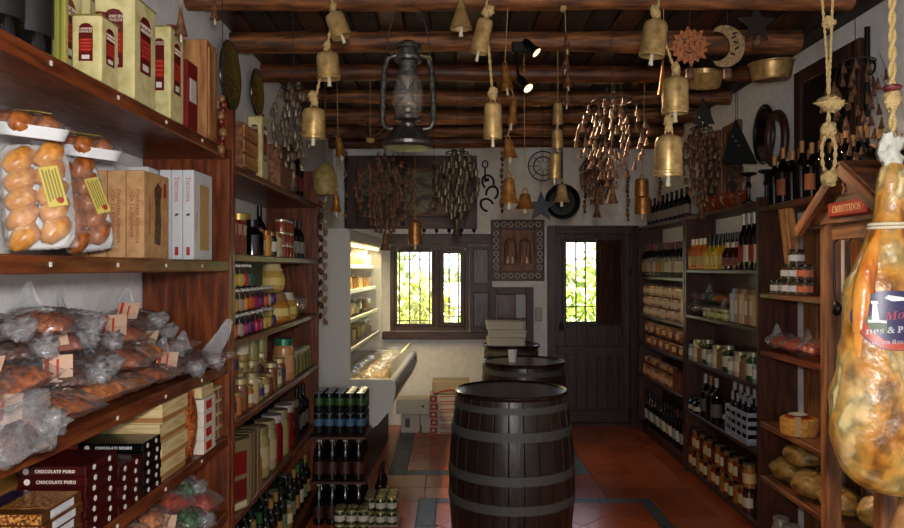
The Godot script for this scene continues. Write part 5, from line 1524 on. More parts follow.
	for i in 5:
		var c: Color = [Color(0.58, 0.62, 0.72), Color(0.62, 0.42, 0.26), Color(0.70, 0.60, 0.48), Color(0.58, 0.36, 0.22), Color(0.66, 0.52, 0.38)][i]
		var o := thing("tea_packet", "%s tall packet with a folded top by the panel" % ["blue-silver", "russet", "cream", "brown", "tan"][i], "packet", Vector3(xo - 0.005, 1.28, -4.98 + 0.082 * i), "tall folded packets")
		part(o, "packet", bx(0.07, 0.20, 0.066, 0.006), paint(c, 0.35), Vector3(0, 0.10, 0))
		part(o, "folded_top", bx(0.06, 0.035, 0.012, 0.003), paint(c.darkened(0.15), 0.35), Vector3(0, 0.215, 0), Vector3(0.3, 0, 0))
		part(o, "paper_label", bx(0.001, 0.09, 0.045, 0.0), paint(Color(0.78, 0.74, 0.66), 0.5), Vector3(-0.0356, 0.11, 0))
	for i in 13:
		var k := i % 4
		place(jar_proto(0.046, [0.15, 0.17, 0.15, 0.19][k], [Color(0.52, 0.54, 0.52), Color(0.66, 0.62, 0.50), Color(0.46, 0.34, 0.22), Color(0.14, 0.26, 0.10)][k], [Color(0.10, 0.10, 0.12), Color(0.68, 0.62, 0.46), Color(0.50, 0.40, 0.22), Color(0.62, 0.60, 0.52)][k], [Color(0.72, 0.72, 0.70), Color(0.76, 0.70, 0.56), null, Color(0.70, 0.68, 0.58)][k]), "preserve_jar", "%s jar on the board below the bags" % ["grey labelled", "cream labelled", "brown", "green"][k], "jar", Vector3(xo, 0.92, -5.86 + 0.104 * i), "jars below the bags")
	for i in 5:
		place(bottle_proto(0.05, 0.12, Color(0.035, 0.02, 0.02), Color(0.66, 0.62, 0.52), Color(0.04, 0.03, 0.03), 0.5), "liqueur_bottle", "small squat bottle with a square cream label", "bottle", Vector3(xo, 0.51, -5.86 + 0.105 * (i % 5)) if i < 2 else Vector3(xo + 0.10, 0.51, -5.87 + 0.10 * i), "small squat bottles")
	for i in 9:
		place(bottle_proto(0.04, 0.33, [Color(0.02, 0.022, 0.02), Color(0.10, 0.09, 0.05)][int(i == 1)], [Color(0.30, 0.28, 0.26), null][i % 2], [Color(0.60, 0.60, 0.60), Color(0.50, 0.42, 0.20)][int(i == 1)]), "sparkling_bottle", "black foil-necked sparkling bottle %s" % ("in front of the crate row" if i < 3 else "behind the wire crate"), "bottle", Vector3(xo + (0.0 if i < 3 else 0.09), 0.51, -5.60 + 0.115 * i), "sparkling bottles")
	wire_crate(Vector3(1.945, 0.51, -4.86))
	for i in 14:
		for lvl in 2:
			for j in 1:
				place(jar_proto(0.042, 0.155, [Color(0.46, 0.20, 0.08), Color(0.30, 0.10, 0.06), Color(0.56, 0.34, 0.12)][(i + lvl) % 3], [Color(0.52, 0.42, 0.24), Color(0.10, 0.08, 0.07)][(i + lvl) % 2], [Color(0.76, 0.62, 0.40), null, Color(0.72, 0.66, 0.56)][(i * 2 + lvl) % 3]), "syrup_jar", "%s syrup jar %s of the lowest board" % [["amber", "dark red", "golden"][(i + lvl) % 3], ["in the bottom row", "in the upper row"][lvl]], "jar", Vector3(xo, 0.06 + 0.1565 * lvl, -5.87 + 0.0835 * i), "syrup jars on the lowest board")
	for i in 2:
		place(bottle_proto(0.05, 0.30, Color(0.02, 0.02, 0.02), Color(0.10, 0.10, 0.10), Color(0.03, 0.03, 0.03), 0.6), "oil_bottle", "stout black bottle at the end of the syrup jars", "bottle", Vector3(1.955, 0.06, -4.615) if i == 0 else Vector3(2.065, 0.06, -4.62), "stout black bottles")
	# amber glass bowls and goblets on top of the middle unit
	for i in 5:
		var o := thing("glass_bowl", "amber glass bowl on top of the liqueur shelves", "bowl", Vector3(1.98, 2.07, -5.70 + 0.17 * i), "amber bowls on the shelf top")
		part(o, "bowl", lathe(V([0.0, 0.0, 0.035, 0.0, 0.04, 0.01, 0.07, 0.06, 0.072, 0.085, 0.068, 0.085, 0.066, 0.06, 0.036, 0.014, 0.0, 0.012]), 18), paint(Color(0.44, 0.17, 0.05), 0.12))
		part(o, "dried_flowers", blob(Vector3(0.11, 0.07, 0.11), 0.9, 0.2, 5 + i, 12, 9), filling(3), Vector3(0, 0.085, 0))
	for i in 2:
		var o := thing("oil_lamp_base", "dark green glass candlestick on the shelf top near the corked bottles", "candlestick", Vector3(1.95 + 0.06 * i, 2.07, -4.80 + 0.14 * i), "glass candlesticks")
		part(o, "stem", lathe(V([0.0, 0.0, 0.045, 0.0, 0.045, 0.012, 0.014, 0.03, 0.012, 0.10, 0.022, 0.12, 0.014, 0.14, 0.014, 0.18]), 14), paint(Color(0.05, 0.07, 0.06), 0.12))
		part(o, "dish", lathe(V([0.014, 0.18, 0.05, 0.19, 0.055, 0.205, 0.05, 0.205, 0.0, 0.192]), 14), paint(Color(0.07, 0.09, 0.08), 0.12))

func blob_bag(i: int) -> Node3D:
	var p := proto()
	part(p, "packet", blob(Vector3(0.08, 0.06, 0.09), 0.4, 0.12, 200 + i, 12, 8, 0.7), paint([Color(0.66, 0.46, 0.28), Color(0.56, 0.34, 0.20), Color(0.70, 0.56, 0.40)][i % 3], 0.4), Vector3(0, 0.029, 0))
	part(p, "packet_label", bx(0.035, 0.002, 0.04, 0.0), paint(Color(0.78, 0.72, 0.62), 0.5), Vector3(0, 0.058, 0))
	return p

func wire_crate(pos: Vector3) -> void:
	var o := thing("wire_crate", "pale grey plastic bottle crate holding black bottles", "crate", pos)
	var m := paint(Color(0.55, 0.57, 0.62), 0.3)
	var w := 0.11
	var l := 0.36
	var h := 0.21
	part(o, "crate_base", bx(w, 0.01, l, 0.002), m, Vector3(0, 0.006, 0))
	for lvl in 4:
		for s in [-1.0, 1.0]:
			part(o, "slat", bx(0.004, 0.028, l, 0.001), m, Vector3(s * w / 2, 0.03 + 0.055 * lvl, 0))
			part(o, "slat", bx(w, 0.028, 0.004, 0.001), m, Vector3(0, 0.03 + 0.055 * lvl, s * l / 2))
	for i in 5:
		for s in [-1.0, 1.0]:
			part(o, "crate_post", bx(0.005, h, 0.012, 0.001), m, Vector3(s * (w / 2 + 0.001), h / 2, -l / 2 + l * i / 4.0))
	for s in [-1.0, 1.0]:
		for i in 4:
			place(bottle_proto(0.036 * 0.68, 0.29, Color(0.02, 0.02, 0.02), null, Color(0.5, 0.5, 0.52)), "sparkling_bottle", "black bottle standing inside the plastic crate", "bottle", pos + Vector3(0.026 * s, 0.012, -0.135 + 0.09 * i), "bottles in the plastic crate")

func corner_shelves() -> void:
	# rustic plank shelves between the liqueur unit and the little house stall
	var o := thing("plank_shelves", "rough plank shelves with jars, bagged meat and a cheese", "shelves", Vector3(2.02, 0, -3.95))
	for h in [0.38, 0.71, 1.15, 1.50]:
		part(o, "shelf_board", bx(0.25, 0.035, 1.10, 0.006), wood("post" if h < 1.0 else "shelf", "z"), Vector3(0, h - 0.019, 0))
	part(o, "shelf_board", bx(0.25, 0.04, 1.10, 0.006), wood("shelf_dark", "z"), Vector3(0, 2.01, 0))
	part(o, "upright_plank", bx(0.03, 2.0, 0.16, 0.005), wood("post", "y"), Vector3(0.105, 1.0, -0.36))
	part(o, "upright_plank", bx(0.06, 1.99, 0.05, 0.005), wood("post", "y"), Vector3(0.08, 0.995, 0.50))
	part(o, "upright_plank", bx(0.03, 1.99, 0.16, 0.005), wood("post", "y"), Vector3(0.105, 0.995, 0.10))
	# slanting pale board on which a round bracket hangs
	part(o, "slanting_board", bx(0.05, 0.40, 0.10, 0.004), wood("pale", "y"), Vector3(-0.07, 1.80, -0.26), Vector3(0.0, 0.0, 0.12))
	var y := 2.03
	for i in 9:
		for j in 2:
			place(bottle_proto(0.038, [0.30, 0.33][i % 2], Color(0.02, 0.015, 0.012), [null, Color(0.52, 0.28, 0.12), null][(i + j) % 3], Color(0.68, 0.50, 0.30), 0.34), "corked_bottle", "black %sbottle with a natural cork on the plank shelf top" % ["", "orange-labelled ", ""][(i + j) % 3], "bottle", Vector3(1.955 + 0.10 * j, y, -4.42 + 0.115 * i), "corked bottles on the plank top")
	for i in 3:
		for lvl in 3:
			if lvl == 2 and i != 1:
				continue
			place(jar_proto(0.042, 0.085, Color(0.26, 0.20, 0.14), Color(0.10, 0.08, 0.07), [Color(0.74, 0.74, 0.74), Color(0.70, 0.72, 0.76), Color(0.70, 0.38, 0.26)][i]), "pate_jar", "%s jar %s on the plank shelf under the corked bottles" % [["white-labelled", "blue-white labelled", "orange-labelled"][i], ["at the bottom", "stacked second", "stacked on top"][lvl]], "jar", Vector3(1.935, 1.50 + 0.086 * lvl, -4.20 + 0.10 * i), "pate jars on the plank shelf")
	place(jar_proto(0.036, 0.08, Color(0.30, 0.28, 0.24), Color(0.12, 0.10, 0.08), Color(0.76, 0.76, 0.74)), "pate_jar", "single white-labelled jar near the slanting board", "jar", Vector3(1.93, 1.50, -4.34))
	var meat := [bag_proto(3, 0.14, 0.18, 0.08, true, false), bag_proto(4, 0.13, 0.17, 0.075, false, false)]
	for i in 3:
		place(meat[i % 2], "meat_bag", "shiny vacuum bag of %s on the plank above the cheese" % ["dark sausage with a raised corner", "red cured meat", "dark sausage with a raised corner"][i], "bag", Vector3(1.965, 1.165, -4.34 + 0.19 * i), "meat bags above the cheese", Vector3(0.0, 1.5 + 0.2 * i, 0.12))
	var red := place(meat[0], "meat_bag", "dark red dried sausage bag at the back of the jar plank", "bag", Vector3(2.02, 1.52, -4.40), "", Vector3(0.0, 1.5, 0.0), 0.7)
	var wheel := thing("whole_cheese", "pale whole cheese with an orange cut face on the lower plank", "cheese", Vector3(1.965, 0.71, -4.14))
	part(wheel, "rind", lathe(V([0.0, 0.0, 0.092, 0.0, 0.098, 0.008, 0.10, 0.05, 0.098, 0.088, 0.088, 0.096, 0.0, 0.096]), 28), grained("rind", [Color(0.66, 0.42, 0.16), Color(0.76, 0.54, 0.24), Color(0.80, 0.62, 0.32)], Vector3(6, 6, 6), 0.5, 0.02, 160))
	part(wheel, "orange_top", lathe(V([0.0, 0.0985, 0.07, 0.0985, 0.074, 0.096]), 24), paint(Color(0.66, 0.24, 0.06), 0.4))
	part(wheel, "paper_tag", bx(0.035, 0.11, 0.002, 0.0), paint(Color(0.74, 0.62, 0.44), 0.6), Vector3(-0.05, 0.06, 0.092))
	var plate := thing("white_dish", "little white dish of tags on the whole cheese", "dish", Vector3(1.96, 0.811, -4.14))
	part(plate, "dish", lathe(V([0.0, 0.0, 0.03, 0.0, 0.05, 0.012, 0.048, 0.014, 0.03, 0.004, 0.0, 0.004]), 18), paint(Color(0.72, 0.70, 0.66), 0.4))
	var ham := grained("cured_rind", [Color(0.22, 0.18, 0.08), Color(0.46, 0.36, 0.16), Color(0.62, 0.46, 0.22), Color(0.40, 0.40, 0.26)], Vector3(4, 4, 4), 0.45, 0.02, 161, 0.5)
	for i in 4:
		var c: Vector3 = [Vector3(1.99, 0.385, -4.30), Vector3(1.99, 0.385, -4.02), Vector3(2.0, 0.51, -4.18), Vector3(1.99, 0.385, -3.74)][i]
		one("cured_shoulder", blob(Vector3(0.20, 0.13, 0.27), 0.35, 0.06, 300 + i, 20, 14), ham, "greenish cured shoulder of pork on the low plank, %s" % ["beside the liqueur unit", "in the middle", "lying on the two others", "beside the stall post"][i], "meat", c + Vector3(0, 0.073, 0), "cured shoulders on the low plank")
	for i in 4:
		place(jar_proto(0.05, 0.16, Color(0.46, 0.44, 0.38), Color(0.60, 0.60, 0.58), Color(0.70, 0.68, 0.60)), "gallon_jar", "grey lidded jar on the floor under the plank shelves", "jar", Vector3(1.97, 0.0, -4.38 + 0.14 * i), "grey jars on the floor")

func stall() -> void:
	var o := thing("market_stall", "little wooden stall with a gabled roof and a red sign", "stall", Vector3(1.5, 0, -2.78))
	var x1 := 0.56
	for q in [[0.03, -0.17], [0.03, 0.20], [x1, -0.17], [x1, 0.20]]:
		part(o, "post", bx(0.058, 1.84, 0.062, 0.006), wood("post", "y"), Vector3(q[0], 0.92, q[1]))
	for h in [0.62, 1.02, 1.36]:
		part(o, "shelf_board", bx(x1 - 0.04, 0.025, 0.33, 0.004), wood("shelf_dark", "x"), Vector3(x1 / 2 + 0.05, h, 0.015))
	part(o, "front_rail", bx(0.03, 0.06, 0.31, 0.004), wood("post", "z"), Vector3(0.03, 1.79, 0.015))
	# gable of boards facing the aisle (-x)
	var eave := 1.845
	var apex := 2.04
	var hz := 0.29
	var mid := 0.015
	var rows := 4
	for k in rows:
		var y0 := lerpf(eave - 0.02, apex - 0.012, float(k) / rows)
		var y1 := lerpf(eave - 0.02, apex - 0.012, float(k + 1) / rows) - 0.002
		var f0 := hz * (1.0 - float(k) / rows) - 0.012
		var f1 := hz * (1.0 - float(k + 1) / rows)
		var poly := [Vector2(-f0, y0), Vector2(f0, y0), Vector2(maxf(f1, 0.005), y1), Vector2(-maxf(f1, 0.005), y1)]
		part(o, "gable_board", prism(poly, 0.02), wood("roof", "x"), Vector3(0.0, 0, mid), Vector3(0, -PI / 2, 0))
	# two slopes of planks with their ridge across the aisle wall
	var slope := atan2(apex - eave, hz)
	var len_ := sqrt(pow(apex - eave, 2) + hz * hz) + 0.06
	for s in [-1.0, 1.0]:
		for k in 3:
			var t0 := len_ * k / 3.0
			var c := t0 + len_ / 6.0
			part(o, "roof_plank", bx(0.66, 0.022, len_ / 3.0 - 0.003, 0.004), wood("roof", "x"), Vector3(0.30, apex + 0.012 - c * sin(slope) + 0.005 * (k % 2), mid + s * c * cos(slope)), Vector3(s * slope, 0, 0))
		part(o, "barge_board", bx(0.022, 0.05, len_, 0.004), wood("roof", "z"), Vector3(-0.03, apex - 0.012 - len_ / 2 * sin(slope), mid + s * len_ / 2 * cos(slope)), Vector3(s * slope, 0, 0))
	var sign_ := part(o, "sign_plate", bx(0.012, 0.055, 0.27, 0.004), paint(Color(0.55, 0.06, 0.03), 0.4), Vector3(-0.018, 1.875, mid + 0.03))
	part(sign_, "lettering", words("· EMBUTIDOS ·", 0.034, true), paint(Color(0.86, 0.70, 0.50), 0.5), Vector3(-0.0064, 0.0, 0), Vector3(0, -PI / 2, 0))
	part(o, "ornament", tube([Vector3(-0.016, 1.935, mid - 0.01), Vector3(-0.016, 1.955, mid + 0.005), Vector3(-0.016, 1.965, mid - 0.005), Vector3(-0.016, 1.985, mid + 0.0)], 0.003, 5), paint(Color(0.62, 0.42, 0.26), 0.5))
	# glass jars and tools inside the stall
	for i in 4:
		var c := Vector3(1.66 + 0.10 * (i % 2), 1.373, -2.90 + 0.14 * (i / 2))
		var j := thing("glass_canister", "clear glass canister with a dark lid inside the stall", "jar", c, "glass canisters in the stall")
		part(j, "glass", lathe(V([0.0, 0.0, 0.045, 0.0, 0.048, 0.01, 0.048, 0.20, 0.04, 0.22]), 16), clear("canister", Color(0.75, 0.80, 0.82), 0.25, 0.04))
		part(j, "contents", lathe(V([0.0, 0.006, 0.042, 0.006, 0.042, 0.14, 0.0, 0.14]), 14), filling([1, 3][i % 2]))
		part(j, "lid", lathe(V([0.042, 0.215, 0.046, 0.22, 0.046, 0.24, 0.0, 0.244]), 16), paint(Color(0.12, 0.12, 0.12), 0.3))
	for i in 3:
		var u := thing("hanging_ladle", "black iron ladle hanging under the stall's front rail", "ladle", Vector3(1.515, 1.76, -2.87 + 0.10 * i), "ladles under the stall rail")
		part(u, "handle", tube([Vector3(0.0, 0.0, 0), Vector3(-0.012, -0.01, 0), Vector3(-0.012, -0.20, 0), Vector3(-0.005, -0.25, 0)], 0.005, 6), paint(Color(0.05, 0.05, 0.05), 0.4, 0.5))
		part(u, "scoop", blob(Vector3(0.035, 0.06, 0.045), 0.0, 0.1, 1, 12, 8), paint(Color(0.06, 0.06, 0.06), 0.4, 0.5), Vector3(-0.003, -0.27, 0))
	var meat := grained("cured_rind", [], Vector3.ONE, 0.4)
	for i in 3:
		one("cured_shoulder", blob(Vector3(0.20, 0.15, 0.15), 0.35, 0.06, 330 + i, 18, 12), meat, "cured shoulder of pork inside the stall on the %s board" % ["lowest", "middle", "lowest inner"][i], "meat", [Vector3(1.66, 0.632 + 0.086, -2.80), Vector3(1.68, 1.032 + 0.086, -2.76), Vector3(1.86, 0.632 + 0.096, -2.76)][i], "cured shoulders in the stall")
	# hat-like dish and small wooden stars lying on the roof
	var dish := thing("tin_dish", "dark tin dish resting on the stall roof", "dish", Vector3(1.66, 2.058, -2.765))
	part(dish, "dish", lathe(V([0.0, 0.0, 0.06, 0.0, 0.10, 0.02, 0.102, 0.024, 0.06, 0.006, 0.0, 0.006]), 20), paint(Color(0.10, 0.10, 0.10), 0.3, 0.7))
	for i in 2:
		var pts := []
		for k in 10:
			var a := PI / 2 + TAU * k / 10.0
			pts.append(Vector2(cos(a), sin(a)) * (0.055 if k % 2 == 0 else 0.024))
		one("wooden_star", prism(pts, 0.012), wood("pale", "y"), "pale wooden star standing in the tin dish on the stall roof", "star", Vector3(1.64 + 0.05 * i, 2.108, -2.76 + 0.05 * i), "wooden stars on the stall", Vector3(0, -0.4, 0.1 + 0.5 * i))

# ------------------------------------------------------------------ the hanging ham
const HAM_D := 1.65
const HAM_ROWS := [[163, 886, 900], [166, 881, 905], [180, 878, 907], [200, 877, 908], [215, 876, 909], [228, 872, 912], [245, 864, 918], [262, 857, 924], [285, 850, 932], [310, 846, 941], [335, 842, 950], [360, 838, 958], [390, 832, 965], [415, 829, 969], [437, 830, 969], [455, 836, 965], [470, 844, 958], [482, 855, 945], [490, 868, 930], [494, 884, 914]]

func ham_row(py: float) -> Vector3:    # (centre x, half width, half depth) in metres at a height given by row
	var k := F / HAM_D
	for i in HAM_ROWS.size() - 1:
		var a: Array = HAM_ROWS[i]
		var b: Array = HAM_ROWS[i + 1]
		if py <= b[0] or i == HAM_ROWS.size() - 2:
			var t := clampf((py - a[0]) / float(b[0] - a[0]), 0.0, 1.0)
			var l := lerpf(a[1], b[1], t)
			var r := lerpf(a[2], b[2], t)
			return Vector3(((l + r) / 2 - 452.0) / k, (r - l) / 2 / k, (r - l) / 2 / k * lerpf(0.95, 0.62, clampf((py - 200.0) / 120.0, 0.0, 1.0)))
	return Vector3.ZERO

func on_ham(q: Vector2, off: float) -> Vector3:   # q in pixels of the ham's own plan, laid on its front
	var k := F / HAM_D
	var r := ham_row(q.y)
	var x := (q.x - 452.0) / k * 0.962
	var u := clampf((x - r.x) / r.y, -0.98, 0.98)
	return Vector3(x, EYE - (q.y - 268.0) / k * 0.962, -HAM_D + r.z * sqrt(1.0 - u * u) + off)

func drape(s: Shape, poly: PackedVector2Array, off: float) -> void:
	# fan in rings from the middle so that the sheet follows the curve
	var c := Vector2.ZERO
	for p in poly:
		c += p
	c /= poly.size()
	var rows := []
	for i in 7:
		var row := []
		for p in poly:
			row.append(on_ham(c.lerp(p, i / 6.0), off))
		rows.append(row)
	s.grid(rows, true, Vector3(0, 0, 1))

func drape_text(t: String, at_: Vector2, height: float, slant: float, off: float) -> Mesh:
	var src := words(t, height, true, true)
	var a := src.surface_get_arrays(0)
	var v: PackedVector3Array = a[Mesh.ARRAY_VERTEX]
	var ids: PackedInt32Array = a[Mesh.ARRAY_INDEX]
	var s := Shape.new()
	for i in range(0, ids.size(), 3):
		var q := []
		for k in 3:
			var p := v[ids[i + k]]
			q.append(on_ham(at_ + Vector2(p.x + p.y * 0.15, -p.y - p.x * slant + 0.0012 * p.x * p.x * 0.5), off))
		s.flat(q[0], q[1], q[2], Vector3(0, 0, 1))
	return s.mesh()

func ham() -> void:
	var o := thing("cured_ham", "large cured ham with a purple label hanging from a rope by the stall", "ham", Vector3.ZERO)
	var nz := FastNoiseLite.new()
	nz.seed = 9
	nz.frequency = 4.0
	var rows := []
	for i in 60:
		var py := lerpf(163.0, 494.0, i / 59.0)
		var r := ham_row(py)
		var row := []
		for j in 40:
			var a := TAU * j / 40
			var p := Vector3(r.x + cos(a) * r.y, EYE - (py - 268.0) / F * HAM_D, -HAM_D + sin(a) * r.z)
			var lump := 0.012 * nz.get_noise_3dv(p * 2.0) * smoothstep(0.0, 0.06, r.y - 0.03)
			row.append(p + Vector3(cos(a), 0, sin(a)) * lump)
		rows.append(row)
	var s := Shape.new()
	s.grid(rows, true)
	for e in [0, rows.size() - 1]:
		for j in range(1, 39):
			s.flat(rows[e][0], rows[e][j], rows[e][j + 1], Vector3(0, 1 if e == 0 else -1, 0))
	var skin := grained("ham_skin", [Color(0.26, 0.14, 0.05), Color(0.58, 0.36, 0.11), Color(0.72, 0.52, 0.22), Color(0.46, 0.40, 0.24), Color(0.82, 0.74, 0.54)], Vector3(3.4, 2.0, 3.4), 0.34, 0.014, 171, 0.6)
	part(o, "meat", s.mesh(), skin)
	# ridge of amber fat down the side towards the aisle
	var path := []
	var rad := []
	for i in 14:
		var py := lerpf(222.0, 372.0, i / 13.0)
		var r := ham_row(py)
		path.append(Vector3(r.x - r.y * 0.80, EYE - (py - 268.0) / F * HAM_D, -HAM_D + r.z * 0.42))
		rad.append(0.003 + 0.021 * sin(PI * i / 13.0))
	part(o, "fat_ridge", tube(path, rad, 12), grained("ham_fat", [Color(0.52, 0.24, 0.06), Color(0.72, 0.42, 0.13), Color(0.80, 0.56, 0.24)], Vector3(5, 1.4, 5), 0.3, 0.02, 172, 0.4))
	# tie round the hock and the rope to the beam
	var k := F / HAM_D
	var tie := []
	for j in 17:
		var a := TAU * j / 16.0
		var r := ham_row(228.0)
		tie.append(Vector3(r.x + cos(a) * (r.y + 0.003), EYE - (228.0 - 268.0) / k, -HAM_D + sin(a) * (r.z + 0.003)))
	var cord := paint(Color(0.74, 0.70, 0.60), 0.9)
	part(o, "tie_string", tube(tie, 0.004, 6), cord)
	part(o, "tie_string", tube(tie, 0.004, 6), cord, Vector3(0, 0.008, 0))
	var hx := (893.0 - 452.0) / k
	var top := LOG_BOTTOM + 0.02
	var hock := EYE - (172.0 - 268.0) / k
	part(o, "rope", twisted([Vector3(hx, top, -HAM_D), Vector3(hx, hock, -HAM_D)], 0.0085), rope_look())
	part(o, "rope_knot", blob(Vector3(0.035, 0.05, 0.035), 0.7, 0.15, 6, 12, 9), rope_look(), Vector3(hx, EYE - (100.0 - 268.0) / k, -HAM_D))
	part(o, "white_cloth", blob(Vector3(0.05, 0.085, 0.045), 0.9, 0.16, 16, 16, 12), paint(Color(0.70, 0.70, 0.66), 0.9), Vector3(hx - 0.004, EYE - (152.0 - 268.0) / k, -HAM_D))
	part(o, "red_bead", blob(Vector3(0.04, 0.018, 0.04), 0.3, 0.15, 6, 12, 9), paint(Color(0.34, 0.05, 0.08), 0.5), Vector3(hx, EYE - (88.0 - 268.0) / k, -HAM_D))
	part(o, "hook", tube([Vector3(hx, hock + 0.02, -HAM_D + 0.01), Vector3(hx + 0.012, hock - 0.01, -HAM_D + 0.03), Vector3(hx + 0.005, hock - 0.05, -HAM_D + 0.035)], 0.005, 6), paint(Color(0.72, 0.72, 0.70), 0.3, 0.8))
	# label: purple shield with a white tower, a pink name and a red foot band
	var shield := PackedVector2Array()
	for i in 40:
		var a := TAU * i / 40.0
		var w := 46.0
		var h := 34.0 if sin(a) > 0.0 else 30.0
		shield.append(Vector2(905.0 + cos(a) * w, 318.0 + sin(a) * h * (1.0 - 0.10 * cos(4.0 * a))))
	var l := Shape.new()
	drape(l, shield, 0.011)
	var lab := part(o, "paper_label", l.mesh(), paint(Color(0.115, 0.095, 0.27), 0.4))
	var foot := Shape.new()
	var rows2 := []
	for i in 4:
		var row := []
		for j in 25:
			var a := lerpf(0.12, PI - 0.12, j / 24.0)
			row.append(on_ham(Vector2(905.0 + cos(a) * (45.0 - 2.6 * i), 318.0 + sin(a) * (33.5 - 2.6 * i) * (1.0 - 0.10 * cos(4.0 * a))), 0.0118))
		rows2.append(row)
	foot.grid(rows2, false, Vector3(0, 0, 1))
	part(lab, "red_foot_band", foot.mesh(), paint(Color(0.62, 0.22, 0.14), 0.4))
	var pale := paint(Color(0.80, 0.84, 0.82), 0.5)
	for q in [[[874, 304], [877, 304], [878.5, 322], [872.5, 322]], [[870, 320], [884, 320], [884, 323], [870, 323]], [[873, 301], [878, 301], [878, 304], [873, 304]], [[886, 295], [899, 297], [903, 300], [889, 301], [883, 298]]]:
		var poly := PackedVector2Array()
		for v in q:
			poly.append(Vector2(v[0], v[1]))
		var ts := Shape.new()
		drape(ts, poly, 0.0122)
		part(lab, "white_tower", ts.mesh(), pale)
	var hill := Shape.new()
	drape(hill, PackedVector2Array([Vector2(863, 322), Vector2(872, 316), Vector2(884, 320), Vector2(884, 333), Vector2(864, 333)]), 0.0116)
	part(lab, "green_hill", hill.mesh(), paint(Color(0.26, 0.34, 0.22), 0.5))
	part(lab, "lettering", drape_text("Morales", Vector2(905, 313), 11.0, 0.16, 0.0128), paint(Color(0.74, 0.36, 0.42), 0.5))
	part(lab, "lettering", drape_text("nes & Pampaneira", Vector2(905, 328), 8.2, 0.08, 0.0128), paint(Color(0.86, 0.86, 0.88), 0.5))
	part(lab, "lettering", drape_text("Gran Reserva", Vector2(890, 341), 5.6, 0.05, 0.0130), paint(Color(0.80, 0.76, 0.78), 0.5))
	# a second ham shank with a braided cord, leaning below the first
	var b := thing("ham_shank", "pale ham shank with a red braided cord standing on a wooden block before the stall", "ham", Vector3(1.14, 0.0, -1.86))
	var pth := []
	var rr := []
	for i in 9:
		var t := i / 8.0
		pth.append(Vector3(0.10 * t - 0.04, 0.68 * t * 1.0 + 0.10, -0.03 * t))
		rr.append([0.03, 0.09, 0.12, 0.125, 0.115, 0.095, 0.07, 0.05, 0.03][i])
	part(b, "meat", tube(pth, rr, 20), grained("shank_skin", [Color(0.54, 0.34, 0.18), Color(0.70, 0.50, 0.30), Color(0.78, 0.62, 0.42)], Vector3(3, 3, 3), 0.45, 0.02, 173, 0.4), Vector3(0, 0.28, 0))
	part(b, "stand_block", bx(0.22, 0.36, 0.20, 0.006), wood("pale", "y"), Vector3(-0.03, 0.18, 0))
	part(b, "braided_cord", twisted([Vector3(0.03, 0.86, 0.02), Vector3(0.03, 0.70, 0.095), Vector3(0.0, 0.55, 0.115), Vector3(-0.01, 0.42, 0.118)], 0.012), paint(Color(0.40, 0.08, 0.08), 0.8), Vector3(0, 0.28, 0))
	part(b, "loop", tube([Vector3(0.055, 0.76, -0.03), Vector3(0.045, 0.85, -0.02), Vector3(0.03, 0.865, 0.01)], 0.006, 6), cord, Vector3(0, 0.28, 0))

func rope_look() -> Material:
	return grained("rope", [Color(0.50, 0.40, 0.24), Color(0.66, 0.56, 0.36), Color(0.74, 0.66, 0.47)], Vector3(30, 30, 30), 0.9, 0.03, 180, 0.5)

# two strands wound round each other along a path
func twisted(path: Array, r: float) -> Mesh:
	var curve := Curve3D.new()
	for p in path:
		curve.add_point(p)
	var len_ := curve.get_baked_length()
	var n := clampi(int(len_ / (r * 1.1)), 4, 220)
	var s := Shape.new()
	for strand in 2:
		var pts := []
		for i in n + 1:
			var p := curve.sample_baked(len_ * i / n)
			var a := i * 0.75 + PI * strand
			pts.append(p + Vector3(cos(a), 0, sin(a)) * r * 0.55)
		swept(s, pts, r * 0.62, 5)
	return s.mesh()

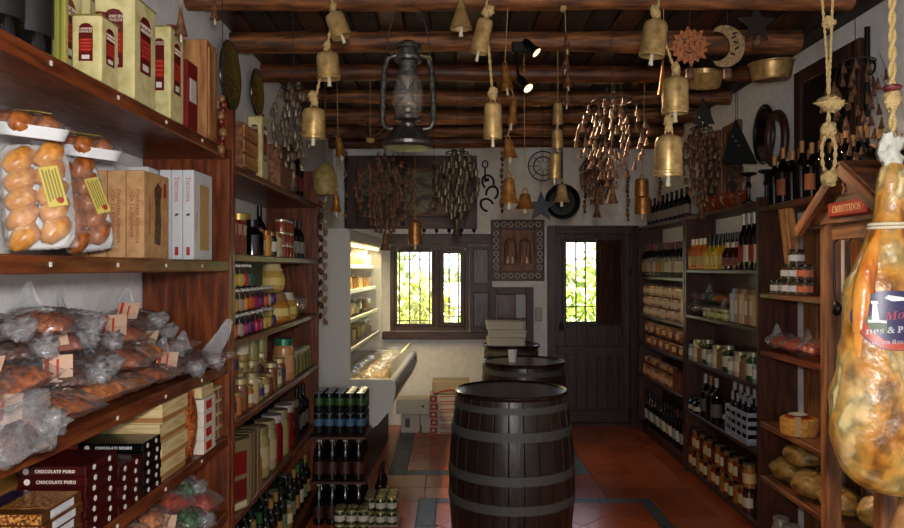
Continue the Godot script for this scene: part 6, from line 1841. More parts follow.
func right_wall_things() -> void:
	# tall dark wooden picture frame on the wall above the plank shelves
	var x := RIGHT - 0.02
	var o := thing("framed_picture", "large dark wooden frame with an empty black field high on the wall", "picture", Vector3(x, 2.46, -4.15))
	var hw := 0.36
	var hh := 0.39
	for s in [-1.0, 1.0]:
		part(o, "frame_bar", bx(0.035, 2 * hh, 0.085, 0.005), wood("frame", "y"), Vector3(0, 0, s * (hw - 0.042)))
		part(o, "frame_bar", bx(0.035, 0.085, 2 * hw - 0.17, 0.005), wood("frame", "z"), Vector3(0, s * (hh - 0.042), 0))
	part(o, "dark_field", bx(0.015, 2 * hh - 0.16, 2 * hw - 0.16, 0.0), paint(Color(0.045, 0.035, 0.03), 0.4), Vector3(0.008, 0, 0))
	# wooden yoke hoop beside it
	var ring := []
	for i in 21:
		var a := lerpf(-2.6, 2.6, i / 20.0)
		ring.append(Vector3(0, cos(a) * 0.17, sin(a) * 0.125))
	var y := thing("wooden_hoop", "bent wooden collar hoop hung beside the dark frame", "hoop", Vector3(x - 0.03, 2.48, -4.72))
	part(y, "hoop", tube(ring, 0.026, 8), wood("frame", "y"))
	part(y, "peg", tube([Vector3(-0.02, 0.13, 0), Vector3(0.05, 0.13, 0)], 0.01, 6), wood("post", "x"))
	# curled wrought iron below
	var w := thing("iron_bracket", "curled black wrought-iron bracket below the wooden hoop", "bracket", Vector3(x - 0.015, 2.20, -4.66))
	for k in 3:
		var p := []
		for i in 22:
			var a := i * 0.42 + k
			var r := 0.075 * (1.0 - i / 26.0)
			p.append(Vector3(0.0, 0.07 * (k - 1) + r * sin(a), 0.05 * (k % 2) + r * cos(a)))
		part(w, "iron_curl", tube(p, 0.006, 5), paint(Color(0.05, 0.045, 0.04), 0.5, 0.5))
	part(w, "wall_plate", bx(0.02, 0.26, 0.03, 0.002), paint(Color(0.05, 0.045, 0.04), 0.5, 0.5), Vector3(0.024, 0, 0.02))
	# oval mirror and narrow frames above the middle unit
	var m := thing("oval_mirror", "dark oval mirror on the wall above the shelves", "mirror", Vector3(x - 0.005, 2.56, -4.97))
	var oval := []
	for i in 29:
		var a := TAU * i / 28.0
		oval.append(Vector3(0, cos(a) * 0.19, sin(a) * 0.145))
	part(m, "rim", tube(oval, 0.016, 8), paint(Color(0.05, 0.04, 0.035), 0.35))
	var pts := []
	for i in 28:
		var a := TAU * i / 28.0
		pts.append(Vector2(sin(a) * 0.14, cos(a) * 0.185))
	part(m, "glass", prism(pts, 0.01), paint(Color(0.12, 0.12, 0.11), 0.08, 0.6), Vector3.ZERO, Vector3(0, PI / 2, 0))
	for k in 2:
		var f := thing("framed_picture", "narrow orange-brown wooden frame above the liqueur shelves, %s" % ["beside the oval mirror", "further along the wall"][k], "picture", Vector3(x, 2.44, -5.55 - 0.42 * k), "narrow frames above the liqueurs")
		for s in [-1.0, 1.0]:
			part(f, "frame_bar", bx(0.03, 0.62, 0.05, 0.004), wood("post", "y"), Vector3(0, 0, s * 0.14))
			part(f, "frame_bar", bx(0.03, 0.05, 0.23, 0.004), wood("post", "z"), Vector3(0, s * 0.285, 0))
		part(f, "print_sheet", bx(0.01, 0.52, 0.23, 0.0), paint(Color(0.20, 0.15, 0.11), 0.5), Vector3(0.006, 0, 0))
	# dark tools in the corner beside the ham rope
	var t := thing("iron_tongs", "black iron hanger with a ring high on the wall behind the ham rope", "hanger", Vector3(x - 0.01, 2.62, -3.72))
	part(t, "bar", tube([Vector3(0, 0.26, 0), Vector3(0, -0.2, 0)], 0.014, 6), paint(Color(0.05, 0.045, 0.045), 0.5, 0.4))
	var rg := []
	for i in 13:
		var a := TAU * i / 12.0
		rg.append(Vector3(-0.01, 0.04 + cos(a) * 0.035, 0.05 + sin(a) * 0.035))
	part(t, "ring", tube(rg, 0.006, 5), paint(Color(0.05, 0.045, 0.045), 0.5, 0.4))
	for k in 2:
		var pl := thing("wall_plate", "painted oval pottery plate on the white wall, %s" % ["larger, beside the oil tins", "smaller, above the jar shelves"][k], "plate", Vector3(LEFT + 0.012, [2.70, 2.74][k], [-3.98, -4.53][k]), "painted plates on the wall")
		pl.rotation.z = -PI / 2
		var r: float = [0.185, 0.145][k]
		part(pl, "glazed_plate", lathe(V([0.0, 0.010, r * 0.6, 0.012, r * 0.66, 0.018, r, 0.032, r, 0.026, r * 0.6, 0.0, 0.0, 0.0]), 36), grained("glaze%d" % k, [Color(0.16, 0.18, 0.10), Color(0.34, 0.34, 0.16), Color(0.52, 0.46, 0.20), Color(0.46, 0.16, 0.10)], Vector3(8, 8, 8), 0.25, 0.03, 190 + k))
		part(pl, "dark_rim", lathe(V([r * 0.97, 0.033, r * 1.01, 0.034, r * 1.02, 0.028, r * 0.98, 0.024]), 36), paint(Color(0.05, 0.05, 0.04), 0.3))
	var gd := thing("gourd", "pale yellow gourd hanging above the fridge", "gourd", at(325, 178, 4.79))
	part(gd, "gourd_body", lathe(V([0.0, -0.115, 0.06, -0.11, 0.085, -0.06, 0.08, 0.0, 0.06, 0.06, 0.035, 0.08, 0.02, 0.10, 0.0, 0.11]), 20), grained("gourd_skin", [Color(0.50, 0.42, 0.22), Color(0.62, 0.54, 0.32), Color(0.68, 0.60, 0.40)], Vector3(5, 5, 5), 0.5, 0.02, 195))
	part(gd, "string", tube([Vector3(0, 0.10, 0), Vector3(0, LOG_BOTTOM + 0.02 - gd.position.y, 0)], 0.003, 5), paint(Color(0.45, 0.40, 0.30), 0.9))

# ------------------------------------------------------------------ bells, chimes and lamps under the beams
func brass() -> Material:
	return grained("brass", [Color(0.54, 0.43, 0.26), Color(0.68, 0.56, 0.35), Color(0.77, 0.66, 0.46)], Vector3(6, 6, 6), 0.33, 0.014, 210, 0.06, 0.6)

func copper() -> Material:
	return grained("copper", [Color(0.22, 0.13, 0.085), Color(0.38, 0.25, 0.17), Color(0.50, 0.35, 0.25)], Vector3(8, 8, 8), 0.52, 0.014, 211, 0.05, 0.25)

func bronze() -> Material:
	return grained("bronze", [Color(0.18, 0.15, 0.115), Color(0.34, 0.29, 0.225), Color(0.50, 0.44, 0.35)], Vector3(8, 8, 8), 0.40, 0.014, 213, 0.05, 0.4)

func gilt() -> Material:
	return grained("gilt", [Color(0.44, 0.27, 0.11), Color(0.58, 0.38, 0.17), Color(0.66, 0.46, 0.23)], Vector3(7, 7, 7), 0.38, 0.014, 212, 0.05, 0.55)

# kind 0: drum bell with a domed top; 1: straight cone; 2: flared church bell; 3: long tube bell. Mouth at y = -h, top at y = 0
func bell_shell(kind: int, r: float, h: float, sides := 20) -> Mesh:
	var o: Array
	match kind:
		0: o = V([0.0, 0.0, r * 0.45, -h * 0.015, r * 0.80, -h * 0.08, r * 0.93, -h * 0.20, r * 0.95, -h * 0.55, r * 0.96, -h * 0.86, r * 1.02, -h * 0.88, r * 1.02, -h * 0.92, r * 0.97, -h * 0.94, r * 0.97, -h, r * 0.92, -h, r * 0.90, -h * 0.5, r * 0.80, -h * 0.16, 0.0, -h * 0.10])
		1: o = V([0.0, 0.0, r * 0.20, -h * 0.01, r * 0.45, -h * 0.40, r * 0.97, -h * 0.97, r, -h, r * 0.93, -h, r * 0.42, -h * 0.42, 0.0, -h * 0.10])
		2: o = V([0.0, 0.0, r * 0.35, -h * 0.02, r * 0.52, -h * 0.12, r * 0.60, -h * 0.40, r * 0.74, -h * 0.75, r, -h * 0.97, r, -h, r * 0.92, -h, r * 0.66, -h * 0.72, r * 0.5, -h * 0.3, 0.0, -h * 0.10])
		_: o = V([0.0, 0.0, r * 0.5, -h * 0.01, r * 0.85, -h * 0.06, r * 0.92, -h * 0.14, r, -h * 0.9, r, -h, r * 0.94, -h, r * 0.88, -h * 0.3, 0.0, -h * 0.12])
	return lathe(o, sides)

func bell(parent: Node, pos: Vector3, kind: int, r: float, h: float, m: Material, tilt := 0.0, pale := true) -> void:
	var b := part(parent, "bell", bell_shell(kind, r, h), m, pos, Vector3(0.06, 0, tilt))
	part(b, "clapper", tube([Vector3(0, -h * 0.4, 0), Vector3(0, -h * 1.12, 0), Vector3(0, -h * 1.24, 0)], [r * 0.10, r * 0.16, r * 0.20], 8), paint(Color(0.74, 0.70, 0.60), 0.6) if pale else copper())
	var loop := []
	for i in 9:
		var a := PI * i / 8.0
		loop.append(Vector3(cos(a) * r * 0.25, sin(a) * r * 0.5, 0))
	part(b, "loop", tube(loop, r * 0.07, 6), m)

# bells: [px, py of top, py of mouth, width in px, kind, tilt]
func bell_string(label: String, px: float, d: float, bells: Array, look: Material, thick: float, knots: Array, group := "", roped := true) -> void:
	var a := at(px, 0, d)
	a.y = LOG_BOTTOM + 0.012
	var o := thing("bell_string", label, "bells", a, group)
	var last := Vector3.ZERO
	var k := d / F
	for b in bells:
		var p := at(b[0], b[1], d) - a
		var line := [last, p + Vector3(0, 0.012, 0)]
		part(o, "rope" if roped else "string", twisted(line, thick) if roped else tube(line, thick, 5), rope_look())
		bell(o, p, b[4], b[3] * k / 2, (b[2] - b[1]) * k, look, b[5])
		if roped:
			part(o, "knot", blob(Vector3(0.030, 0.035, 0.030), 0.6, 0.2, int(b[0]), 10, 8), rope_look(), p + Vector3(0, 0.024, 0))
		last = p + Vector3(0, 0.015, -0.004) if roped else p + Vector3(0, 0.0, 0.0)
	for q in knots:
		part(o, "knot", blob(Vector3(0.034, 0.046, 0.034), 0.8, 0.2, int(q[1]), 12, 9), rope_look(), at(q[0], q[1], d) - a)

# net of many little bells, wide in the middle and narrowing to a tail
func chime(label: String, px: float, y_top: float, y_bot: float, w: float, d: float, rows: int, most: int, size: Vector2, kind: int, look: Material, up_to_log := true) -> void:
	var a := at(px, y_top, d)
	var o := thing("wind_chime", label, "wind chime", a)
	var k := d / F
	var H := (y_bot - y_top) * k
	var R := w * k / 2
	var s := Shape.new()
	swept(s, [Vector3(0, LOG_BOTTOM + 0.012 - a.y, 0), Vector3(0, -H * 0.98, 0)], 0.0016, 5)
	var ring := []
	for i in 17:
		ring.append(Vector3(cos(TAU * i / 16.0) * R * 0.55, -H * 0.10, sin(TAU * i / 16.0) * R * 0.55))
	part(o, "top_ring", tube(ring, 0.0035, 5), paint(Color(0.10, 0.07, 0.05), 0.6))
	rng.seed = int(px)
	for i in rows:
		var t := (i + 0.5) / rows
		var wide := sin(PI * clampf(pow(t, 0.8), 0.0, 1.0))
		var n := maxi(1, roundi(most * wide))
		var r := R * wide
		for j in n:
			var ang := TAU * (j + 0.5 * (i % 2)) / n + rng.randf_range(-0.12, 0.12)
			var rr := r * (1.0 if j % 2 == 0 or n < 4 else 0.5)
			var p := Vector3(cos(ang) * rr, -H * t + rng.randf_range(-0.012, 0.012), sin(ang) * rr)
			if n == 1:
				p = Vector3(0, -H * t, 0)
			part(o, "bell", bell_shell(kind, size.x * k * 0.40, size.y * k * 0.78, 8), look, p, Vector3(rng.randf_range(-0.15, 0.15), 0, rng.randf_range(-0.15, 0.15)))
			swept(s, [Vector3(p.x * 0.8, p.y + H / rows * 1.1, p.z * 0.8), p], 0.0010, 4, false)
			if n > 1:
				swept(s, [p, Vector3(p.x * 0.96, p.y - H / rows * 0.9, p.z * 0.96)], 0.0010, 4, false)
	part(o, "threads", s.mesh(), paint(Color(0.13, 0.10, 0.08), 0.8))
	part(o, "tail_bell", bell_shell(1, size.x * k * 0.9, size.y * k * 1.6, 10), look, Vector3(0, -H, 0))

func bells_and_chimes() -> void:
	bell_string("rope with three drum-shaped brass cowbells above the far jar shelves", 323, 2.78, [[333, 12, 38, 21, 0, 0.35], [327, 51, 79, 24, 0, 0.06], [314, 107, 138, 25, 0, -0.04]], brass(), 0.0055, [[313, 97]], "roped cowbells")
	bell_string("single pale cone bell with a long clapper beside the lantern", 461, 2.78, [[461, -4, 28, 23, 1, 0.0]], brass(), 0.003, [], "", false)
	bell_string("rope with two slim brass cowbells, the upper one tilted", 491, 2.78, [[486, 18, 53, 18, 3, -0.22], [493, 102, 138, 19, 3, 0.0]], brass(), 0.0055, [[490, 10], [493, 92]], "roped cowbells")
	bell_string("string of four small copper bells beside the slim cowbells", 508, 3.45, [[505, 65, 89, 14, 2, 0.1], [514, 100, 124, 12, 2, -0.1], [508, 139, 158, 16, 2, 0.12], [509, 177, 203, 20, 2, 0.0]], gilt(), 0.002, [], "thin bell strings", false)
	bell_string("string of four tiny copper cone bells with red beads", 565, 3.45, [[566, 35, 50, 10, 1, 0.1], [567, 55, 70, 11, 1, -0.1], [567, 73, 87, 11, 1, 0.1], [567, 90, 105, 9, 1, 0.0]], copper(), 0.002, [[563, 6]], "thin bell strings", false)
	bell_string("string of dark brass tube bells in the middle of the room", 558, 4.12, [[558, 102, 124, 11, 3, 0.0], [557, 129, 148, 12, 3, 0.05], [556, 152, 178, 13, 3, -0.05], [562, 184, 202, 17, 2, 0.0]], brass(), 0.002, [], "thin bell strings", false)
	bell_string("rope with three broad brass cowbells, the lowest the brightest", 668, 2.78, [[657, 19, 56, 26, 0, -0.12], [676, 76, 113, 27, 0, 0.0], [669, 134, 176, 29, 0, 0.0]], brass(), 0.0055, [[669, 122], [676, 68], [655, 10]], "roped cowbells")
	bell_string("orange copper tube bell hanging in front of the window", 415, 4.79, [[415, 221, 244, 14, 3, 0.0]], gilt(), 0.002, [], "thin bell strings", false)
	bell_string("string of two small bells above the fridge", 336, 4.12, [[338, 137, 156, 12, 2, 0.15], [336, 194, 212, 11, 2, 0.0]], gilt(), 0.002, [], "thin bell strings", false)
	bell_string("low flared brass bell before the relief panel", 524, 4.12, [[525, 193, 209, 20, 2, 0.0]], gilt(), 0.002, [], "thin bell strings", false)
	bell_string("string of two round copper bells near the wine shelves", 645, 4.79, [[642, 178, 196, 14, 3, 0.0], [643, 196, 214, 16, 3, 0.0]], gilt(), 0.002, [], "thin bell strings", false)
	bell_string("pale copper cone bell over the oil tins", 180, 2.11, [[180, 8, 35, 13, 1, 0.0]], copper(), 0.002, [], "thin bell strings", false)
	bell_string("little copper cone bell beside the larger wall plate", 214, 2.78, [[214, -2, 19, 10, 1, 0.0]], copper(), 0.002, [], "thin bell strings", false)
	bell_string("long narrow copper cone bell next to the broad cowbells", 664, 3.45, [[663, 62, 94, 9, 1, 0.0]], gilt(), 0.002, [], "thin bell strings", false)

	chime("tall net of small silvery bells before the jar shelves", 293, 78, 176, 42, 3.45, 10, 10, Vector2(6, 9), 3, bronze())
	chime("dense dark net of copper bells and shells above the fridge", 385, 150, 236, 60, 4.12, 12, 16, Vector2(6, 9), 1, copper())
	chime("dark net of small bells in front of the painting", 457, 145, 222, 42, 4.79, 11, 13, Vector2(6, 9), 3, bronze())
	chime("broad diamond net of copper cone bells by the wine shelves", 612, 92, 184, 72, 3.45, 9, 15, Vector2(7, 12), 1, copper())
	chime("reddish beaded chime behind the diamond net of cones", 597, 148, 206, 32, 4.79, 11, 13, Vector2(5, 7), 3, copper())
	chime("conical dark net of small bells over the liqueur shelves", 701, 120, 206, 38, 4.79, 11, 12, Vector2(6, 8), 3, copper())
	chime("wide net of copper cone bells before the dark picture frame", 856, 52, 152, 66, 3.45, 7, 9, Vector2(8, 14), 1, copper())
	chime("small spotted chime hanging above the middle shelves", 738, 165, 196, 20, 4.79, 4, 5, Vector2(4, 7), 1, copper())

	# two cone chimes on dark triangular sails
	for k in 2:
		var d: float = [4.79, 4.12][k]
		var p := at([736, 703][k], [118, 96][k], d)
		var o := thing("sail_chime", "dark triangular metal sail hanging over the shelves, %s" % ["beside the oval mirror", "above the conical net of bells"][k], "wind chime", p)
		var sc := d / F
		part(o, "sail", prism([Vector2(0, 0), Vector2([22, 12][k] * sc, -[46, 28][k] * sc), Vector2(-[15, 9][k] * sc, -[46, 28][k] * sc)], 0.006), paint(Color(0.05, 0.06, 0.06), 0.4, 0.3))
		part(o, "string", tube([Vector3.ZERO, Vector3(0, LOG_BOTTOM + 0.012 - p.y, 0)], 0.002, 5), paint(Color(0.2, 0.17, 0.14), 0.8))
		for q in 3:
			part(o, "rivet", lathe(V([0.0, 0.004, 0.005, 0.002, 0.006, 0.0]), 8), brass(), Vector3((q - 1) * 0.02, -0.12 - 0.03 * q, 0.003), Vector3(PI / 2, 0, 0))

	# strings of dark beads and seeds among the bells
	var beads := [[222, 96, 158, 2.78, "red and brown seed string hanging at the end of the oil tin shelf", Color(0.34, 0.08, 0.05)], [346, 150, 226, 5.46, "dark bead string above the fridge, beside the painting", Color(0.12, 0.08, 0.06)], [403, 158, 228, 5.46, "dark bead string across the painting, by the bell net", Color(0.16, 0.11, 0.08)], [434, 160, 212, 5.46, "short dark bead string in the middle of the painting", Color(0.20, 0.13, 0.08)], [502, 150, 214, 5.46, "brown bead string over the relief panel", Color(0.26, 0.15, 0.09)], [628, 170, 222, 5.46, "brown bead string in front of the door frame corner", Color(0.30, 0.19, 0.12)], [585, 160, 214, 5.46, "dark bead string over the door", Color(0.14, 0.10, 0.08)], [660, 150, 206, 4.79, "brown bead string by the round copper bells", Color(0.28, 0.17, 0.10)]]
	for b in beads:
		var p := at(b[0], b[1], b[3])
		var o := thing("bead_string", b[4], "beads", p)
		var k: float = b[3] / F
		var h: float = (b[2] - b[1]) * k
		part(o, "thread", tube([Vector3(0, LOG_BOTTOM + 0.012 - p.y, 0), Vector3(0, -h, 0)], 0.0018, 5), paint(Color(0.12, 0.10, 0.08), 0.8))
		for i in 11:
			part(o, "bead", blob(Vector3(0.026, 0.034, 0.026) * (1.0 + 0.25 * sin(i * 2.3)), 0.2, 0.1, i, 10, 7), paint(b[5] if i % 3 else Color(0.46, 0.32, 0.20), 0.35), Vector3(0.004 * sin(i * 1.3), -h * (i + 0.5) / 11.0, 0.004 * cos(i * 2.0)))
	# wire wheel and small dark star near the relief panel
	var wp := at(543, 166, 5.46)
	var wheel := thing("wire_ring", "round wire ornament hanging over the relief panel and the door", "ornament", wp)
	for q in 2:
		var ring := []
		for i in 29:
			ring.append(Vector3(cos(TAU * i / 28.0), sin(TAU * i / 28.0), 0) * (0.11 - 0.04 * q))
		part(wheel, "ring", tube(ring, 0.005, 5), paint(Color(0.10, 0.10, 0.10), 0.4, 0.6))
	for i in 8:
		var a := TAU * i / 8.0
		part(wheel, "spoke", tube([Vector3(cos(a), sin(a), 0) * 0.03, Vector3(cos(a), sin(a), 0) * 0.11], 0.003, 5), paint(Color(0.10, 0.10, 0.10), 0.4, 0.6))
	part(wheel, "hanging_wire", tube([Vector3(0, 0.11, 0), Vector3(0, LOG_BOTTOM + 0.012 - wp.y, 0)], 0.002, 5), paint(Color(0.10, 0.10, 0.10), 0.4, 0.6))
	var sp := at(541, 207, 5.40)
	var star := thing("paper_star", "small dark blue star ornament below the wire ring", "ornament", sp)
	var tips := []
	for i in 10:
		var a := PI / 2 + TAU * i / 10.0
		tips.append(Vector2(cos(a), sin(a)) * (0.12 if i % 2 == 0 else 0.05))
	part(star, "star_body", prism(tips, 0.03), paint(Color(0.05, 0.06, 0.12), 0.5))
	part(star, "string", tube([Vector3(0, 0.11, 0), Vector3(0, LOG_BOTTOM + 0.012 - sp.y, 0)], 0.0018, 5), paint(Color(0.3, 0.25, 0.2), 0.8))
	heavenly_bodies()
	lantern()
	spot_lamps()
	pans()
	thick_rope()

func heavenly_bodies() -> void:
	var d := 3.45
	var k := d / F
	var look := copper()
	for n in 3:
		var c := at([690, 728, 757][n], [46, 46, 24][n], d)
		var o := thing(["copper_sun", "copper_moon", "iron_star"][n], ["copper sun with a smiling face and pointed rays, with a bell below", "pale copper crescent moon with cut-out slots, with a bell below", "dark metal star with a little bell below"][n], "ornament", c)
		var pts := []
		if n == 0:
			for i in 32:
				var a := TAU * i / 32.0 + 0.1
				pts.append(Vector2(cos(a), sin(a)) * k * ([21.0, 15.0, 18.5, 15.0][i % 4]))
			part(o, "disc", prism(pts, 0.006), grained("sun_copper", [Color(0.44, 0.22, 0.11), Color(0.60, 0.36, 0.20), Color(0.68, 0.44, 0.27)], Vector3(9, 9, 9), 0.5, 0.02, 220, 0.1, 0.35), Vector3.ZERO, Vector3(0, -0.15, 0))
			var dark := paint(Color(0.10, 0.06, 0.04), 0.7)
			for s in [-1.0, 1.0]:
				part(o, "eye", blob(Vector3(3.0, 2.0, 1.6) * k, 0.0, 0.1, 1, 10, 6), dark, Vector3(s * 5.0 * k, 4.0 * k, 0.004))
				part(o, "brow", tube([Vector3(s * 3.0 * k, 6.5 * k, 0.004), Vector3(s * 5.5 * k, 7.6 * k, 0.004), Vector3(s * 8.0 * k, 6.4 * k, 0.004)], 0.002, 5), dark)
			part(o, "nose", tube([Vector3(0, 3.0 * k, 0.004), Vector3(-1.0 * k, -2.0 * k, 0.006), Vector3(1.0 * k, -2.4 * k, 0.004)], 0.0022, 5), dark)
			part(o, "mouth", tube([Vector3(-5 * k, -5 * k, 0.004), Vector3(0, -7.2 * k, 0.005), Vector3(5 * k, -5 * k, 0.004)], 0.003, 5), dark)
		elif n == 1:
			for i in 21:
				var a := lerpf(-2.0, 2.05, i / 20.0)
				pts.append(Vector2(-3.0 * k + cos(a) * 20.0 * k, sin(a) * 21.0 * k))
			for i in 15:
				var a := lerpf(1.75, -1.75, i / 14.0)
				pts.append(Vector2(-12.0 * k + cos(a) * 14.5 * k, sin(a) * 15.0 * k))
			part(o, "crescent", prism(pts, 0.006), grained("moon_copper", [Color(0.44, 0.35, 0.24), Color(0.58, 0.48, 0.34), Color(0.66, 0.56, 0.42)], Vector3(9, 9, 9), 0.5, 0.02, 221, 0.1, 0.35))
			for q in [[8, 9, 0.5], [10, 4, -0.3], [11, -2, 0.7], [7, -8, -0.2], [9, 13, 0.2]]:
				part(o, "cut_slot", bx(5.0 * k, 2.0 * k, 0.0068, 0.0), paint(Color(0.07, 0.05, 0.04), 0.8), Vector3((q[0] - 2.0) * k, q[1] * k, 0), Vector3(0, 0, q[2]))
		else:
			for i in 10:
				var a := PI / 2 + TAU * i / 10.0
				pts.append(Vector2(cos(a), sin(a)) * k * (20.0 if i % 2 == 0 else 9.0))
			part(o, "star_plate", prism(pts, 0.005), paint(Color(0.16, 0.14, 0.12), 0.45, 0.4))
		var low: float = [-20.0, -20.0, -9.0][n] * k
		part(o, "chain", tube([Vector3(0, 19.0 * k if n < 2 else 0.05, 0), Vector3(0, LOG_BOTTOM + 0.012 - c.y, 0)], 0.002, 5), paint(Color(0.34, 0.20, 0.12), 0.5, 0.5))
		part(o, "string", tube([Vector3(0, low + 0.01, 0), Vector3(0, low - 0.012, 0)], 0.0018, 5), paint(Color(0.34, 0.20, 0.12), 0.5))
		var b := part(o, "bell", bell_shell(3, 4.2 * k, 11.0 * k, 12), look, Vector3(0, low - 0.01, 0))
		part(b, "clapper", tube([Vector3(0, -5 * k, 0), Vector3(0, -13.0 * k, 0)], 0.003, 6), look)

func lantern() -> void:
	var d := 2.78
	var k := d / F
	var c := at(408, 148, d)
	var o := thing("hurricane_lantern", "old grey metal hurricane lantern with a clear glass globe", "lantern", c)
	var tin := grained("lantern_tin", [Color(0.16, 0.15, 0.14), Color(0.28, 0.27, 0.25), Color(0.36, 0.35, 0.33)], Vector3(9, 9, 9), 0.36, 0.02, 230, 0.15, 0.75)
	var pr := func(a: Array) -> Array:
		var out := []
		for i in range(0, a.size(), 2):
			out.append(Vector2(a[i] * k, a[i + 1] * k))
		return out
	part(o, "fuel_tank", lathe(pr.call([0, 0, 23, 0, 25.5, 2, 26, 5, 22, 10, 17, 16, 15, 19, 8, 21, 0, 21]), 32), tin)
	part(o, "burner", lathe(pr.call([7, 20, 8, 24, 6, 26, 13, 28, 14, 31, 9, 32, 4, 36, 0, 37]), 24), tin)
	var glass := StandardMaterial3D.new()
	glass.albedo_color = Color(0.82, 0.80, 0.76, 0.05)
	glass.transparency = BaseMaterial3D.TRANSPARENCY_ALPHA
	glass.roughness = 0.03
	glass.cull_mode = BaseMaterial3D.CULL_DISABLED
	part(o, "glass_globe", lathe(pr.call([9, 31, 13, 36, 15.5, 46, 15, 56, 11.5, 68, 9, 77]), 32), glass)
	part(o, "wick", lathe(pr.call([2, 32, 2, 40, 0, 41]), 8), paint(Color(0.6, 0.55, 0.45), 0.9))
	part(o, "chimney", lathe(pr.call([9, 75, 9.5, 86, 14, 87, 14.5, 90, 10, 92, 10, 98, 13, 99, 13, 103, 6, 107, 0, 108]), 28), tin)
	for s in [-1.0, 1.0]:
		part(o, "air_tube", tube([Vector3(s * 15 * k, 19 * k, 0), Vector3(s * 22 * k, 20 * k, 0), Vector3(s * 25.5 * k, 27 * k, 0), Vector3(s * 25 * k, 55 * k, 0), Vector3(s * 23.5 * k, 80 * k, 0), Vector3(s * 20 * k, 90 * k, 0), Vector3(s * 12 * k, 93 * k, 0)], 3.0 * k, 10), tin)
		part(o, "guard_wire", tube([Vector3(s * 23 * k, 34 * k, 0), Vector3(s * 8 * k, 42 * k, 15 * k), Vector3(-s * 8 * k, 66 * k, 14 * k), Vector3(-s * 22 * k, 74 * k, 0)], 0.0016, 5), tin)
	var bail := []
	for i in 15:
		var a := PI * i / 14.0
		bail.append(Vector3(cos(a) * 22 * k, (86 + sin(a) * 62) * k, 0))
	part(o, "bail_handle", tube(bail, 0.0022, 6), tin)
	part(o, "lift_lever", tube([Vector3(12 * k, 92 * k, 3 * k), Vector3(22 * k, 90 * k, 5 * k), Vector3(24 * k, 86 * k, 5 * k)], 0.003, 6), paint(Color(0.62, 0.52, 0.36), 0.3, 0.8))
	part(o, "hanging_wire", tube([Vector3(0, 148 * k, 0), Vector3(0, LOG_BOTTOM + 0.012 - c.y, 0)], 0.002, 5), tin)

func spot_lamps() -> void:
	var black := paint(Color(0.03, 0.03, 0.03), 0.4)
	var glow := StandardMaterial3D.new()
	glow.albedo_color = Color(1, 0.95, 0.85)
	glow.emission_enabled = true
	glow.emission = Color(1.0, 0.84, 0.60)
	glow.emission_energy_multiplier = 2.5
	for n in 2:
		var c := at([531, 524][n], [47, 83][n], 4.02)
		var aim: Vector3 = [Vector3(0.62, -0.72, 0.35), Vector3(0.45, -0.72, 0.55)][n].normalized()
		var o := thing("spot_lamp", "small black spot lamp clipped to the beam, %s" % ["upper one", "lower one on a longer arm"][n], "lamp", c, "black spot lamps on the beam")
		var turn := Basis(Quaternion(Vector3.DOWN, aim))
		var b := part(o, "lamp_body", lathe(V([0.0, 0.055, 0.018, 0.052, 0.024, 0.04, 0.024, -0.02, 0.033, -0.04, 0.033, -0.052, 0.029, -0.052, 0.029, -0.042, 0.0, -0.03]), 18), black)
		b.basis = turn
		var f := part(o, "lamp_face", lathe(V([0.0, -0.046, 0.028, -0.046, 0.028, -0.043]), 18), glow)
		f.basis = turn
		part(o, "lamp_arm", tube([Vector3.ZERO, Vector3(-0.03, 0.05, -0.01), Vector3(-0.04, LOG_BOTTOM + 0.04 - c.y, -0.06)], 0.007, 6), black)
		part(o, "clamp", bx(0.05, 0.06, 0.05, 0.006), black, Vector3(-0.04, LOG_BOTTOM + 0.01 - c.y, -0.05))
		var li := SpotLight3D.new()
		li.name = "spot_lamp_light"
		li.light_color = Color(1.0, 0.86, 0.68)
		li.light_energy = 3.0
		li.light_size = 0.03
		li.spot_angle = 38.0
		li.spot_range = 14.0
		li.spot_attenuation = 2.0
		li.shadow_enabled = true
		o.add_child(li)
		li.position = aim * 0.06
		li.basis = Basis.looking_at(aim, Vector3(0, 0, 1))

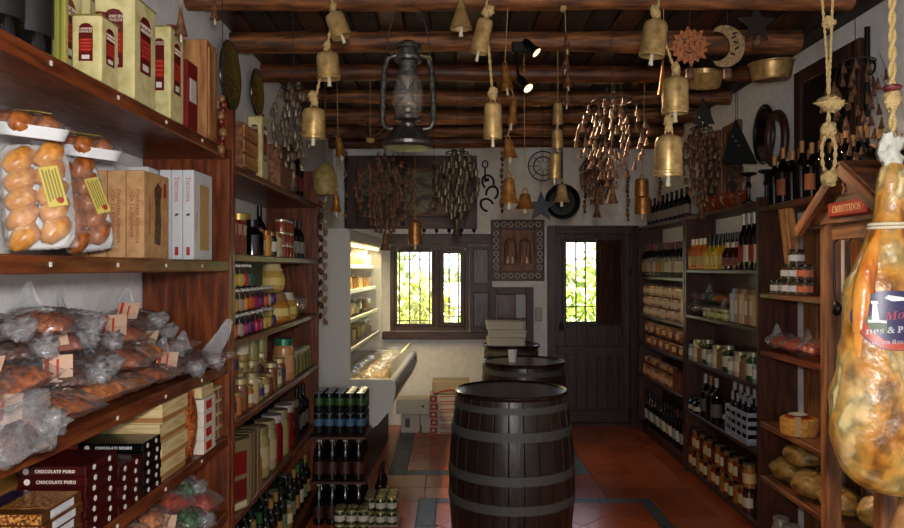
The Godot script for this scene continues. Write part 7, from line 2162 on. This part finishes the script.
func pans() -> void:
	var d := 4.12
	var k := d / F
	for n in 2:
		var c := at([772, 704][n], [80, 88][n], d)
		var o := thing("brass_pan", ["wide brass pan hanging from the end of a beam", "dull brass pan hanging behind the copper sun"][n], "pan", c)
		var w: float = [21.0, 18.0][n] * k
		part(o, "pan_body", lathe(V([0.0, 0.0, w * 0.78, 0.0, w * 0.86, 0.008, w, 16.0 * k, w * 1.06, 17.0 * k, w * 1.06, 18.0 * k, w * 0.97, 18.0 * k, w * 0.82, 0.012, 0.0, 0.008]), 30), brass(), Vector3.ZERO, Vector3([0.08, 0.35][n], 0, 0.05))
		for s in [-1.0, 1.0]:
			part(o, "hanging_chain", tube([Vector3(s * w * 0.9, 17.0 * k, 0), Vector3(0, minf(LOG_BOTTOM + 0.012 - c.y, 0.30), -0.01)], 0.0022, 5), paint(Color(0.12, 0.10, 0.08), 0.5, 0.5))
	# round dark pan by the relief panel
	d = 5.46
	k = d / F
	var q := at(562, 202, d)
	var p := thing("iron_pan", "round black iron pan hanging beside the door frame", "pan", q)
	part(p, "pan_body", lathe(V([0.0, 0.0, 13 * k, 0.0, 17 * k, 0.03, 18 * k, 0.03, 14 * k, -0.006, 0.0, -0.006]), 28), paint(Color(0.05, 0.055, 0.04), 0.25, 0.4), Vector3.ZERO, Vector3(PI / 2, 0, 0))
	part(p, "handle", tube([Vector3(0, 15 * k, 0.01), Vector3(0, LOG_BOTTOM + 0.012 - q.y, 0)], 0.006, 6), paint(Color(0.05, 0.05, 0.05), 0.4, 0.4))
	# bundle of dry twigs over the fridge
	rng.seed = 64
	var c := at(370, 140, 4.79)
	var t := thing("twig_bundle", "dark bundle of dry twigs tied under the beam above the fridge", "twigs", c)
	for i in 16:
		var a := rng.randf_range(-1.9, 1.9)
		var l := rng.randf_range(0.14, 0.30)
		var e := Vector3(sin(a) * l, cos(a) * l * 0.35 + 0.02, rng.randf_range(-0.10, 0.10))
		part(t, "twig", tube([Vector3.ZERO, e * 0.5 + Vector3(0, 0.03, 0), e, e + Vector3(sin(a) * 0.05, -0.05, 0.02)], [0.006, 0.005, 0.004, 0.002], 5), wood("frame", "x"))
	part(t, "tie", blob(Vector3(0.06, 0.04, 0.06), 0.3, 0.1, 2, 10, 7), rope_look())
	part(t, "string", tube([Vector3.ZERO, Vector3(0, LOG_BOTTOM + 0.012 - c.y, 0)], 0.0022, 5), rope_look())

func thick_rope() -> void:
	var d := 2.11
	var a := at(826, 0, d)
	a.y = LOG_BOTTOM + 0.012
	var o := thing("knotted_rope", "thick cream hanging rope with knots and a bottom loop before the stall", "rope", a)
	var q := func(px: float, py: float, z := 0.0) -> Vector3:
		return at(px, py, d) - a + Vector3(0, 0, z)
	part(o, "strand", twisted([Vector3(-0.02, 0, 0), q.call(823, 0), q.call(827, 50), q.call(829, 100)], 0.0038), rope_look())
	part(o, "strand", twisted([Vector3(0.02, 0, 0.01), q.call(832, 0, 0.008), q.call(830, 50, 0.008), q.call(828, 100, 0.004)], 0.0038), rope_look())
	part(o, "strand", twisted([q.call(829, 60), q.call(829, 130)], 0.0058), rope_look())
	for p in [[830, 22, 0.035], [831, 103, 0.055], [829, 130, 0.045], [829, 178, 0.045]]:
		part(o, "knot", blob(Vector3(p[2], p[2] * 0.9, p[2]), 0.9, 0.2, int(p[1]), 14, 10), rope_look(), q.call(p[0], p[1]))
	part(o, "tassel", blob(Vector3(0.09, 0.025, 0.03), 0.9, 0.2, 8, 12, 8), rope_look(), q.call(831, 104, 0.012))
	part(o, "loop", twisted([q.call(828, 130), q.call(822, 145), q.call(823, 165), q.call(829, 178)], 0.005), rope_look())
	part(o, "loop", twisted([q.call(830, 130), q.call(836, 145), q.call(835, 165), q.call(829, 178)], 0.005), rope_look())

# ------------------------------------------------------------------
func _ready() -> void:
	lens_and_light()
	room()
	casks()
	fridge()
	boxes_by_the_wall()
	left_shelves()
	right_shelves()
	corner_shelves()
	stall()
	ham()
	back_wall_things()
	right_wall_things()
	floor_packs()
	bells_and_chimes()
